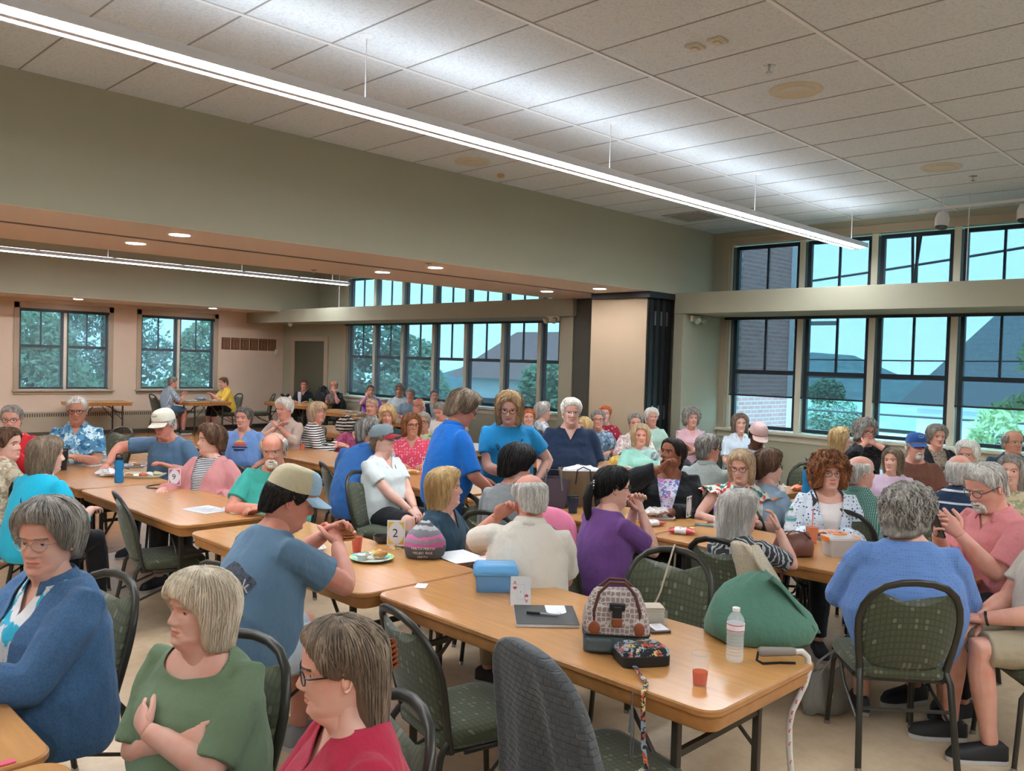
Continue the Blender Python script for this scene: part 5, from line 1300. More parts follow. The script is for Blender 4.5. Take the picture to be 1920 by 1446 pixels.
person('man in teal tee with white goatee', (513, 806), 1.315, 222, head=226, pitch=12, lean=8, lod=0, sex='m', skin='red', hair='ring', hc='silver', glasses='wire', beard=('goatee', 'white'), shirt=F('teal tee', '3a9c8f'), sleeve=.72, neck='crew', armL='clasp', armR=(.34, -.02, .775), poleR=(-.2, -.9, -.3), poleL=(-.2, .8, -.4), belly=.09, wide=1.15,
       label='bald man in teal T-shirt with white goatee and glasses, hands clasped', pants=m_jean)
def ex_sung(i):
    T, SM = i['T'], i['SM']; b = MB()
    for sd in (1, -1): b.tube([T @ Vector((.085 + .008 * sin(t), sd * .033 + .026 * cos(t), .205 + .016 * sin(t))) for t in [2 * pi * q / 14 for q in range(15)]], .002, 6); b.tube([T @ Vector((.085, sd * .058, .205)), T @ Vector((.02, sd * .098, .185)), T @ Vector((-.03, sd * .104, .165))], .002, 6)
    b.xform(SM); b.build('sunglasses', plain('tortoise frame', (.04, .02, .015), .2), i['root'])
person('blonde woman in dark teal shirt', (832, 872), 1.22, -66, chair_=(868, 925, 190), head=-48, pitch=-2, lean=3, lod=0, hair='bob', hc='blonde', shirt=F('dark teal polo', '2a4556'), sleeve=.6, neck='v', armL=(.36, .02, .775), armR=(.34, -.22, .775), extra=ex_sung, pants=m_khaki, belly=.03,
       label='blonde woman with sunglasses on her head and dark teal shirt, looking right')
P5 = person('man in white polo', (993, 882), 1.285, 42, head=62, pitch=12, lean=12, roll=2, lod=0, sex='m', skin='red', hair='ring', hc='silver', shirt=F('white polo', 'c9c2b5'), sleeve=.78, neck='collar', armL=(.20, .16, 1.03), armR=(.42, -.06, .775), poleL=(-.1, .6, -1.2), handL=dict(f=(.1, -.5, .3), n=(.7, .6, 0), curl=.9), belly=.05, wide=1.12, pants=m_khaki, chair_=False,
       label='balding man in a cream white polo shirt seen from behind, chin on his left hand')
# --- west side of the second row
def ex_pony(i):
    T, SM = i['T'], i['SM']; ponytail(i, 'black', [(-.105, 0, .13), (-.135, 0, .10), (-.15, 0, .04), (-.145, 0, -.03), (-.13, 0, -.09)], .030)
    b = MB()
    for k in range(10): a = 2 * pi * k / 10; b.ellipsoid(T @ Vector((-.122 + .008 * cos(a), .028 * cos(a), .115 + .028 * sin(a))), (.005, .005, .005), 6, 5)
    b.xform(SM); b.build('hair_tie', plain('pearl beads', (.75, .75, .7), .2), i['root'])
P_pur = person('woman in purple tee', (1150, 870), 1.275, -14, cyaw=-34, head=-32, pitch=4, lean=6, lod=0, hair='pulled', hc='black', glasses='black', shirt=F('purple tee', '66407b'), sleeve=.68, neck='crew', armL=(.27, .02, 1.02), armR=(.27, -.05, 1.01), poleL=(-.1, .4, -.9), poleR=(-.1, -.5, -.9), handL=dict(f=(.0, -.25, .3), n=(.3, .9, .2), curl=1.0), handR=dict(f=(0, .25, .3), n=(.3, -.9, .2), curl=1.0), extra=ex_pony, pants=m_blk, belly=.03,
       label='woman in purple tee and glasses with black ponytail, hands at her mouth')
person('dark-haired woman in grey top', (975, 833), 1.30, 18, head=-12, pitch=14, lean=8, lod=1, hair='puffy', hc='black', shirt=F('heather grey top', '7c7f80', kind='heather'), sleeve=1.4, neck='crew', armL='table', armR='chin', label='woman with dark brown hair and grey top, back to the camera, hand at her face')
person('woman in black swirl blouse', (1388, 912), 1.18, 5, hs=1.14, chair_=(1345, 1012, 2), head=-40, pitch=4, lean=3, roll=-7, lod=0, hair='long', hc='silver', shirt=fabric('black swirl', 'swirl', hx('3a3b40'), hx('14151a'), hx('a9aaa8'), scale=1.6), sleeve=.8, neck='crew', armL='table', armR=(.25, -.12, 1.07), poleR=(.2, -.5, -.9), handR=dict(f=(-.1, .1, .5), n=(.4, -.9, 0), curl=.7), pants=F('navy capris', '1d2738'), pleg='capri', belly=.03,
       label='silver-haired woman in black and white swirl blouse leaning her face on her hand', shoes=(.02, .02, .02))
person('woman in blue eyelet top', (1705, 912), 1.285, 32, head=-18, pitch=4, lean=5, knee=(.12, .30), lod=0, hair='curly', hc='grey', glasses='tortoise', shirt=fabric('blue eyelet', 'eyelet', hx('5f7fb4'), hx('2a3c68')), sleeve=1.15, neck='crew', armL=(.30, .15, .80), armR=(.28, -.16, .80), poleL=(-.3, .62, -.7), poleR=(-.3, -.62, -.7), belly=.12, bust=.03, wide=1.30, pants=F('teal denim capris', '3d6274'), pleg='capri', shoes=(.045, .05, .06), chair_=(1722, 1093, 40),
       label='curly grey-haired woman in blue eyelet top seated with her back to the camera at right')
def ex_cord(i):
    b = MB(); b.tube([i['tor'](p) for p in ((-.04, .065, 1.05), (.05, .075, 1.01), (.12, .045, .93), (.14, 0, .885), (.12, -.045, .93), (.05, -.075, 1.01), (-.04, -.065, 1.05))], .004, 6); b.xform(i['SM']); b.build('necklace', plain('dark bead cord', (.08, .03, .02), .4), i['root'])
person('woman in white tee and grey cap', (712, 795), 1.29, -82, head=-58, pitch=-8, lod=1, lean=-2, hair='mens', hc='greybrown', glasses='silver', cap=dict(name='grey red', crown=hx('6d7a80'), brim=hx('8c1f2e')), shirt=F('white tee', 'c9cfcc'), sleeve=.62, neck='v', armL=(.34, .04, .62), armR=(.36, -.02, .60), poleL=(-.2, .5, -.5), poleR=(-.3, -.5, -.6), pleg='shorts', pants=m_blk, belly=.05, bust=.03, wide=1.08, chair_=(665, 885, -66), extra=ex_cord,
       label='woman in white tee with a grey cap with red brim, sitting sideways')
person('man in royal blue polo shirt', (690, 778), 1.35, 22, chair_=(603, 868, -20), head=-22, lean=14, lod=1, sex='m', skin='red', hair='mens', hc='saltpepper', shirt=F('royal blue polo', '2c5f9c'), sleeve=.7, neck='collar', armL='table', armR='table', belly=.08, wide=1.24, pants=m_jean, label='grey-haired man in royal blue polo seen from behind in the middle left')

# --- standing group
person('man in bright blue polo', (880, 733), 1.63, -14, head=-38, pitch=26, lean=8, seated=False, lod=1, sex='m', skin='red', hair='puffy', hc='greybrown', glasses='blue', shirt=F('bright blue polo', '0f62b4'), sleeve=.95, neck='collar', armL=(.36, .10, 1.0), armR=(.30, -.22, .94), belly=.05, wide=1.05, pants=F('jeans standing', '20486a'), label='standing man in bright blue polo and jeans bending over the table')
def ex_bag(i): strap(i, [(.15, -.14, .98), (.155, -.06, 1.12), (.12, .04, 1.28), (.05, .085, 1.40), (-.06, .07, 1.405), (-.13, .0, 1.25), (-.15, -.16, 1.0)], .016, plain('grey strap', (.06, .065, .08), .7))
def ex_blonde(i):
    ex_bag(i); tor, s = i['tor'], i['s']; o = Vector(tor((.14, 0, 1.27))) * s; polys = []
    rnd = random.Random(4)
    for k in range(16):
        cx, cy = rnd.uniform(-.11, .11), rnd.uniform(-.08, .04); polys.append([(cx + .012 * cos(t) * rnd.uniform(.4, 1.4), cy + .016 * sin(t) * rnd.uniform(.4, 1.4)) for t in [2 * pi * q / 8 for q in range(8)]])
    decal(i, i['shirt'], polys, o, (-1, 0, 0), Vector((0, 1, 0)), Vector((0, 0, 1)), 'shirt_print', plain('navy print', (.02, .07, .14), .8), .004)
person('woman in sky blue tee', (955, 731), 1.636, 226, head=224, pitch=20, lean=7, seated=False, lod=1, hair='longwave', hc='darkblonde', glasses='brown', mouth=.4, shirt=F('sky blue tee', '1b7fb4'), sleeve=.62, neck='crew', armL='down', armR=(.32, .02, 1.03), belly=.04, bust=.03, wide=1.06, pants=m_blk, extra=ex_blonde, label='standing woman with long wavy blonde hair and sky blue tee, smiling down')
person('man in navy v-neck', (1072, 742), 1.575, 222, head=228, pitch=4, lean=2, seated=False, lod=1, sex='m', skin='fair', hair='short', hc='white', glasses='silver', shirt=F('navy v neck', '14243c'), sleeve=.9, neck='v', armL=(.22, .22, .88), armR=(.22, -.22, .88), belly=.10, wide=1.18, pants=m_blk, jowl=.9, label='standing white-haired person with glasses in a navy V-neck shirt, looking at the camera')

# --- east side of the second row
def ex_blk(i):
    ponytail(i, 'black', [(-.10, 0, .10), (-.125, -.01, .05), (-.12, -.03, -.02), (-.10, -.05, -.10)], .026); earring(i)
P_blk = person('woman in black cardigan drinking', (1268, 820), 1.30, 212, head=172, pitch=-14, lean=-6, lod=0, skin='brown', hair='pulled', hc='dark', shirt=fabric('bright flowers', 'floral', hx('c9cbe0'), hx('5b84b8'), hx('b46aa0'), hx('7f5fae'), scale=2.2), sleeve=.4, neck='scoop', jacket=F('black cardigan', '101216'), jsleeve=1.85, armR=(.27, -.05, 1.09), armL=(.34, .02, .78), poleR=(.1, -.8, -.3), handR=dict(f=(.1, .1, .6), n=(-.3, -.9, .2), curl=1.1), belly=.09, bust=.05, wide=1.18, extra=ex_blk, eye='brown', jowl=.6,
       label='woman in black cardigan and flowered top drinking from a bottle')
def ex_ruffle(i):
    rnd = i['rnd']
    for sd in (1, -1):
        sh, el, wr = i['arms'][sd]; b = MB(); d = (el - sh).normalized(); rows = []
        n1 = d.orthogonal().normalized(); n2 = d.cross(n1)
        for k in range(5):
            r = .062 + k * .014; rows.append([sh + d * (.0 + k * .022) + (n1 * cos(a) + n2 * sin(a)) * (r + .008 * k * sin(a * 7)) for a in [2 * pi * q / 36 for q in range(37)]])
        b.grid(rows); b.xform(i['SM']); b.build('ruffle', fabric('poppy floral'), i['root'], angle=180)
poppy = fabric('poppy floral', 'floral', hx('ddd6c8'), hx('b8372c'), hx('3d7a78'), hx('d8722e'), scale=1.3)
person('woman in floral ruffle blouse', (1390, 838), 1.27, 208, head=196, pitch=14, lod=0, hair='long', hc='sand', glasses='brown', shirt=poppy, sleeve=.15, neck='crew', armL=(.34, .12, .78), armR=(.36, -.16, .78), poleR=(-.1, -.8, -.6), extra=ex_ruffle, belly=.04, bust=.03, wide=1.06,
       label='woman with long strawberry blonde hair and glasses in floral ruffle sleeves, looking down')
def ex_curly(i): earring(i, True); strap(i, [(.12, -.11, .62), (.135, -.105, .80), (.09, -.10, .99), (0, -.10, 1.03)], .022, plain('grey bag strap', (.05, .05, .055), .7))
person('woman in blue print cardigan', (1555, 850), 1.28, 218, head=222, lod=0, hair='bigcurl', hc='auburn', glasses='tortoise', shirt=F('white inner tee', 'd5d0cc'), sleeve=.4, neck='scoop', jacket=fabric('blue spots', 'dots', hx('c3cddd'), hx('27406e'), scale=1.1), jsleeve=1.8, armL=(.30, .04, .78), armR=(.30, -.12, .78), extra=ex_curly, belly=.03, bust=.02, jowl=.5, eye='hazel', skin='fair',
       label='woman with curly auburn hair, glasses and blue print cardigan facing the camera')
P_pink = person('man in salmon pink shirt', (1840, 865), 1.375, 152, head=150, pitch=24, lean=8, lod=0, sex='m', skin='pink', hair='mens', hc='silver', glasses='brown', beard=('goatee', 'silver'), shirt=F('salmon shirt', 'c4797b'), sleeve=.85, neck='collar', armL=(.40, .10, .93), armR=(.42, -.02, .91), poleL=(-.1, .3, -.9), poleR=(-.1, -.3, -.9), handL=dict(f=(.3, -.3, .3), n=(.2, .8, -.3), curl=.9), handR=dict(f=(.3, .3, .3), n=(.2, -.8, -.3), curl=.9), belly=.05, wide=1.06, pants=m_blk,
       label='silver-haired man in salmon pink shirt looking down at his phone at right')
# seated person at the right edge, only hands and legs in frame
pk = at(1985, 1150, .5)
person('person in khaki shorts', None, 1.33, 130, xy=(4.80, 1.02), lod=0, sex='m', skin='pink', hair='mens', hc='grey', shirt=F('light shirt', 'b8b2a6'), sleeve=.7, armL=(.40, .06, .66), armR=(.38, -.03, .64), handL=dict(f=(.3, -.5, .05), n=(.1, .2, 1), curl=.5), pleg='shorts', pants=m_khaki, shoes=(.02, .02, .02), belly=.05, label='person in khaki shorts and sandals with a wristwatch, cut off at the right edge',
       extra=lambda i: (lambda b: (b.tube([i['arms'][1][2].lerp(i['arms'][1][1], .12) + (i['arms'][1][2] - i['arms'][1][1]).normalized().orthogonal().normalized() * .031 * cos(a) + (i['arms'][1][2] - i['arms'][1][1]).normalized().cross((i['arms'][1][2] - i['arms'][1][1]).normalized().orthogonal().normalized()) * .031 * sin(a) for a in [2 * pi * q / 18 for q in range(19)]], [(.003, .009)] * 19, 6), b.xform(i['SM']), b.build('wristwatch', m_black, i['root'])))(MB()))

# --- third row and beyond, right
person('woman in light blue top', (1440, 840), 1.25, -15, head=-48, lod=1, hair='puffy', hc='brown', glasses='black', shirt=F('light blue top', '8fa6b8'), sleeve=.8, armL='table', armR='table', xy=at(1440, 840, 1.26), lean=6, label='woman with short dark brown hair and light blue top behind the ruffle blouse')
person('man in green plaid shirt', (1612, 850), 1.27, 2, head=-38, lean=6, lod=1, sex='m', skin='pink', hair='ring', hc='silver', shirt=fabric('green plaid', 'plaid', hx('9fb8ac'), hx('3f7a6c'), hx('1f4f48'), scale=3.0), sleeve=.8, neck='collar', armL='table', armR='table', label='bald man in green plaid shirt behind the curly-haired woman', chair_=True)
person('man in pale grey jacket', (1327, 810), 1.31, 12, head=-22, lod=1, lean=9, sex='m', skin='red', hair='mens', hc='saltpepper', glasses='black', shirt=F('pale grey jacket', '8f958f'), sleeve=1.8, neck='collar', armL='table', armR='table', wide=1.06, label='grey-haired man in pale grey jacket seen from behind in the centre right')
person('man in pink cap', (1425, 793), 1.30, 222, head=228, pitch=26, lean=10, lod=1, sex='m', skin='deep', hair='mens', hc='dark', cap=dict(name='pink', crown=hx('b89c98'), brim=hx('c9b0a8')), shirt=F('pale blue tee', '8ba3b4'), sleeve=.8, armL='clasp', armR='clasp', label='dark-skinned man in pale pink cap looking down')
person('man in navy striped polo', (1800, 848), 1.30, 18, head=8, lod=1, lean=8, sex='m', skin='pink', hair='ring', hc='silver', shirt=fabric('navy thin stripes', 'thin', hx('1d2c44'), hx('b8bcc0'), scale=.95), sleeve=.8, neck='collar', armL='table', armR='table', belly=.06, wide=1.15, label='man in navy polo with thin white stripes seen from behind at right')
person('man in brown tee and blue cap', (1718, 810), 1.30, 218, head=224, pitch=2, lod=1, sex='m', skin='pink', hair='mens', hc='silver', beard=('goatee', 'silver'), cap=dict(name='royal', crown=hx('1f4a86'), brim=hx('25528f'), logo=(.6, .6, .6)), shirt=F('brown tee', '6b4436'), sleeve=.75, armL='table', armR='table', belly=.06, wide=1.15, label='man in brown T-shirt and blue cap at right')
person('woman in lavender top', (1690, 828), 1.18, 190, head=180, lod=1, hair='long', hc='greybrown', shirt=F('lavender top', 'b9a3b4'), sleeve=.8, xy=at(1676, 828, 1.22), armL='table', armR='table', label='woman in lavender top half hidden behind the blue capped man')
person('woman in black vest', (1757, 796), 1.29, 226, head=222, lod=1, hair='puffy', hc='grey', shirt=fabric('leopard', 'dots', hx('8a7a6a'), hx('1d1815'), scale=1.2), sleeve=.8, jacket=F('black vest', '15171b'), jsleeve=.1, armL='table', armR='table', skin='pink', label='smiling curly grey-haired woman in black vest by the right windows')
person('man in dark blue polo', (1900, 803), 1.33, 212, head=226, lod=1, sex='m', skin='tan', hair='ring', hc='grey', glasses='wire', mouth=.3, shirt=F('dark blue polo', '23384c'), sleeve=.8, neck='collar', armL='table', armR='table', belly=.06, wide=1.12, label='bald man with glasses in dark blue polo at the right edge')
person('woman in yellow floral blouse', (1898, 848), 1.27, 198, head=186, lod=1, hair='long', hc='grey', shirt=fabric('cream floral', 'floral', hx('b5a98a'), hx('8a8f6a'), hx('c9b8a0'), scale=2), sleeve=.8, armL='table', armR='table', label='grey-haired woman in cream floral blouse at the right edge')
person('white-haired man behind', (1815, 826), 1.24, 200, head=185, lod=1, sex='m', skin='pink', hair='puffy', hc='white', glasses='silver', shirt=F('cream shirt', 'b8ad9a'), sleeve=.8, armL='table', armR='table', chair_=False, label='white-haired person with glasses glimpsed behind the navy striped polo')
def ex_band(i): ex_sung(i)
person('long-haired blonde in black', (1575, 797), 1.28, -62, head=-58, lod=1, hair='long', hc='blonde', shirt=F('black top 1', '15181e'), sleeve=1.5, armL='table', armR='table', extra=ex_band, label='long-haired blonde woman in black smiling to the right by the windows')
person('curly grey woman in black', (1622, 786), 1.33, 228, head=238, lod=1, hair='curly', hc='grey', glasses='black', skin='pink', shirt=fabric('black lace', 'swirl', hx('14151a'), hx('0d0d10'), hx('33343a'), scale=2), sleeve=1.6, armL=(.17, .06, 1.05), armR=(.17, -.06, 1.05), poleL=(.1, .8, -.6), poleR=(.1, -.8, -.6), handL=dict(n=(.9, .4, 0)), handR=dict(n=(.9, -.4, 0)), label='curly grey-haired woman in black resting her chin on both hands')
person('woman in blue striped shirt', (1388, 773), 1.29, 226, head=222, lod=1, hair='bob', hc='greybrown', glasses='wire', shirt=fabric('blue stripes', 'vstripe', hx('93aec4'), hx('d3dce2'), scale=2.2), sleeve=.8, neck='collar', armL='lap', armR='lap', label='woman in blue and white striped shirt by the first right window')
person('woman in pink striped tunic', (1297, 765), 1.30, 228, head=232, lod=1, hair='curly', hc='grey', skin='pink', shirt=fabric('pink zigzag', 'hstripe', hx('d9c2c2'), hx('b9788a'), scale=2.2), sleeve=.9, neck='v', armL=(.22, -.08, .80), armR=(.24, .10, .78), label='grey curly-haired woman in pink striped tunic with folded arms')
person('woman in mint cardigan', (1222, 762), 1.30, 228, head=232, lod=1, hair='short', hc='white', shirt=F('mint', 'a9c9b8'), sleeve=1.3, armL='table', armR='table', skin='pink', label='white-haired woman in mint top against the black partition edge')
person('woman in rose print blouse', (1192, 772), 1.27, 225, head=220, lod=1, hair='short', hc='grey', skin='pink', shirt=fabric('rose print', 'floral', hx('d3cfc6'), hx('c08a92'), hx('a9b8a0'), scale=2), sleeve=.9, armL='table', armR='table', label='grey-haired woman in rose print blouse left of the mint top')
person('woman in aqua tee', (1202, 792), 1.24, 228, head=222, lod=1, hair='bob', hc='sand', skin='pink', mouth=.5, shirt=F('aqua tee', '8fc4b4'), sleeve=.7, armL='table', armR='table', label='sandy-haired woman in aqua tee with open mouth')
person('woman in blue marble top', (1122, 766), 1.28, 226, head=222, lod=1, hair='short', hc='grey', glasses='black', skin='pink', shirt=fabric('blue marble', 'floral', hx('5f7689'), hx('9fb0bd'), hx('34495c'), scale=2.2), sleeve=.7, armL='table', armR='table', jowl=.8, label='grey-haired woman with glasses in blue marbled top beside the standing man in navy')
person('red-haired woman in red', (1135, 757), 1.30, 230, head=215, lod=2, hair='short', hc='red', shirt=fabric('red dots', 'dots', hx('8f1c30'), hx('c99aa0'), scale=.6), sleeve=.7, armL='table', armR='table', label='red-haired woman in dark red top behind the blue marbled top')
person('blonde behind the shopping bags', (1096, 783), 1.18, 200, head=190, lod=2, hair='curly', hc='blonde', shirt=F('tan top', '9a8468'), sleeve=.7, armL='table', armR='table', chair_=False, label='blonde head showing between the man in navy and the marbled top')
person('woman in white patterned blouse', (1018, 754), 1.29, -30, head=-52, lod=1, hair='puffy', hc='silver', shirt=fabric('white pattern', 'floral', hx('c3ccd0'), hx('8b9aa6'), hx('d8dde0'), scale=2.4), sleeve=.7, armL='table', armR='table', label='woman with puffed silver hair in white patterned blouse left of the man in navy')
person('red-haired person behind the blonde', (990, 762), 1.26, 215, head=225, lod=2, hair='short', hc='red', shirt=F('dark top', '2a2c30'), sleeve=.7, chair_=False, xy=at(992, 763, 1.26), label='red-haired person just showing right of the standing blonde')

# --- middle left and far
person('woman in coral dotted blouse', (772, 772), 1.285, 236, head=248, lod=1, hair='bob', hc='auburn', glasses='brown', skin='tan', shirt=fabric('coral dots', 'dots', hx('c9445a'), hx('dba8ac'), scale=.9), sleeve=.85, neck='v', armL='table', armR='table', belly=.06, bust=.03, wide=1.12, label='woman with auburn bob and glasses in coral dotted blouse')
def ex_sunset(i):
    tor, s = i['tor'], i['s']; o = Vector(tor((.14, 0, .86))) * s; y = Vector((0, 1, 0)); z = Vector((0, 0, 1))
    semi = lambda r, y0, y1: [(math.sqrt(max(0, r * r - y0 * y0)), y0), *[(r * cos(a), r * sin(a)) for a in [R(q) for q in range(int(math.degrees(math.asin(y0 / r))) + 6, int(math.degrees(math.asin(min(1, y1 / r)))), 6)]], (math.sqrt(max(0, r * r - y1 * y1)), y1), (-math.sqrt(max(0, r * r - y1 * y1)), y1), *[(-r * cos(a), r * sin(a)) for a in [R(q) for q in range(int(math.degrees(math.asin(min(1, y1 / r)))) - 3, int(math.degrees(math.asin(y0 / r))), -6)]], (-math.sqrt(max(0, r * r - y0 * y0)), y0)]
    for (a, b_, c) in ((.045, .0689, 'e3b65a'), (.025, .045, 'd9774a'), (.0, .025, 'b85a6c')): decal(i, i['shirt'], [semi(.07, a, b_)], o, (-1, 0, 0), y, z, 'shirt_print', plain('print ' + c, hx(c), .8), .0035)
    decal(i, i['shirt'], [[(-.085, -.004), (.085, -.004), (.085, -.02), (-.085, -.02)], [(-.07, -.03), (.07, -.03), (.05, -.05), (-.05, -.055)]], o, (-1, 0, 0), y, z, 'shirt_print', plain('print navy', hx('2a3a5c'), .8), .0035)
person('woman in periwinkle sunset tee', (458, 760), 1.27, 224, head=216, lod=1, hair='short', hc='saltpepper', skin='pink', shirt=F('periwinkle tee', '6b8fc4'), sleeve=.75, neck='v', armL=(.18, .18, .62), armR=(.2, -.18, .62), belly=.05, wide=1.08, extra=ex_sunset, label='grey-haired woman in periwinkle tee with a sunset print')
def ex_bow(i):
    T, SM = i['T'], i['SM']; b = MB(); c = Vector((-.03, 0, .25))
    for sd in (1, -1): b.ellipsoid(T @ (c + Vector((0, sd * .035, .008))), (.018, .035, .018), 10, 6, 0, (T.to_3x3() @ Matrix.Rotation(sd * .4, 3, 'X')))
    b.ellipsoid(T @ c, (.012, .012, .012), 8, 6); b.xform(SM); b.build('hair_bow', F('black bow', '14141a'), i['root'])
    ponytail(i, 'white', [(-.04, 0, .20), (-.06, 0, .235), (-.08, 0, .22), (-.09, 0, .20)], .04)
person('older woman in cream top with black bow', (533, 744), 1.35, 216, head=198, pitch=8, lod=1, hair='updo', hc='white', skin='pink', shirt=F('cream top', 'b8a79a'), sleeve=1.3, neck='collar', armL=(.24, .02, .96), armR=(.24, -.02, .96), poleL=(0, .8, -.6), poleR=(0, -.8, -.6), extra=ex_bow, label='older woman with white updo and black bow, hands clasped by her chin')
person('woman in black striped sweater', (594, 752), 1.30, -40, head=-78, lod=1, lean=8, hair='bangbob', hc='sand', skin='pink', shirt=fabric('bold stripes', 'hstripe', hx('d5d3cd'), hx('22242c'), scale=1.15), sleeve=1.8, armL='table', armR='table', label='blonde woman in black and white striped sweater turning to the right')
person('man in black tee by the door', (570, 712), 1.268, 226, head=236, lod=2, sex='m', skin='red', hair='mens', hc='brown', shirt=F('black tee 2', '17191f'), sleeve=.7, neck='v', armL='table', armR='table', label='brown-haired man in black V-neck tee in front of the far door')
person('bald man in black tee', (627, 712), 1.318, 226, head=232, lod=2, sex='m', skin='red', hair='ring', hc='sand', shirt=F('black tee 3', '191b22'), sleeve=.7, armL='chin', armR='chin', label='bald man in black tee with hands at his chin near the far door')
person('woman in purple far off', (695, 721), 1.28, 230, head=240, lod=2, skin='pink', hair='mens', hc='brown', shirt=F('bright purple', '8a56ab'), sleeve=.8, armL='table', armR='cheek', label='short-haired person in bright purple by the far windows')
person('woman in dark green top', (698, 745), 1.30, 228, head=215, lod=2, skin='pink', hair='mens', hc='sand', shirt=F('dark green', '1f3a38'), sleeve=.6, armL='table', armR='table', label='short blonde-haired woman in dark green top looking left')
person('curly blonde woman facing the camera', (727, 760), 1.27, 226, head=228, lod=2, skin='pink', hair='curly', hc='blonde', shirt=F('dark green 2', '23413c'), sleeve=.6, armL='table', armR='table', label='curly blonde woman behind the grey cap, facing the camera')
person('person in white tee by the windows', (750, 719), 1.33, 224, head=226, lod=2, skin='tan', hair='puffy', hc='saltpepper', shirt=F('white tee 2', 'c3ced2'), sleeve=.7, armL='table', armR='table', wide=1.1, label='dark grey-haired person in white tee by the far windows')
person('grey-haired person behind the white tee', (770, 727), 1.29, 222, head=218, lod=2, skin='pink', hair='short', hc='grey', shirt=F('blue grey top', '7f95a8'), sleeve=.7, armL='table', armR='table', label='grey-haired person just right of the white tee by the far windows')
person('boy with grey vest', (815, 730), 1.275, 228, head=236, lod=2, skin='fair', hair='mens', hc='saltpepper', shirt=F('pale blue sleeve', '9fb3c0'), sleeve=.8, armL='table', armR='table', jacket=F('dark vest', '2c3138'), jsleeve=.1, label='young man in dark vest and pale blue sleeves under the far windows')
person('elderly man with hand on face', (786, 744), 1.28, 216, head=206, lod=2, sex='m', skin='red', hair='ring', hc='white', shirt=F('peach shirt', 'b88f7c'), sleeve=.8, armL='mouth', armR='mouth', label='elderly red-faced balding man with his hand at his mouth')
person('man in white tee looking down', (822, 753), 1.26, 205, head=200, pitch=28, lean=14, lod=1, sex='m', skin='pink', hair='mens', hc='grey', shirt=F('white tee 3', 'ccc9c2'), sleeve=.7, armL='table', armR='table', label='grey-haired man in white tee looking down left of the bright blue polo')
person('woman in leafy green blouse', (797, 772), 1.22, 226, head=216, lod=2, skin='tan', hair='short', hc='grey', glasses='brown', shirt=fabric('leafy', 'floral', hx('a8ab8c'), hx('5f7f4a'), hx('c9c3a8'), scale=2), sleeve=.7, armL='table', armR='table', xy=at(795, 770, 1.22), chair_=False, label='woman in leafy green blouse half hidden by the coral blouse')
person('person in tan behind the blue polo', (852, 752), 1.20, 222, lod=2, skin='tan', hair='short', hc='brown', shirt=F('cream tee', 'c9bfae'), sleeve=.7, chair_=False, label='brown-haired person partly hidden left of the bright blue polo')
cpl = fabric('grey plaid', 'plaid', hx('b8bec2'), hx('7f8a94'), hx('56616c'), scale=2.6)
person('man in grey plaid shirt', (311, 711), 1.30, 0, head=-6, pitch=10, lean=16, lod=1, sex='m', skin='red', hair='mens', hc='saltpepper', shirt=cpl, sleeve=.85, neck='collar', armL=(.42, .05, .86), armR=(.42, -.05, .86), pleg='shorts', pants=F('denim shorts', '3d5873'), xy=(8.15, 18.78), label='man in grey plaid shirt eating at the table by the back wall', shoes=(.03, .03, .03))
person('woman in yellow shirt', (406, 708), 1.30, 180, head=186, pitch=10, lean=12, lod=1, skin='pink', hair='mens', hc='brown', shirt=F('yellow shirt', 'd9b045'), sleeve=1.1, neck='collar', armL=(.42, .05, .86), armR=(.42, -.05, .86), pants=m_blk, pleg='capri', xy=(9.32, 18.75), label='woman in yellow shirt eating at the table by the back wall', shoes=(.03, .03, .03))

# --- empty chairs
chair_at(738, 1145, -12, 'empty olive chair pushed up to the front table beside the raspberry shirt')
chair(3.72, 3.62, 186, 'olive banquet chair of the man in white polo')
JK = chair_at(985, 1222, -14, 'olive chair in front with a grey quilted jacket over its back')
chair_at(1265, 1030, 196, 'empty olive chair with a thin tan bag strap over its back, across the front table')
chair_at(215, 925, -12, 'empty olive chair turned by the table with the number 9 card')
chair(3.45, 8.1, 178, 'empty olive chair between the tropical shirt and the white cap')
chair(10.2, 18.6, 160, 'empty olive chair by the back wall behind the yellow shirt')
chair(3.75, 10.6, 200, 'empty olive chair on the wood floor in the far room')
chair(4.45, 8.55, -10, 'olive chair with a black jacket behind the man in the teal tee')
chair(5.85, 1.9, 200, 'empty olive chair between the salmon shirt and the curly auburn hair')
chair(8.1, 3.9, 190, 'empty olive chair by the table with the green spray bottle')
chair(6.0, 9.9, 170, 'empty olive chair beside the black striped sweater')
# ================================================================== things on the tables and floor
Z0 = TZ + .0008
def PT(u, v, z=TZ): x, y = at(u, v, z); return x, y
def place(u, v, dx=0, dy=0): x, y = PT(u, v); return (x + dx, y + dy, Z0)
CAMDEG = 225
m_paper = plain('white paper', (.72, .72, .72), .7); m_red = plain('red ink', (.62, .03, .05), .6); m_ink = plain('black ink', (.02, .02, .02), .6)
m_clearp = clear('clear plastic', (.97, .98, .98), .09, .06); m_clearb = clear('clear bottle plastic', (.95, .98, .99), .26, .04)
m_tea = clear('amber drink', (.80, .13, .03), .62, .05)

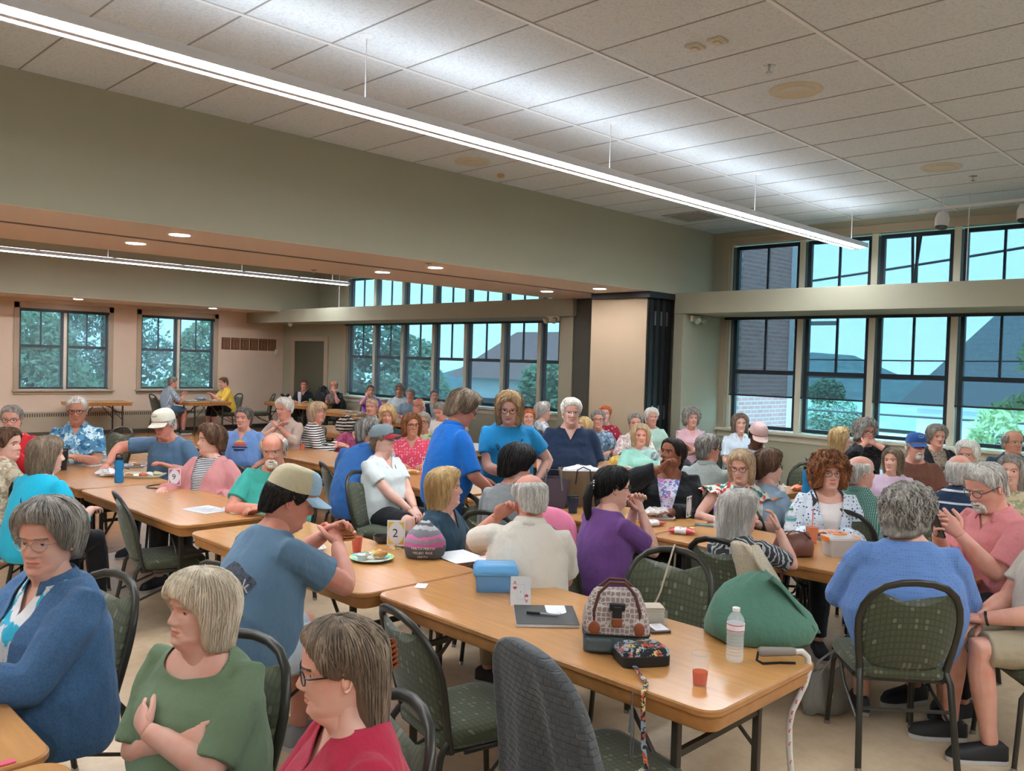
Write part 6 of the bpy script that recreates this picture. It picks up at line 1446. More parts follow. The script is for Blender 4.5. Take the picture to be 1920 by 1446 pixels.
def sheet(name, label, cat, loc, deg, w, h, mat=None, z=.0012, curl=0):
    t = thing(name, label, cat, loc, R(deg)); b = MB(); rows = [[(x * w, y * h, z + curl * (abs(x) * 2) ** 3) for x in np.linspace(-.5, .5, 7)] for y in (-.5, -.2, .2, .5)]
    b.grid(rows); b.grid([[(x, y, zz - .0008) for x, y, zz in r][::-1] for r in rows]); b.build('page', mat or m_paper, t, smooth=False); return t
def lines(t, w, h, n, mat=None, z=.0022, x0=-.4, name='printed_lines'):
    b = MB(); rnd = random.Random(len(t.name) + n)
    for k in range(n): y = .42 * h - k * (.84 * h / n); b.box((x0 * w, y, z - .0002), (x0 * w + w * rnd.uniform(.4, .8), y + h * .012, z + .0001))
    b.build(name, mat or m_ink, t, smooth=False)
def txt(s, size, mat, parent, M, name, depth=.0006):
    b = MB()
    for poly in text_polys(s, size): b.add([(x, y, depth) for x, y in poly], [tuple(range(len(poly)))])
    b.xform(M); return b.build(name, mat, parent, smooth=False)

def bottle(loc, label, r=.033, h=.205, liquid=True, label_cols=((.7, .7, .72), (.55, .03, .06)), cap_=(.8, .8, .8), ribs=True, tint=None, group=None):
    t = thing('water_bottle', label, 'bottle', loc); b = MB(); pr = [(.001, .004), (r * .8, 0), (r * .97, .006), (r, .014)]
    zz = .02
    while ribs and zz < h * .52: pr += [(r, zz), (r * .93, zz + .006), (r, zz + .012)]; zz += .0125
    pr += [(r, h * .55), (r * .97, h * .57), (r * .97, h * .72), (r, h * .74), (r * .9, h * .81), (r * .6, h * .88), (r * .40, h * .925), (r * .38, h * .95)]
    b.lathe(pr, 24, caps=False); b.build('shell', clear('bottle tint %s' % (tint,), tint, .30, .05) if tint else m_clearb, t)
    b = MB(); b.lathe([(r * .42, h * .935), (r * .43, h * .94), (r * .43, h * .995), (r * .38, h), (.001, h)], 20); b.build('cap', plain('cap %s' % (cap_,), cap_, .4), t)
    if label_cols:
        b = MB(); b.lathe([(r * 1.01, h * .575), (r * 1.01, h * .715)], 24, caps=False); lb = b.build('label', plain('wrap %s' % (label_cols[0],), label_cols[0], .45), t)
        b = MB(); b.lathe([(r * 1.02, h * .585), (r * 1.02, h * .60)], 24, caps=False); b.lathe([(r * 1.02, h * .69), (r * 1.02, h * .705)], 24, caps=False); b.build('label_band', plain('band %s' % (label_cols[1],), label_cols[1], .45), lb)
    return t
def sport_bottle(loc, label, col=(.03, .30, .62), r=.036, h=.25):
    t = thing('sports_bottle', label, 'bottle', loc); b = MB(); b.lathe([(.001, .002), (r * .9, 0), (r, .01), (r, h * .30), (r * .86, h * .36), (r * .86, h * .42), (r, h * .48), (r, h * .74), (r * .8, h * .80), (r * .8, h * .82)], 24); b.build('shell', clear('blue tritan', col, .62, .08), t)
    b = MB(); b.lathe([(r * .84, h * .80), (r * .86, h * .81), (r * .86, h * .88), (r * .6, h * .91), (.001, h * .91)], 24); l_ = b.build('lid', m_black, t)
    b = MB(); b.tube([(-r * .7, 0, h * .9), (-r * .6, 0, h * .99), (r * .2, 0, h), (r * .7, 0, h * .92)], .006, 8); b.build('carry_loop', m_black, l_); return t
def cup(loc, label, r=.036, h=.105, liq=.4, mat=None, liqmat=None, cat='cup', name='plastic_cup', lid=None, straw=None):
    t = thing(name, label, cat, loc); b = MB(); b.lathe([(r * .72, .001), (r * .74, 0), (r, h), (r * 1.05, h), (r * 1.05, h - .003), (r * .99, h - .003)], 28, caps=False); b.lathe([(.001, .003), (r * .72, .002)], 28); b.build('wall', mat or m_clearp, t)
    if liq: b = MB(); k = lambda z: r * (.74 + .26 * z / h) - .0015; b.lathe([(.001, .004), (k(0), .004), (k(h * liq), h * liq), (.001, h * liq)], 24); b.build('drink', liqmat or m_tea, t)
    if lid: b = MB(); b.lathe([(r * 1.08, h - .004), (r * 1.08, h + .008), (r * .9, h + .014), (.001, h + .014)], 28); b.build('lid', lid, t)
    if straw: b = MB(); b.tube([(0, 0, .01), (.012, .004, h + .09)], .0035, 8); b.build('straw', straw, t)
    return t
def tumbler(loc, label, col, r=.042, h=.17, band=True):
    t = thing('travel_tumbler', label, 'cup', loc); b = MB(); b.lathe([(.001, .001), (r * .72, 0), (r * .78, h * .3), (r, h * .5), (r, h * .95), (r * .97, h * .96)], 28); b.build('body', plain('tumbler %s' % (col,), col, .35, .2), t)
    b = MB(); b.lathe([(r * .98, h * .95), (r * 1.02, h * .96), (r * 1.02, h), (.001, h)], 28); b.build('lid', m_black, t)
    if band: b = MB(); b.lathe([(r * 1.01, h * .90), (r * 1.01, h * .94)], 28, caps=False); b.build('steel_band', m_glide, t)
    return t
def number_sign(num, loc, deg, label, col, w=.10, h=.135):
    t = thing('number_card', label, 'sign', loc, R(deg)); z0 = .018
    b = MB(); b.box((-w / 2, -.0015, z0), (w / 2, .0015, z0 + h)); b.build('card', m_paper, t, smooth=False)
    cm = plain('card corner %s' % (col,), col, .6); a_ = w * .44; c_ = h * .44
    for sy, fl in ((-.0020, 1), (.0020, -1)):
        b = MB()
        for qx, qz in ((-1, -1), (1, -1), (1, 1), (-1, 1)):
            pts = [(qx * a_, qz * c_)] + [(qx * a_ * cos(R(g_)) * .96, qz * c_ * sin(R(g_)) * .96) for g_ in range(5, 86, 10)]
            b.add([(x * 1, sy, z0 + h / 2 + z) for x, z in pts], [tuple(range(len(pts)))])
        b.build('corner_ornament', cm, t, smooth=False)
        M_ = Matrix.Translation((-.021 * fl * (w / .1), sy, z0 + h / 2 - .020 * (h / .135))) @ Matrix.Rotation(0 if fl > 0 else pi, 4, 'Z') @ Matrix.Rotation(pi / 2, 4, 'X')
        if num: txt(num, .062 * h / .135, m_ink, t, M_, 'numeral')
    b = MB(); b.lathe([(.001, .003), (.02, .002), (.021, 0)], 16); b.tube([(0, 0, 0), (0, 0, z0 + .012)], .003, 6); b.tube([(-.008, 0, z0), (.008, 0, z0)], .0045, 6); b.build('clip_stand', plain('brass clip', (.5, .38, .12), .3, .9), t)
    return t
def crumple(name, label, cat, loc, size, mat, seed=1, parts=None, deg=0, group=None, pname='wrapper'):
    rnd = random.Random(seed); sx, sy, sz = size; t = thing(name, label, cat, loc, R(deg), group); b = MB(); rg = []; n = 22
    for k in range(7):
        ph = pi * k / 6; rg.append([(sx * max(.05, sin(ph)) * cos(a) * (1 + rnd.uniform(-.22, .22)), sy * max(.05, sin(ph)) * sin(a) * (1 + rnd.uniform(-.22, .22)), max(0.0005, sz * (.5 - .5 * cos(ph)) * (1 + rnd.uniform(-.25, .25)))) for a in [2 * pi * q / n for q in range(n)]])
    b.rings(rg); b.build(pname, mat, t, angle=20); return t
def tray(loc, deg, label, w=.30, d=.22, col=(.62, .64, .50), food=True, seed=1, name='food_tray'):
    t = thing(name, label, 'tray', loc, R(deg)); b = MB(); o = [rrect(-w / 2 * k, -d / 2 * k, w / 2 * k, d / 2 * k, .025) for k in (.9, .94, 1.0, 1.03, 1.0, .93, .88)]; zs = (0, .002, .018, .020, .0215, .006, .004)
    b.rings([[(x, y, z) for x, y in ou] for ou, z in zip(o, zs)]); b.build('dish', plain('tray %s' % (col,), col, .5), t)
    rnd = random.Random(seed)
    if food:
        cols = [(.62, .58, .50), (.45, .22, .08), (.70, .55, .12), (.70, .68, .62), (.5, .12, .06)]
        for k in range(5):
            fb = MB(); fb.ellipsoid((rnd.uniform(-.3, .3) * w, rnd.uniform(-.28, .28) * d, .022), (rnd.uniform(.025, .05), rnd.uniform(.02, .035), rnd.uniform(.012, .024)), 12, 7)
            fb.v = [(x * (1 + .08 * sin(x * 300)), y * (1 + .08 * cos(y * 260)), z) for x, y, z in fb.v]; c = cols[(k + seed) % 5]; fb.build(['napkin', 'roll', 'chips', 'paper_cup', 'dessert'][(k + seed) % 5], plain('food %d' % ((k + seed) % 5), c, .7), t)
    return t

# ---- T1: front table -------------------------------------------------------------
bl = plain('translucent blue plastic', (.14, .36, .68), .3); bl2 = plain('blue lid plastic', (.12, .38, .70), .3)
t = thing('plastic_storage_box', 'small blue translucent plastic box with a hinged lid behind the ace of hearts card', 'box', (*PT(928, 1106), Z0), R(45 - 12 + 3))
b = MB(); b.rings([[(x, y, z) for x, y in rrect(-w, -d, w, d, .012)] for w, d, z in ((.088, .058, 0), (.090, .060, .003), (.100, .070, .085), (.100, .070, .088))]); b.v = [(y_, -x_, z_) if False else (x_, y_, z_) for x_, y_, z_ in b.v]; b.build('base', bl, t)
b = MB(); b.rings([[(x, y, z) for x, y in rrect(-w, -d, w, d, .014)] for w, d, z in ((.106, .076, .083), (.108, .078, .086), (.108, .078, .105), (.096, .066, .128), (.092, .062, .130))]); ld = b.build('lid', bl2, t)
b = MB(); b.box((-.06, -.03, .1303), (.06, -.022, .1312)); b.box((-.04, .02, .1303), (.04, .026, .1312)); b.build('lid_stripe', plain('pale highlight', (.5, .68, .85), .3), ld, smooth=False)  # pale bars paint a highlight onto the lid
t.rotation_euler = (0, 0, R(-45 + 3))
# ace of hearts tent card
cx, cy = PT(975, 1134); t = thing('playing_card_sign', 'white folded card printed with a red ace of hearts standing on the front table', 'sign', (cx, cy, Z0), R(-45 + 6))
b = MB(); W_, H_ = .092, .130; tl = .022
for s, yy in ((1, 0), (-1, 0)):
    b.add([(-W_ / 2, -s * tl, 0), (W_ / 2, -s * tl, 0), (W_ / 2, 0, H_), (-W_ / 2, 0, H_)], [(0, 1, 2, 3)]); b.add([(-W_ / 2, -s * tl * .9, 0), (W_ / 2, -s * tl * .9, 0), (W_ / 2, 0, H_ - .002), (-W_ / 2, 0, H_ - .002)], [(3, 2, 1, 0)])
b.build('card', m_paper, t, smooth=False)
FM = Matrix.Translation((0, -tl, 0)) @ Matrix.Rotation(pi / 2 - math.atan2(tl, H_), 4, 'X')
def heart(s): return [(s * .055 * 16 * sin(a) ** 3 / 1, s * .055 * (13 * cos(a) - 5 * cos(2 * a) - 2 * cos(3 * a) - cos(4 * a))) for a in [2 * pi * q / 30 for q in range(30)]]
def pip(cx_, cy_, s, flip, nm):
    b = MB(); k = -1 if flip else 1; b.add([(cx_ + k * x, cy_ + k * y, .0012) for x, y in heart(s)], [tuple(range(30))]); b.xform(FM); b.build(nm, m_red, t, smooth=False)
pip(-.027, .080, .0095, False, 'heart_pip'); pip(.027, .045, .0095, True, 'heart_pip'); pip(0, .062, .0035, False, 'centre_pip')
txt('A', .024, m_red, t, FM @ Matrix.Translation((-.035, .095, .0006)), 'letter_a'); txt('A', .024, m_red, t, FM @ Matrix.Translation((.035, .030, .0006)) @ Matrix.Rotation(pi, 4, 'Z'), 'letter_a')
for x0, y0, x1, y1 in ((-.018, .030, .018, .0306), (-.018, .094, .018, .0946), (-.018, .030, -.0174, .0946), (.0174, .030, .018, .0946)):
    b = MB(); b.box((x0, y0, .0006), (x1, y1, .0011)); b.xform(FM); b.build('border_line', plain('grey line', (.35, .35, .35), .6), t, smooth=False)
# notebook and pen
n1, n2, n3, n4 = [Vector(PT(*p)) for p in ((961, 1176), (968, 1140), (1082, 1143), (1080, 1178))]
cen = (n1 + n2 + n3 + n4) / 4; ax = (n4 - n1).normalized(); ang = math.degrees(math.atan2(ax.y, ax.x))
t = thing('spiral_notebook', 'black spiral notebook with a round white label on the front table', 'notebook', (cen.x, cen.y, Z0), R(ang)); lw, lh = (n4 - n1).length / 2, (n2 - n1).length / 2
b = MB(); b.box((-lw, -lh, .001), (lw, lh, .012)); b.build('pages', m_paper, t, smooth=False); b = MB(); b.box((-lw, -lh, .012), (lw, lh, .014)); b.box((-lw, -lh, 0), (lw, lh, .001)); b.build('cover', plain('black board cover', (.03, .034, .036), .3), t, smooth=False)
b = MB(); pts = [(lw * .38 + .045 * cos(a), lh * .35 + .042 * sin(a)) for a in [R(q) for q in range(-170, 20, 10)]]; pts += [(lw * .38 + .045, lh * .99), (lw * .38 - .045, lh * .99)]; b.prism(pts, .0141, .0146); lb = b.build('round_label', m_paper, t, smooth=False)
txt('72', .02, m_ink, lb, Matrix.Translation((lw * .38 - .0, lh * .1, .0147)), 'label_number')
b = MB(); b.tube([(-lw + .004 + k * .0035, -lh - .001 + .003 * (k % 2), .006 + .009 * (k % 2)) for k in range(int(2 * lw / .0035))], .0009, 4); b.build('spiral_wire', m_glide, t)
d = Vector((cen.x, cen.y)); t = thing('ballpoint_pen', 'black and grey pen lying on the black spiral notebook', 'pen', (cen.x, cen.y, Z0 + .0205), R(ang + 0)); p0 = Vector((-lw * .62, .005, 0)); p1 = Vector((lw * .42, -.028, 0))
b = MB(); b.tube([p0, p0.lerp(p1, .42)], .0058, 10); b.build('cap', m_black, t); b = MB(); b.tube([p0.lerp(p1, .42), p0.lerp(p1, .95), p1], [.0048, .0048, .002], 10); b.build('barrel', plain('grey barrel', (.35, .36, .36), .35), t)
sheet('paper_card', 'small blank white card lying alone on the front table', 'card', (*PT(790, 1099), Z0), 40, .085, .055)
# patterned handbag
def backpack_pattern():
    m, n, l, b_ = new_mat('ogee pattern cloth'); v = tex_coord(n, l, (11, 11, 11)); vo = n.new('ShaderNodeTexVoronoi'); vo.feature = 'DISTANCE_TO_EDGE'; vo.inputs['Randomness'].default_value = .35; l.new(v, vo.inputs['Vector'])
    l.new(ramp(n, l, vo.outputs['Distance'], [(0, (.52, .44, .40)), (.09, (.52, .44, .40)), (.10, (.24, .175, .155)), (1, (.27, .20, .18))], 'CONSTANT'), b_.inputs['Base Color']); setp(b_, rough=.8); return m
hb = thing('handbag', 'brown and cream ogee patterned handbag with grey base and leather handles on the front table', 'bag', (*PT(1150, 1235), Z0), R(-50)); hb.location.x += .10; hb.location.y += .07
secs = [(.001, .115, .075), (.004, .125, .082), (.06, .128, .085), (.075, .122, .080)]
b = MB(); b.rings([[(x, y, z) for x, y in rrect(-w, -d, w, d, .035)] for z, w, d in secs]); b.build('grey_base', plain('slate base cloth', (.085, .105, .11), .8, bump=(40, .4, .01)), hb)
b = MB(); rg = []
for z, w, d in ((.072, .124, .082), (.10, .127, .085), (.15, .118, .072), (.19, .105, .055), (.225, .090, .035), (.235, .082, .02)):
    rg.append([(x * (1 + .04 * sin(y * 60 + z * 40)), y * (1 + .05 * sin(x * 55 + z * 30)), z + .006 * sin(x * 40)) for x, y in rrect(-w, -d, w, d, min(.03, d * .9))])
b.rings(rg); b.build('patterned_body', backpack_pattern(), hb, angle=60)
b = MB(); b.tube([(x, y, .074) for x, y in rrect(-.128, -.086, .128, .086, .035)] + [(.128 - .0, .051, .074)], .004, 6); b.build('piping', m_black, hb)
for sy in (-1, 1):
    b = MB(); b.tube([(-.085, sy * .076, .10), (-.088, sy * .066, .16), (-.07, sy * .045, .225), (-.03, sy * .03, .262), (.03, sy * .03, .262), (.07, sy * .045, .225), (.088, sy * .066, .16), (.085, sy * .076, .10)], .0065, 8); b.build('handle', plain('oxblood leather', (.085, .025, .018), .35), hb)
    for sx in (-1, 1):
        b = MB(); b.ellipsoid((sx * .085, sy * .0855, .10), (.022, .005, .028), 12, 6); b.build('leather_patch', plain('tan leather', (.26, .07, .025), .45), hb)
b = MB(); b.box((-.018, -.094, .13), (.018, -.078, .19)); b.box((-.03, -.092, .17), (.03, -.074, .20)); b.build('buckle_strap', m_black, hb, smooth=False, bevel=.005)
b = MB(); b.box((-.02, -.096, .11), (.02, -.084, .145)); b.build('buckle_tab', plain('tan leather', (.26, .07, .025), .45), hb, smooth=False, bevel=.005)
b = MB(); b.box((-.115, -.100, .012), (-.02, -.080, .062)); b.build('side_pocket', plain('slate base cloth', (.085, .105, .11), .8), hb, smooth=False, bevel=.008)
# floral pouch
fl_m = fabric('pouch floral', 'floral', hx('22262c'), hx('8c9aa6'), hx('b8503a'), hx('c9b070'), scale=3.0)
pc = thing('zip_pouch', 'black zip pouch with daisy flower print in front of the patterned handbag', 'pouch', (*PT(1196, 1244), Z0), R(-32)); pc.location.x += .02
b = MB(); b.rings([[(x, y, z) for x, y in rrect(-w, -d, w, d, .02)] for z, w, d in ((.0, .090, .060), (.004, .094, .064), (.038, .094, .064), (.042, .090, .060))]); b.build('zip_gusset', m_black, pc)
b = MB(); b.rings([[(x, y, z + .004 * sin(x * 50) * sin(y * 60)) for x, y in rrect(-w, -d, w, d, .02)] for z, w, d in ((.041, .092, .062), (.055, .090, .060), (.066, .080, .050), (.068, .04, .02))]); b.build('floral_top', fl_m, pc)
for k, (x, y, r, c) in enumerate(((.02, -.02, .022, 'b04a34'), (.045, .025, .026, 'a8adb0'), (-.04, .03, .022, '8fa6b0'), (-.05, -.02, .02, 'b8b07a'))):
    b = MB()
    for q in range(12): a = 2 * pi * q / 12; b.ellipsoid((x + r * .6 * cos(a), y + r * .6 * sin(a), .069), (r * .42, r * .17, .0015), 8, 4, 0, Matrix.Rotation(a, 3, 'Z'))
    f_ = b.build('flower', plain('petal ' + c, hx(c), .7), pc); b = MB(); b.ellipsoid((x, y, .0705), (r * .2, r * .2, .002), 8, 4); b.build('flower_centre', plain('flower centre', (.2, .09, .02), .7), f_)
ws = thing('wristlet_strap', 'patterned wristlet strap with clasp hanging from the table edge onto the chair seat', 'strap', (0, 0, 0)); a0 = PT(1205, 1252); wx, wy = 2.36, a0[1] - .15
b = MB(); b.tube([(a0[0] - .03, a0[1] + .02, .752), (2.42, wy + .03, .750), (2.372, wy + .01, .74), (2.36, wy, .68), (2.355, wy - .01, .56), (2.35, wy - .03, .500), (2.30, wy - .02, .492), (2.22, wy + .03, .492)], [(.0025, .009)] * 8, 6); b.build('band', fl_m, ws)
b = MB(); b.tube([(2.345, wy + .035, .745), (2.345, wy + .035, .60), (2.347, wy + .038, .52), (2.348, wy + .028, .50), (2.349, wy + .028, .60)], .0022, 5); b.tube([(2.345, wy + .035, .69), (2.345, wy + .035, .60)], [.004, .011], 8); b.build('tassel', plain('grey cord', (.12, .13, .13), .6), ws)
# napkin container, playing card, pink pouch
nc = thing('napkin_container', 'clear open container filled with folded tan napkins beside the patterned handbag', 'container', (*PT(1222, 1166), Z0), R(-40))
b = MB(); b.box((-.055, -.05, 0), (.055, .05, .002)); b.box((-.055, -.05, 0), (-.053, .05, .06)); b.box((.053, -.05, 0), (.055, .05, .06)); b.box((-.055, -.05, 0), (.055, -.048, .06)); b.box((-.055, .048, 0), (.055, .05, .06)); b.build('tub', m_clearp, nc, smooth=False)
for k in range(12):
    b = MB(); j = (k * 37 % 7 - 3) * .0008; b.prism(rrect(-.046 + j, -.042, .046 + j, .042, .008, 3), .003 + k * .0058, .0075 + k * .0058); b.build('napkin', plain('tan napkin', (.52, .43, .33), .8), nc, smooth=False, bevel=.001)
t = sheet('playing_card', 'white card with small pips tilted on a dark wallet next to the napkin container', 'card', (*PT(1234, 1181), Z0 + .010), -30, .062, .088); lines(t, .05, .07, 4, m_red)
b = MB(); b.prism(rrect(-.045, -.035, .045, .035, .01), 0, .009); w_ = b.build('wallet', plain('brown wallet', (.07, .035, .025), .5)); w_.location = (*PT(1234, 1184), Z0); w_.rotation_euler = (0, 0, R(-30)); tag(w_, 'small dark brown wallet under the playing card on the front table', 'wallet')
crumple('tissue_pouch', 'pink tissue pouch behind the patterned handbag', 'pouch', (*PT(1122, 1128), Z0), (.045, .03, .022), plain('pink satin', (.62, .22, .26), .5), 3)
cup((*PT(1312, 1284), Z0), 'clear plastic cup with an inch of red drink near the table corner', .033, .112, .42)
bottle((*PT(1377, 1240), Z0), 'clear ribbed water bottle with white cap and red banded label beside the green bag', .033, .205)
# green soft bag
gx, gy = PT(1432, 1222); gbm = F('sage green nylon', '4b7160')
gb = thing('soft_bag', 'large green slouching fabric bag on the corner of the front table', 'bag', (gx + .14, gy + .10, Z0), R(-48)); b = MB(); rg = []
for z, w, d, ox_, oy_ in ((.0, .19, .13, 0, 0), (.012, .215, .15, 0, 0), (.06, .225, .155, 0, 0), (.11, .205, .14, -.01, 0), (.16, .165, .11, -.02, .01), (.21, .12, .08, -.02, .01), (.245, .07, .05, -.01, .01), (.268, .03, .02, 0, .01)):
    rg.append([(ox_ + w * (abs(cos(a)) ** .8) * (1 if cos(a) > 0 else -1) * (1 + .06 * sin(3 * a + z * 20)), oy_ + d * (abs(sin(a)) ** .8) * (1 if sin(a) > 0 else -1) * (1 + .06 * cos(5 * a + z * 30)), z + .006 * sin(4 * a + z * 10)) for a in [2 * pi * q / 40 for q in range(40)]])
b.rings(rg); o = b.build('bag_body', gbm, gb, angle=180)
b = MB(); rows = []
for k in range(6):
    f_ = k / 5; rows.append([(.03 + .175 * f_ + .006 * sin(q), -.085 + .17 * q / 8 * (1 - .15 * f_), .262 - .20 * f_ ** 1.2 + .014 * sin(q * 1.3)) for q in range(9)])
b.grid(rows); o = b.build('flap', gbm, gb, angle=180); so = o.modifiers.new('thickness', 'SOLIDIFY'); so.thickness = .006; so.offset = 1
b = MB(); b.tube([(.14, -.10, .07), (.20, -.02, .06), (.25, .05, .03), (.27, .09, .004)], [(.004, .012)] * 4, 6); b.build('seam_strap', gbm, gb)
# walking cane
cn = thing('walking_cane', 'white offset walking cane with grey grip and pink flamingo print at the table corner', 'cane', (0, 0, 0))
k0 = Vector((*PT(1422, 1222, .785), .785)); k1 = Vector((*PT(1490, 1222, .785), .785))
dirc = (k1 - k0).normalized(); q1 = k1 + dirc * .03; down = lambda p, dx, z: Vector((p.x + dirc.x * dx, p.y + dirc.y * dx, z))
path = [k1, q1, down(q1, .022, .765), down(q1, .03, .72), down(q1, .015, .66), down(q1, -.03, .56), down(q1, -.04, .50), down(q1, -.035, .40), down(q1, -.01, .20), down(q1, .015, .02)]
b = MB(); b.tube(path, .0115, 12); b.build('shaft', plain('white cane enamel', (.62, .60, .56), .3), cn); b = MB(); b.tube([k0, k0.lerp(k1, .1), k0.lerp(k1, .5), k0.lerp(k1, .9), k1], [.014, .019, .017, .0165, .015], 12); b.build('grip', plain('grey foam', (.25, .22, .19), .8), cn)
b = MB(); b.tube([path[-1] + Vector((0, 0, .01)), Vector((path[-1].x, path[-1].y, 0.001))], [.015, .018], 12); b.build('rubber_tip', m_black, cn)
b = MB(); rnd = random.Random(2)
for k in range(12):
    i_ = 3 + int(k / 2.2); i_ = min(i_, len(path) - 2); p = path[i_].lerp(path[i_ + 1], (k % 2) * .5 + .2); tocam = (Vector((0, 0, CAMZ)) - p).normalized(); p = p + tocam * .0115; b.ellipsoid(p, (.003, .003, .006), 6, 4); b.ellipsoid(p + Vector((.002, -.002, .008)), (.005, .005, .002), 6, 4)
o = b.build('flamingo_print', plain('pink print', (.62, .06, .14), .5), cn); o['kind'] = 'stuff'
b = MB(); b.tube([k0, k0 + Vector((-.01, .0, -.03)), (k0.x + .0, k0.y - .02, Z0 + .004), (k0.x + .06, k0.y - .06, Z0 + .004), (k0.x + .10, k0.y - .10, Z0 + .004)], [(.002, .006)] * 5, 6); b.build('wrist_strap', m_black, cn)

# grey handbag on the floor, quad cane
gh = thing('handbag', 'grey slouchy leather handbag standing on the floor by the blue eyelet top', 'bag', (*PT(1548, 1335, 0), .001), R(-30)); b = MB(); rg = []
for z, w, d in ((0, .115, .05), (.01, .135, .065), (.06, .14, .07), (.14, .12, .055), (.20, .10, .035), (.23, .085, .02)):
    rg.append([(w * cos(a) * (1 + .05 * sin(6 * a + z * 30)), d * sin(a) * (1 + .16 * sin(9 * a + z * 14)), z + .008 * sin(5 * a)) for a in [2 * pi * q / 44 for q in range(44)]])
lg_ = plain('grey leather', (.27, .26, .235), .5, bump=(25, .4, .01)); b.rings(rg); b.build('bag_body', lg_, gh, angle=180)
for sy in (-1, 1):
    b = MB(); b.tube([(-.07, sy * .02, .20), (-.03, sy * .03, .27), (.05, sy * .03, .32), (.12, sy * .02, .34), (.10, sy * .01, .26), (.075, sy * .015, .20)], [(.003, .008)] * 6, 6); b.build('handle', lg_, gh)
b = MB(); b.tube([(-.02, -.07, .16), (-.015, -.075, .13), (-.02, -.072, .10)], .004, 6); b.ellipsoid((-.02, -.075, .15), (.009, .004, .009), 8, 6); b.build('metal_charm', m_glide, gh)
qc = thing('walking_stick', 'thin metal walking stick with black rubber tip lying under the table near the grey handbag', 'cane', (0, 0, 0)); e0 = Vector((*PT(1566, 1222, 0), .025)); e1 = Vector((*PT(1640, 1175, .12), .16))
b = MB(); b.tube([e0, e1], .009, 8); b.build('shaft', m_glide, qc); b = MB(); b.tube([e0 + (e0 - e1).normalized() * .015, e0 + (e1 - e0).normalized() * .05], [.017, .014], 10); b.build('rubber_tip', m_black, qc)

# ---- garments and straps on chairs
def drape(x, y, deg, mat, label, name='jacket', zb=.30, grow=.07, folds=.016, cat='jacket', half=False, lod=1):
    t = thing(name, label, cat, (x, y, 0), R(deg)); b = MB(); rg = []; n = 72; rnd = random.Random(3); ph = [rnd.uniform(0, 6) for _ in range(4)]
    for z, w, th in ((.925, .03, .012), (.922, .09, .024), (.905, .15, .034), (.875, .195, .042), (.83, .232, .048), (.75, .256, .052), (.65, .262, .056), (.52, .268, .062), (.40, .278, .068), (zb + .002, .285, .07), (zb, .27, .06)):
        k = (.93 - z) / .63; w = w + grow * k * .5; ring = []
        for q in range(n):
            a = 2 * pi * q / n; f_ = folds * min(1, k * 1.6) * (sin(a * 9 + ph[0]) + .6 * sin(a * 15 + ph[1] + z * 3) + .5 * sin(a * 5 + ph[2] - z * 4))
            yy = w * (abs(cos(a)) ** .7) * (1 if cos(a) > 0 else -1); xx = (th + f_) * (abs(sin(a)) ** .7) * (1 if sin(a) > 0 else -1)
            ring.append((bx_(max(z, .45)) + .01 - .05 * k * 0 + xx, yy + (f_ * .5 if abs(cos(a)) > .7 else 0), z))
        rg.append(ring)
    b.rings(rg); o = b.build('cloth', mat, t, angle=180); s = o.modifiers.new('s', 'SUBSURF'); s.levels = 1; s.render_levels = 1; return t
def quilt_mat():
    m, n, l, b_ = new_mat('charcoal quilted knit'); v = tex_coord(n, l); sep = n.new('ShaderNodeSeparateXYZ'); l.new(v, sep.inputs[0]); br = n.new('ShaderNodeTexBrick'); cb = n.new('ShaderNodeCombineXYZ'); l.new(sep.outputs['Y'], cb.inputs[0]); l.new(sep.outputs['Z'], cb.inputs[1]); l.new(cb.outputs[0], br.inputs['Vector'])
    br.inputs['Scale'].default_value = 1; br.inputs['Brick Width'].default_value = .034; br.inputs['Row Height'].default_value = .024; br.inputs['Mortar Size'].default_value = .0025; br.inputs['Mortar Smooth'].default_value = 1.0
    t = noise_tex(n, l, v, 260, 2); l.new(ramp(n, l, t.outputs[0], [(.3, (.048, .053, .056)), (.7, (.085, .092, .096))]), b_.inputs['Base Color']); inv = n.new('ShaderNodeMath'); inv.operation = 'SUBTRACT'; inv.inputs[0].default_value = 1; l.new(br.outputs['Fac'], inv.inputs[1]); add_bump(n, l, b_, inv.outputs[0], .8, .006); setp(b_, rough=.9, sheen=.2); return m
drape(JK.location.x, JK.location.y, -14, quilt_mat(), 'grey quilted jacket draped over the olive chair in front', zb=.28)
drape(4.45, 8.55, -10, F('black cloth', '101116'), 'black jacket draped over an olive chair behind the teal tee', zb=.45)
c9 = [o for o in bpy.data.objects if o.get('label') == 'olive banquet chair of the man in white polo'][0]
drape(c9.location.x, c9.location.y, 186, F('pink cloth', 'c8708a'), 'pink jacket on the chair behind the man in the white polo', zb=.5)
# cream sweater over the silver-haired woman's chair: half width
c0 = [o for o in bpy.data.objects if o.get('label') == 'olive banquet chair of the woman in black swirl blouse'][0]
t = thing('sweater', 'cream sweater hanging over the chair back of the woman in the swirl blouse', 'sweater', tuple(c0.location), c0.rotation_euler[2]); b = MB(); rg = []
for z, y0, y1, th in ((.912, -.10, -.15, .018), (.895, -.08, -.20, .030), (.84, -.08, -.245, .036), (.72, -.09, -.25, .040), (.60, -.10, -.24, .038), (.50, -.10, -.23, .034), (.44, -.12, -.21, .02)):
    cy_, hw_ = (y0 + y1) / 2, abs(y1 - y0) / 2; rg.append([(bx_(z) + th * (1 + .25 * sin(5 * a + z * 9)) * sin(a), cy_ + hw_ * cos(a), z) for a in [2 * pi * q / 36 for q in range(36)]])
b.rings(rg); b.build('cloth', F('cream knit', 'b5aa94', kind='heather'), t, angle=180)
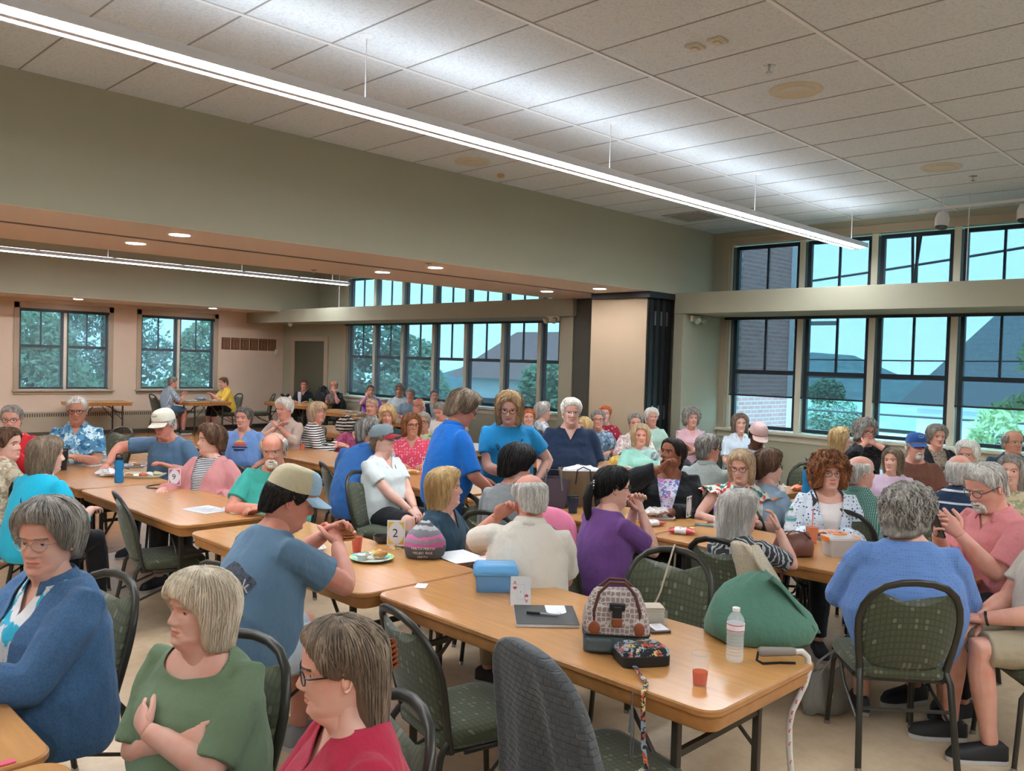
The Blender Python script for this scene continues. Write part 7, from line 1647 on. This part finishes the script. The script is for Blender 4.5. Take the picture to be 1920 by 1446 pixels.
b = MB(); b.tube([(bx_(.88) + .03, -.20, .89), (bx_(.8) - .03, -.27, .82), (bx_(.7) - .04, -.34, .72), (bx_(.66) - .04, -.36, .66)], [(.02, .035), (.022, .04), (.02, .038), (.018, .03)], 10); b.build('sleeve', F('cream knit', 'b5aa94'), t)
c1_ = [o for o in bpy.data.objects if str(o.get('label', '')).startswith('empty olive chair with a thin tan')][0]
t = thing('bag_strap', 'thin tan bag strap looped over the empty chair across the front table', 'strap', tuple(c1_.location), c1_.rotation_euler[2]); b = MB()
b.tube([(bx_(.9) - .03, -.02, .5), (bx_(.9) - .03, -.01, .75), (bx_(.9) - .02, 0, .915), (bx_(.9), 0, .925), (bx_(.9) + .03, 0, .90), (bx_(.7) + .05, -.03, .70), (bx_(.5) + .05, -.10, .50)], [(.002, .006)] * 7, 6); b.build('band', plain('tan strap', (.42, .34, .24), .6), t)

# ---- T2: number 2 table
number_sign('2', (*PT(742, 1030), Z0), -45, 'number 2 card with yellow corners in a brass clip', (.72, .48, .06), .105, .150)
t = thing('paper_plate', 'colourful paper plate with a roll and coleslaw cup before the number 2 card', 'plate', (*PT(697, 1050), Z0)); b = MB(); b.lathe([(.001, .003), (.085, .004), (.115, .016), (.122, .017), (.118, .013), (.085, 0), (.001, 0)], 40)
def plate_mat():
    m, n, l, b_ = new_mat('confetti plate'); v = tex_coord(n, l, (9, 9, 9)); vo = n.new('ShaderNodeTexVoronoi'); l.new(v, vo.inputs['Vector']); sp = n.new('ShaderNodeSeparateColor'); l.new(vo.outputs['Color'], sp.inputs[0])
    l.new(ramp(n, l, sp.outputs[0], [(0, (.1, .45, .55)), (.3, (.55, .62, .08)), (.6, (.65, .65, .6)), (.8, (.1, .5, .45))], 'CONSTANT'), b_.inputs['Base Color']); setp(b_, rough=.5); return m
b.build('dish', plate_mat(), t); b = MB(); b.lathe([(.001, .0055), (.080, .0058)], 32); b.build('plate_centre', plain('plate white', (.62, .62, .58), .5), t)
b = MB(); b.rings([[(.02 + k * .018, -.01 + .024 * cos(a) * sin(pi * (k + .6) / 6.2), .030 + .022 * sin(a) * sin(pi * (k + .6) / 6.2)) for a in [2 * pi * q / 14 for q in range(14)]] for k in range(6)]); b.v = [(x - .03, y - .02, z) for x, y, z in b.v]; b.build('bread_roll', plain('toasted roll', (.50, .23, .07), .6, mottled=.3, mscale=30), t)
b = MB(); b.ellipsoid((.03, -.03, .022), (.045, .02, .016), 14, 7); b.build('roll_filling', plain('egg filling', (.62, .55, .32), .6, mottled=.2, mscale=60), t)
b = MB(); b.lathe([(.024, .006), (.032, .036), (.033, .036), (.001, .033)], 20, (-.055, .01, 0)); b.build('coleslaw_cup', plain('foam cup', (.62, .60, .54), .6), t)
rnd = random.Random(9)
for k in range(7):
    b = MB(); a = rnd.uniform(0, 6.3); x, y = .05 * cos(a) + .02, .05 * sin(a) + .03; b.ellipsoid((x, y, .024 + rnd.uniform(0, .012)), (.02, .016, .003), 10, 5, 0, Euler((rnd.uniform(-.6, .6), rnd.uniform(-.6, .6), 0)).to_matrix()); b.build('potato_chip', plain('chip yellow', (.62, .44, .12), .5), t)
cup((*PT(669, 1036), Z0), 'clear cup of amber tea on the number 2 table', .034, .105, .85)
crumple('paper_napkin', 'crumpled white napkin by the eating man', 'napkin', (*PT(592, 1034), Z0), (.06, .045, .035), plain('napkin white', (.62, .60, .56), .8), 5)
sheet('printed_sheet', 'printed sheet of paper under the souvenir bag on the number 2 table', 'paper', (*PT(862, 1044), Z0), -10, .22, .28); 
t = thing('glass_bowl', 'dark glass bowl behind the number 2 card', 'bowl', (*PT(716, 1018), Z0)); b = MB(); b.lathe([(.001, .004), (.03, 0), (.05, .02), (.055, .045), (.051, .044), (.045, .02), (.001, .01)], 24); b.build('bowl', plain('smoky glass', (.05, .05, .055), .1), t)
pb_ = thing('souvenir_bag', 'pink and grey knitted pouch bag lettered PERTH on the number 2 table', 'bag', (*PT(790, 1050), Z0), R(-45)); pb_.location.x += .06; pb_.location.y += .05; b = MB(); rg = []
for z, w in ((0, .095), (.012, .108), (.06, .118), (.10, .112), (.14, .09), (.165, .06), (.19, .035), (.20, .02)):
    rg.append([(w * cos(a) * (1 + .05 * sin(5 * a + z * 20)), w * .85 * sin(a) * (1 + .05 * cos(7 * a + z * 25)), z + .006 * sin(3 * a)) for a in [2 * pi * q / 36 for q in range(36)]])
b.rings(rg)
def perth_mat():
    m, n, l, b_ = new_mat('souvenir cloth'); v = tex_coord(n, l, (1, 1, 1)); sep = n.new('ShaderNodeSeparateXYZ'); l.new(v, sep.inputs[0]); nz = noise_tex(n, l, v, 16, 2); ml = n.new('ShaderNodeMath'); ml.operation = 'MULTIPLY_ADD'; ml.inputs[1].default_value = .05; l.new(nz.outputs[0], ml.inputs[0]); l.new(sep.outputs['Z'], ml.inputs[2])
    l.new(ramp(n, l, ml.outputs[0], [(0, (.09, .09, .095)), (.09, (.50, .12, .30)), (.115, (.28, .27, .29)), (.135, (.62, .16, .36)), (.155, (.20, .2, .22)), (.18, (.42, .42, .42)), (.2, (.10, .10, .11)), (.215, (.4, .4, .4))], 'CONSTANT'), b_.inputs['Base Color']); setp(b_, rough=.9); return m
o = b.build('bag_body', perth_mat(), pb_, angle=180); info_ = dict(root=pb_)
for zz_, s_, word in ((.066, .021, 'PERTH PERTH'), (.042, .019, 'MELBOURNE'), (.018, .019, 'PERTH')):
    tp = text_polys(word, s_); wmx = max(p[0] for q in tp for p in q)
    decal(info_, o, [[(p[0] - wmx / 2, p[1]) for p in q] for q in tp], (0, 0, zz_ - .008), (0, 1, 0), (1, 0, 0), (0, 0, 1), 'lettering', m_paper, .0015, pb_)

# ---- T3: number 9 table
number_sign('9', (*PT(327, 915), Z0), -45, 'number 9 card with pink corners standing on the left table', (.62, .10, .25), .100, .140)
t = sheet('printed_sheet', 'printed sheet with a drawing near the corner of the left table', 'paper', (*PT(388, 956), Z0), 10, .22, .28); lines(t, .2, .26, 8)
t = sheet('printed_sheet', 'blank white sheet beside the slate blue tee on the left table', 'paper', (*PT(455, 957), Z0), -14, .22, .28, curl=.006)
t = thing('cable_loop', 'black cord looped on the table around the number 9 card', 'cord', (*PT(308, 913), Z0)); b = MB(); b.tube([(.13 * cos(a) * .9 - .02, .10 * sin(a), .005) for a in [2 * pi * q / 30 for q in range(29)]], .0045, 6); b.build('cord', m_black, t)
sheet('scrap_of_paper', 'tiny white scrap on the bare part of the left table', 'paper', (*PT(320, 937), Z0), 0, .03, .02)
sport_bottle((*PT(223, 905), Z0), 'translucent blue sports bottle with black lid on the far left table', h=.24)
bottle((*PT(196, 884), Z0), 'small clear water bottle with green label by the blue sports bottle', .030, .16, label_cols=((.45, .55, .45), (.2, .4, .3)))
cup((*PT(181, 888), Z0), 'small empty clear plastic cup left of the water bottle', .03, .09, 0)
tray((*PT(268, 894), Z0), -40, 'oval food tray with napkins beside the blue sports bottle', .34, .24, seed=2)
crumple('plastic_wrap', 'crumpled clear plastic clamshell left of the blue sports bottle', 'packaging', (*PT(203, 893), Z0), (.10, .08, .06), plain('milky plastic', (.58, .58, .58), .3), 7)
tray((*PT(245, 876), Z0), -30, 'white tray with wrappers behind the blue sports bottle', .26, .2, (.62, .62, .64), seed=5)
tumbler((2.62, 8.35, Z0), 'tall black travel tumbler with straw in front of the tropical shirt', (.02, .02, .022), .045, .20)
sheet('printed_sheet', 'white sheet in front of the tropical shirt', 'paper', (2.95, 8.6, Z0), 20, .2, .25)
tray((*PT(40, 850), Z0), -40, 'food tray with yellow chips in front of the red cardigan', .28, .2, (.5, .5, .55), seed=3)
cup((2.78, 8.75, Z0), 'clear plastic cup in front of the man in the tropical shirt', .034, .10, 0)
# ---- T0
t = thing('plastic_pitcher', 'pale teal translucent pitcher at the left edge', 'pitcher', (.55, 2.98, Z0)); b = MB(); b.lathe([(.001, .002), (.05, 0), (.062, .18), (.064, .18), (.06, .176), (.048, .006)], 28); b.build('body', clear('teal plastic', (.35, .62, .66), .4, .1), t); b = MB(); b.tube([(.06, 0, .16), (.10, 0, .15), (.10, 0, .06), (.055, 0, .04)], .007, 8); b.build('handle', clear('teal plastic', (.35, .62, .66), .4, .1), t)
b = MB(); b.prism(rrect(-.02, -.012, .02, .012, .004), 0, .004); o = b.build('eraser', plain('pink rubber', (.72, .10, .16), .6)); o.location = (*PT(12, 1432), Z0); tag(o, 'small bright pink tab on the table at the bottom left corner', 'tab')

# ---- middle tables
number_sign('8', (5.22, 6.32, Z0), -62, 'card with a red edge reading 8 in front of the coral blouse', (.45, .06, .06), .085, .15)
tray((5.12, 6.42, Z0), -40, 'small snack tray with a wrapper by the number 8 card', .16, .10, (.55, .35, .12), seed=6)
bottle((5.22, 6.86, Z0), 'clear water bottle with blue label in front of the coral blouse', .032, .20, label_cols=((.4, .5, .68), (.2, .3, .6)))
cup((5.25, 8.95, Z0), 'clear ice cup in front of the cream top', .035, .12, .4); cup((5.35, 8.75, Z0), 'clear cup of red drink in front of the striped sweater', .035, .12, .6)
sb_ = crumple('striped_tote', 'black and cream striped tote with navy top behind the royal blue polo', 'bag', (*PT(650, 812), Z0), (.16, .14, .24), fabric('tote stripes', 'hstripe', hx('c9bfae'), hx('1c1f28'), scale=.7), 11); sb_.location = (6.95, 10.2, Z0)
crumple('backpack', 'magenta backpack behind the striped sweater', 'bag', (6.5, 9.55, .48), (.14, .18, .30), plain('magenta nylon', (.45, .07, .18), .6), 12)
t = thing('shopping_bag', 'tan shopping bag with white contents in front of the man in navy', 'bag', (5.12, 4.30, Z0), R(-40)); b = MB(); b.rings([[(x, y, z) for x, y in rrect(-w, -d, w, d, .03)] for z, w, d in ((0, .14, .09), (.15, .15, .10), (.28, .17, .12), (.279, .165, .115), (.02, .13, .085))]); b.build('bag_body', plain('tan canvas', (.22, .155, .09), .8, mottled=.1), t)
b = MB(); b.ellipsoid((0, 0, .265), (.15, .10, .045), 18, 8); b.v = [(x, y, z + .012 * sin(x * 60) * cos(y * 70)) for x, y, z in b.v]; b.build('tissue', plain('white tissue', (.6, .6, .62), .7), t)
for sy in (-1, 1): b = MB(); b.tube([(-.06, sy * .12, .18), (-.05, sy * .122, .29), (0, sy * .10, .31), (.05, sy * .122, .29), (.06, sy * .12, .20)], .005, 6); b.build('handle', m_black, t)
t = thing('tote_bag', 'purple grey tote bag behind the head of the white polo man', 'bag', (4.86, 4.36, Z0), R(-45)); b = MB(); b.rings([[(x, y, z) for x, y in rrect(-w, -d, w, d, .025)] for z, w, d in ((0, .10, .06), (.12, .12, .07), (.23, .13, .08), (.229, .122, .072), (.02, .09, .05))]); b.build('bag_body', plain('mauve canvas', (.10, .075, .10), .8), t)
b = MB(); b.tube([(-.07, -.075, .14), (-.05, -.08, .30), (.05, -.08, .30), (.07, -.075, .14)], .007, 6); b.build('handle', plain('grey webbing', (.18, .18, .19), .7), t)
t = crumple('handbag', 'black handbag with gold hardware behind the purple tee', 'bag', (5.06, 3.98, Z0), (.12, .085, .17), plain('black leather', (.012, .013, .013), .35), 13)
b = MB(); [b.ellipsoid((-.07 + .01 * k, -.06 - .003 * (k % 2), .17 + .02 * sin(k)), (.008, .006, .006), 8, 5) for k in range(8)]; b.tube([(-.08, -.05, .14), (-.04, -.06, .21), (.04, -.05, .20)], .005, 6); b.build('gold_chain', plain('gold', (.62, .42, .12), .2, 1.0), t)
tumbler((4.80, 4.10, Z0), 'navy travel tumbler on the table behind the white polo', (.02, .035, .07), .045, .13)
tray((5.14, 3.62, Z0), -50, 'white tray heaped with wrappers in front of the black cardigan', .30, .22, (.62, .62, .62), seed=8)
crumple('food_wrapper', 'crumpled white and orange food wrapper on the tray', 'wrapper', (5.12, 3.58, Z0 + .03), (.11, .08, .05), plain('greaseproof', (.62, .56, .52), .6, mottled=.25, mscale=25), 14)
t = sheet('notepad', 'white notepad in front of the purple tee', 'notebook', (4.84, 3.72, Z0), 15, .16, .22)
def chip_bag(u, v, label, seed, deg):
    x, y = PT(u, v); t = thing('snack_bag', label, 'snack', (x, y, Z0), R(deg), 'snack bags'); rnd = random.Random(seed)
    for nm, x0, x1, mt in (('foil', -.085, .085, plain('red foil', (.58, .05, .05), .3)), ('white_panel', -.045, .03, plain('white foil', (.7, .68, .66), .3))):
        b = MB(); e = .0008 if nm == 'white_panel' else 0; b.rings([[(X, (.052 + e) * (abs(cos(a)) ** .6) * (1 if cos(a) > 0 else -1), .021 + (.020 * (1 - (abs(X) / .09) ** 3) + e) * sin(a) * (1 + .12 * sin(X * 90 + a * 3))) for a in [2 * pi * q / 20 for q in range(20)]] for X in np.linspace(x0, x1, 9)]); b.build(nm, mt, t)
chip_bag(1222, 986, 'red snack bag lying near the wrappers tray', 21, -20); chip_bag(1278, 1001, 'red and white snack bag in front of the ruffle blouse', 22, -60)
sheet('scrap_of_paper', 'small yellow square on the table beside the snack bags', 'paper', (*PT(1297, 990), Z0), 10, .03, .03, plain('yellow note', (.7, .6, .3), .6))
t = number_sign('', (5.30, 3.42, Z0), 12, 'white card with ornate black border seen edge on beside the black cardigan', (.03, .03, .03), .09, .15)
bottle((5.16, 3.09, Z0), 'clear water bottle with purple label in front of the silver-haired woman', .034, .215, label_cols=((.36, .22, .55), (.1, .15, .5)), cap_=(.75, .72, .74))
t = thing('mobile_phone', 'thin phone lying beside the purple labelled bottle', 'phone', (*PT(1322, 986), Z0), R(30)); b = MB(); b.prism(rrect(-.035, -.07, .035, .07, .01), 0, .008); b.build('body', plain('phone teal', (.12, .22, .22), .2), t)
bottle((5.27, 2.62, Z0), 'clear soda bottle with green cap and teal label beside the orange drink', .036, .20, ribs=False, label_cols=((.12, .42, .55), (.6, .62, .62)), cap_=(.02, .28, .12))
cup((5.25, 2.46, Z0), 'clear cup of orange drink with red straw and lid', .044, .13, .8, liqmat=clear('orange soda', (.85, .25, .06), .6, .05), lid=m_clearp, straw=plain('red straw', (.7, .06, .04), .4))
t = thing('storage_container', 'clear plastic container with orange clips holding papers on the second table', 'container', (*PT(1572, 1042), Z0), R(-38)); t.location.x += .02
b = MB(); b.rings([[(x, y, z) for x, y in rrect(-w, -d, w, d, .015)] for z, w, d in ((0, .085, .062), (.10, .095, .070), (.10, .093, .068), (.003, .083, .060))], caps=False); b.box((-.085, -.062, 0), (.085, .062, .002)); b.build('tub', clear('frosted plastic', (.92, .92, .92), .34, .2), t)
b = MB(); b.prism(rrect(-.098, -.074, .098, .074, .015), .10, .114); ld = b.build('lid', clear('frosted lid', (.92, .92, .92), .45, .2), t, bevel=.002)
for sx in (-1, 1): b = MB(); b.box((sx * .098 - .006, -.045, .085), (sx * .098 + .006, .045, .117)); b.build('orange_clip', plain('orange plastic', (.85, .22, .03), .4), ld, smooth=False, bevel=.003)
b = MB(); b.box((-.02, .03, .1142), (.06, .06, .121)); b.build('orange_handle', plain('orange plastic', (.85, .22, .03), .4), ld, smooth=False, bevel=.003)
for k in range(6): b = MB(); b.box((-.06, -.045, .004 + k * .011), (.05, .045, .013 + k * .011)); b.build('napkin_bundle', plain('tan napkin', (.52, .43, .33), .8), t, smooth=False)
t = thing('zip_case', 'black zip case behind the clear container on the second table', 'case', (5.18, 2.08, Z0), R(-30)); b = MB(); b.rings([[(x, y, z) for x, y in rrect(-w, -d, w, d, .03)] for z, w, d in ((0, .13, .06), (.015, .14, .07), (.05, .135, .065), (.075, .10, .04), (.08, .05, .02))]); b.build('shell', plain('black nylon', (.015, .017, .02), .6), t); b = MB(); b.tube([(x, y, .045) for x, y in rrect(-.138, -.068, .138, .068, .03)], .002, 5); b.build('zipper', m_glide, t)
t = thing('handbag', 'brown leather handbag with long strap on the second table corner', 'bag', (4.80, 2.36, Z0), R(-40)); b = MB(); rg = []
for z, w, d in ((0, .105, .06), (.012, .12, .075), (.06, .125, .078), (.11, .105, .055), (.135, .09, .03)): rg.append([(w * cos(a) * (1 + .05 * sin(7 * a)), d * sin(a) * (1 + .10 * sin(5 * a + z * 40)), z + .008 * sin(4 * a)) for a in [2 * pi * q / 36 for q in range(36)]])
br_m = plain('brown leather', (.165, .062, .040), .45, bump=(30, .3, .01)); b.rings(rg); b.build('bag_body', br_m, t, angle=180)
b = MB(); b.tube([(-.07, -.03, .12), (-.04, -.06, .16), (.03, -.07, .15), (.08, -.05, .11)], [(.004, .010)] * 4, 6); b.build('handle', br_m, t)
b = MB(); b.tube([(-.02, -.078, .08), (-.09, -.14, .02), (-.125, -.15, -.03), (-.13, -.12, -.28), (-.12, -.09, -.36), (-.09, -.06, -.28), (-.10, -.05, -.08)], [(.003, .010)] * 7, 6); b.build('long_strap', br_m, t)
tray((4.78, 1.98, Z0), -30, 'small white cardboard tray at the elbow of the blue eyelet top', .16, .11, (.66, .65, .62), food=False)
t = thing('tablet', 'dark tablet lying at the right end of the second table', 'tablet', (5.12, 1.56, Z0), R(85)); b = MB(); b.prism(rrect(-.09, -.12, .09, .12, .012), 0, .009); b.build('body', plain('dark glass', (.03, .02, .025), .12), t)
# held things
sh, el, wr = P_blk['arms'][-1]; hw_ = P_blk['root']
def held(info, local, build_loc_rot):
    M_ = Matrix.Translation(info['root'].location) @ Matrix.Rotation(info['root'].rotation_euler[2], 4, 'Z'); return M_ @ (Vector(local) * info['s'])
mouth_l = P_blk['T'] @ Vector((.105, 0, .045)); pw = held(P_blk, mouth_l, None)
t = bottle(tuple(pw), 'clear water bottle being drunk by the woman in the black cardigan', .032, .19, label_cols=((.55, .6, .66), (.3, .4, .6)))
outd = held(P_blk, P_blk['T'] @ Vector((.30, -.03, .085)), None) - pw; q_ = (-outd.normalized()).to_track_quat('Z', 'Y'); t.rotation_euler = q_.to_euler(); t.location = pw + outd.normalized() * .195
mid = held(P_pink, (P_pink['arms'][1][2] + P_pink['arms'][-1][2]) / 2 + Vector((.085, 0, .05)), None)
t = thing('mobile_phone', 'black phone held by the man in the salmon pink shirt', 'phone', tuple(mid)); b = MB(); b.prism(rrect(-.038, -.078, .038, .078, .01), -.004, .005); b.build('body', plain('phone black', (.01, .011, .012), .15), t); t.rotation_euler = Euler((R(62), 0, R(152 - 90)))
mid = held(P4, (P4['arms'][1][2] + P4['arms'][-1][2]) / 2 + Vector((.09, 0, .02)), None)
t = thing('sandwich', 'half eaten sandwich in the hands of the man in slate blue', 'sandwich', tuple(mid), R(-20)); b = MB(); b.ellipsoid((0, 0, 0), (.05, .05, .016), 16, 7); b.build('bread', plain('toasted roll', (.50, .23, .07), .6), t); b = MB(); b.ellipsoid((0, 0, -.014), (.052, .052, .008), 16, 5); b.build('filling', plain('salad filling', (.45, .12, .05), .6, mottled=.4, mscale=50), t); b = MB(); b.ellipsoid((0, 0, -.028), (.048, .048, .010), 16, 5); b.build('bread', plain('toasted roll', (.50, .23, .07), .6), t)

# ---- third row right
number_sign('4', (7.15, 3.74, Z0), -45, 'number 4 card with dark blue corners on the third table', (.03, .08, .30), .11, .15)
sport_bottle((7.20, 3.44, Z0), 'tall blue sports bottle left of the curly auburn hair', h=.29, r=.040)
bottle((7.12, 3.62, Z0), 'tiny white capped bottle below the number 4 card', .022, .085, ribs=False, label_cols=((.7, .7, .7), (.6, .6, .62)))
sheet('printed_sheet', 'white paper under the tiny bottle on the third table', 'paper', (7.0, 3.66, Z0), 10, .14, .2)
crumple('snack_bag', 'orange snack packet beside the tall blue sports bottle', 'snack', (7.40, 3.62, Z0), (.09, .05, .05), plain('orange foil', (.75, .22, .10), .4), 23)
crumple('snack_bag', 'yellow snack bag near the green spray bottle', 'snack', (9.45, 4.25, Z0), (.14, .07, .05), plain('yellow foil', (.62, .40, .05), .4), 24)
t = thing('spray_bottle', 'teal spray bottle with black trigger near the right windows', 'bottle', (9.5, 4.10, Z0)); b = MB(); b.lathe([(.001, .001), (.038, 0), (.04, .02), (.036, .13), (.018, .165), (.016, .18)], 20); b.build('shell', clear('teal spray', (.05, .45, .50), .6, .1), t); b = MB(); b.lathe([(.018, .175), (.02, .195), (.012, .2)], 14); b.box((-.02, -.012, .2), (.06, .012, .225)); b.tube([(.04, 0, .205), (.05, 0, .17)], .005, 6); b.build('trigger', m_black, t)
crumple('snack_bag', 'yellow orange chip bag in front of the aqua tee', 'snack', (7.42, 5.72, Z0), (.12, .09, .10), plain('gold foil', (.62, .38, .08), .4), 25)
cup((7.35, 6.05, Z0), 'tall clear cup right of the man in navy', .04, .13, .3)
tray((7.25, 5.45, Z0), -40, 'tray of snacks in front of the aqua tee', .3, .2, (.62, .6, .5), seed=9)
crumple('snack_bag', 'red snack bag at the elbow of the aqua tee', 'snack', (7.25, 4.95, Z0), (.10, .06, .07), plain('red foil', (.58, .05, .05), .3), 26)
t = crumple('handbag', 'navy handbag behind the tall blue sports bottle', 'bag', (7.42, 3.25, Z0), (.11, .08, .12), plain('navy nylon', (.02, .04, .09), .6), 27); b = MB(); b.tube([(-.06, -.04, .09), (0, -.05, .17), (.06, -.04, .09)], .006, 6); b.build('handle', plain('navy nylon', (.02, .04, .09), .6), t)
t = crumple('handbag', 'black handbag with gold clasp hanging at the right edge', 'bag', (*PT(1908, 950, .80), .74), (.07, .06, .19), plain('black leather', (.012, .013, .013), .35), 28); b = MB(); b.tube([(-.05, -.045, .08), (-.03, -.055, .11), (-.06, -.045, .12)], .005, 6); b.build('gold_clasp', plain('gold', (.62, .42, .12), .2, 1.0), t); t.location = (5.35, 1.02, .74)

# ---- far room
t = crumple('backpack', 'black backpack on the table by the far door', 'bag', (10.72, 16.72, Z0), (.16, .2, .36), plain('black nylon', (.015, .017, .02), .6), 31)
t = crumple('food_bag', 'clear bag of food beside the black backpack', 'bag', (10.75, 16.42, Z0), (.14, .12, .26), plain('brown bag', (.22, .15, .13), .5, mottled=.4, mscale=20), 32)
tumbler((10.5, 17.35, Z0), 'white steel bottle on the table between the two men in black', (.62, .6, .64), .045, .28, False)
cup((10.6, 17.05, Z0), 'green drink can in front of the bald man in black', .033, .12, 0, mat=plain('green can', (.10, .42, .16), .3), name='drink_can', cat='can')
tray((10.45, 17.95, Z0), 0, 'pale food tray in front of the man in black by the door', .25, .18, (.6, .6, .62), seed=4)
tray((8.52, 18.55, Z0), 0, 'food tray in front of the plaid shirt', .34, .28, (.55, .56, .5), seed=5); tray((9.08, 18.55, Z0), 0, 'food tray in front of the yellow shirt', .3, .26, (.62, .60, .58), seed=6)
crumple('plastic_wrap', 'crumpled clear bags between the two trays at the back wall', 'packaging', (8.80, 18.78, Z0), (.14, .10, .10), plain('grey film', (.30, .32, .38), .3), 33)
tray((9.72, 14.2, Z0), 0, 'white tray in front of the purple shirt', .3, .2, (.65, .65, .66), seed=7)
tray((9.72, 13.7, Z0), 0, 'white tray in front of the white tee by the windows', .26, .2, (.65, .65, .66), seed=8)
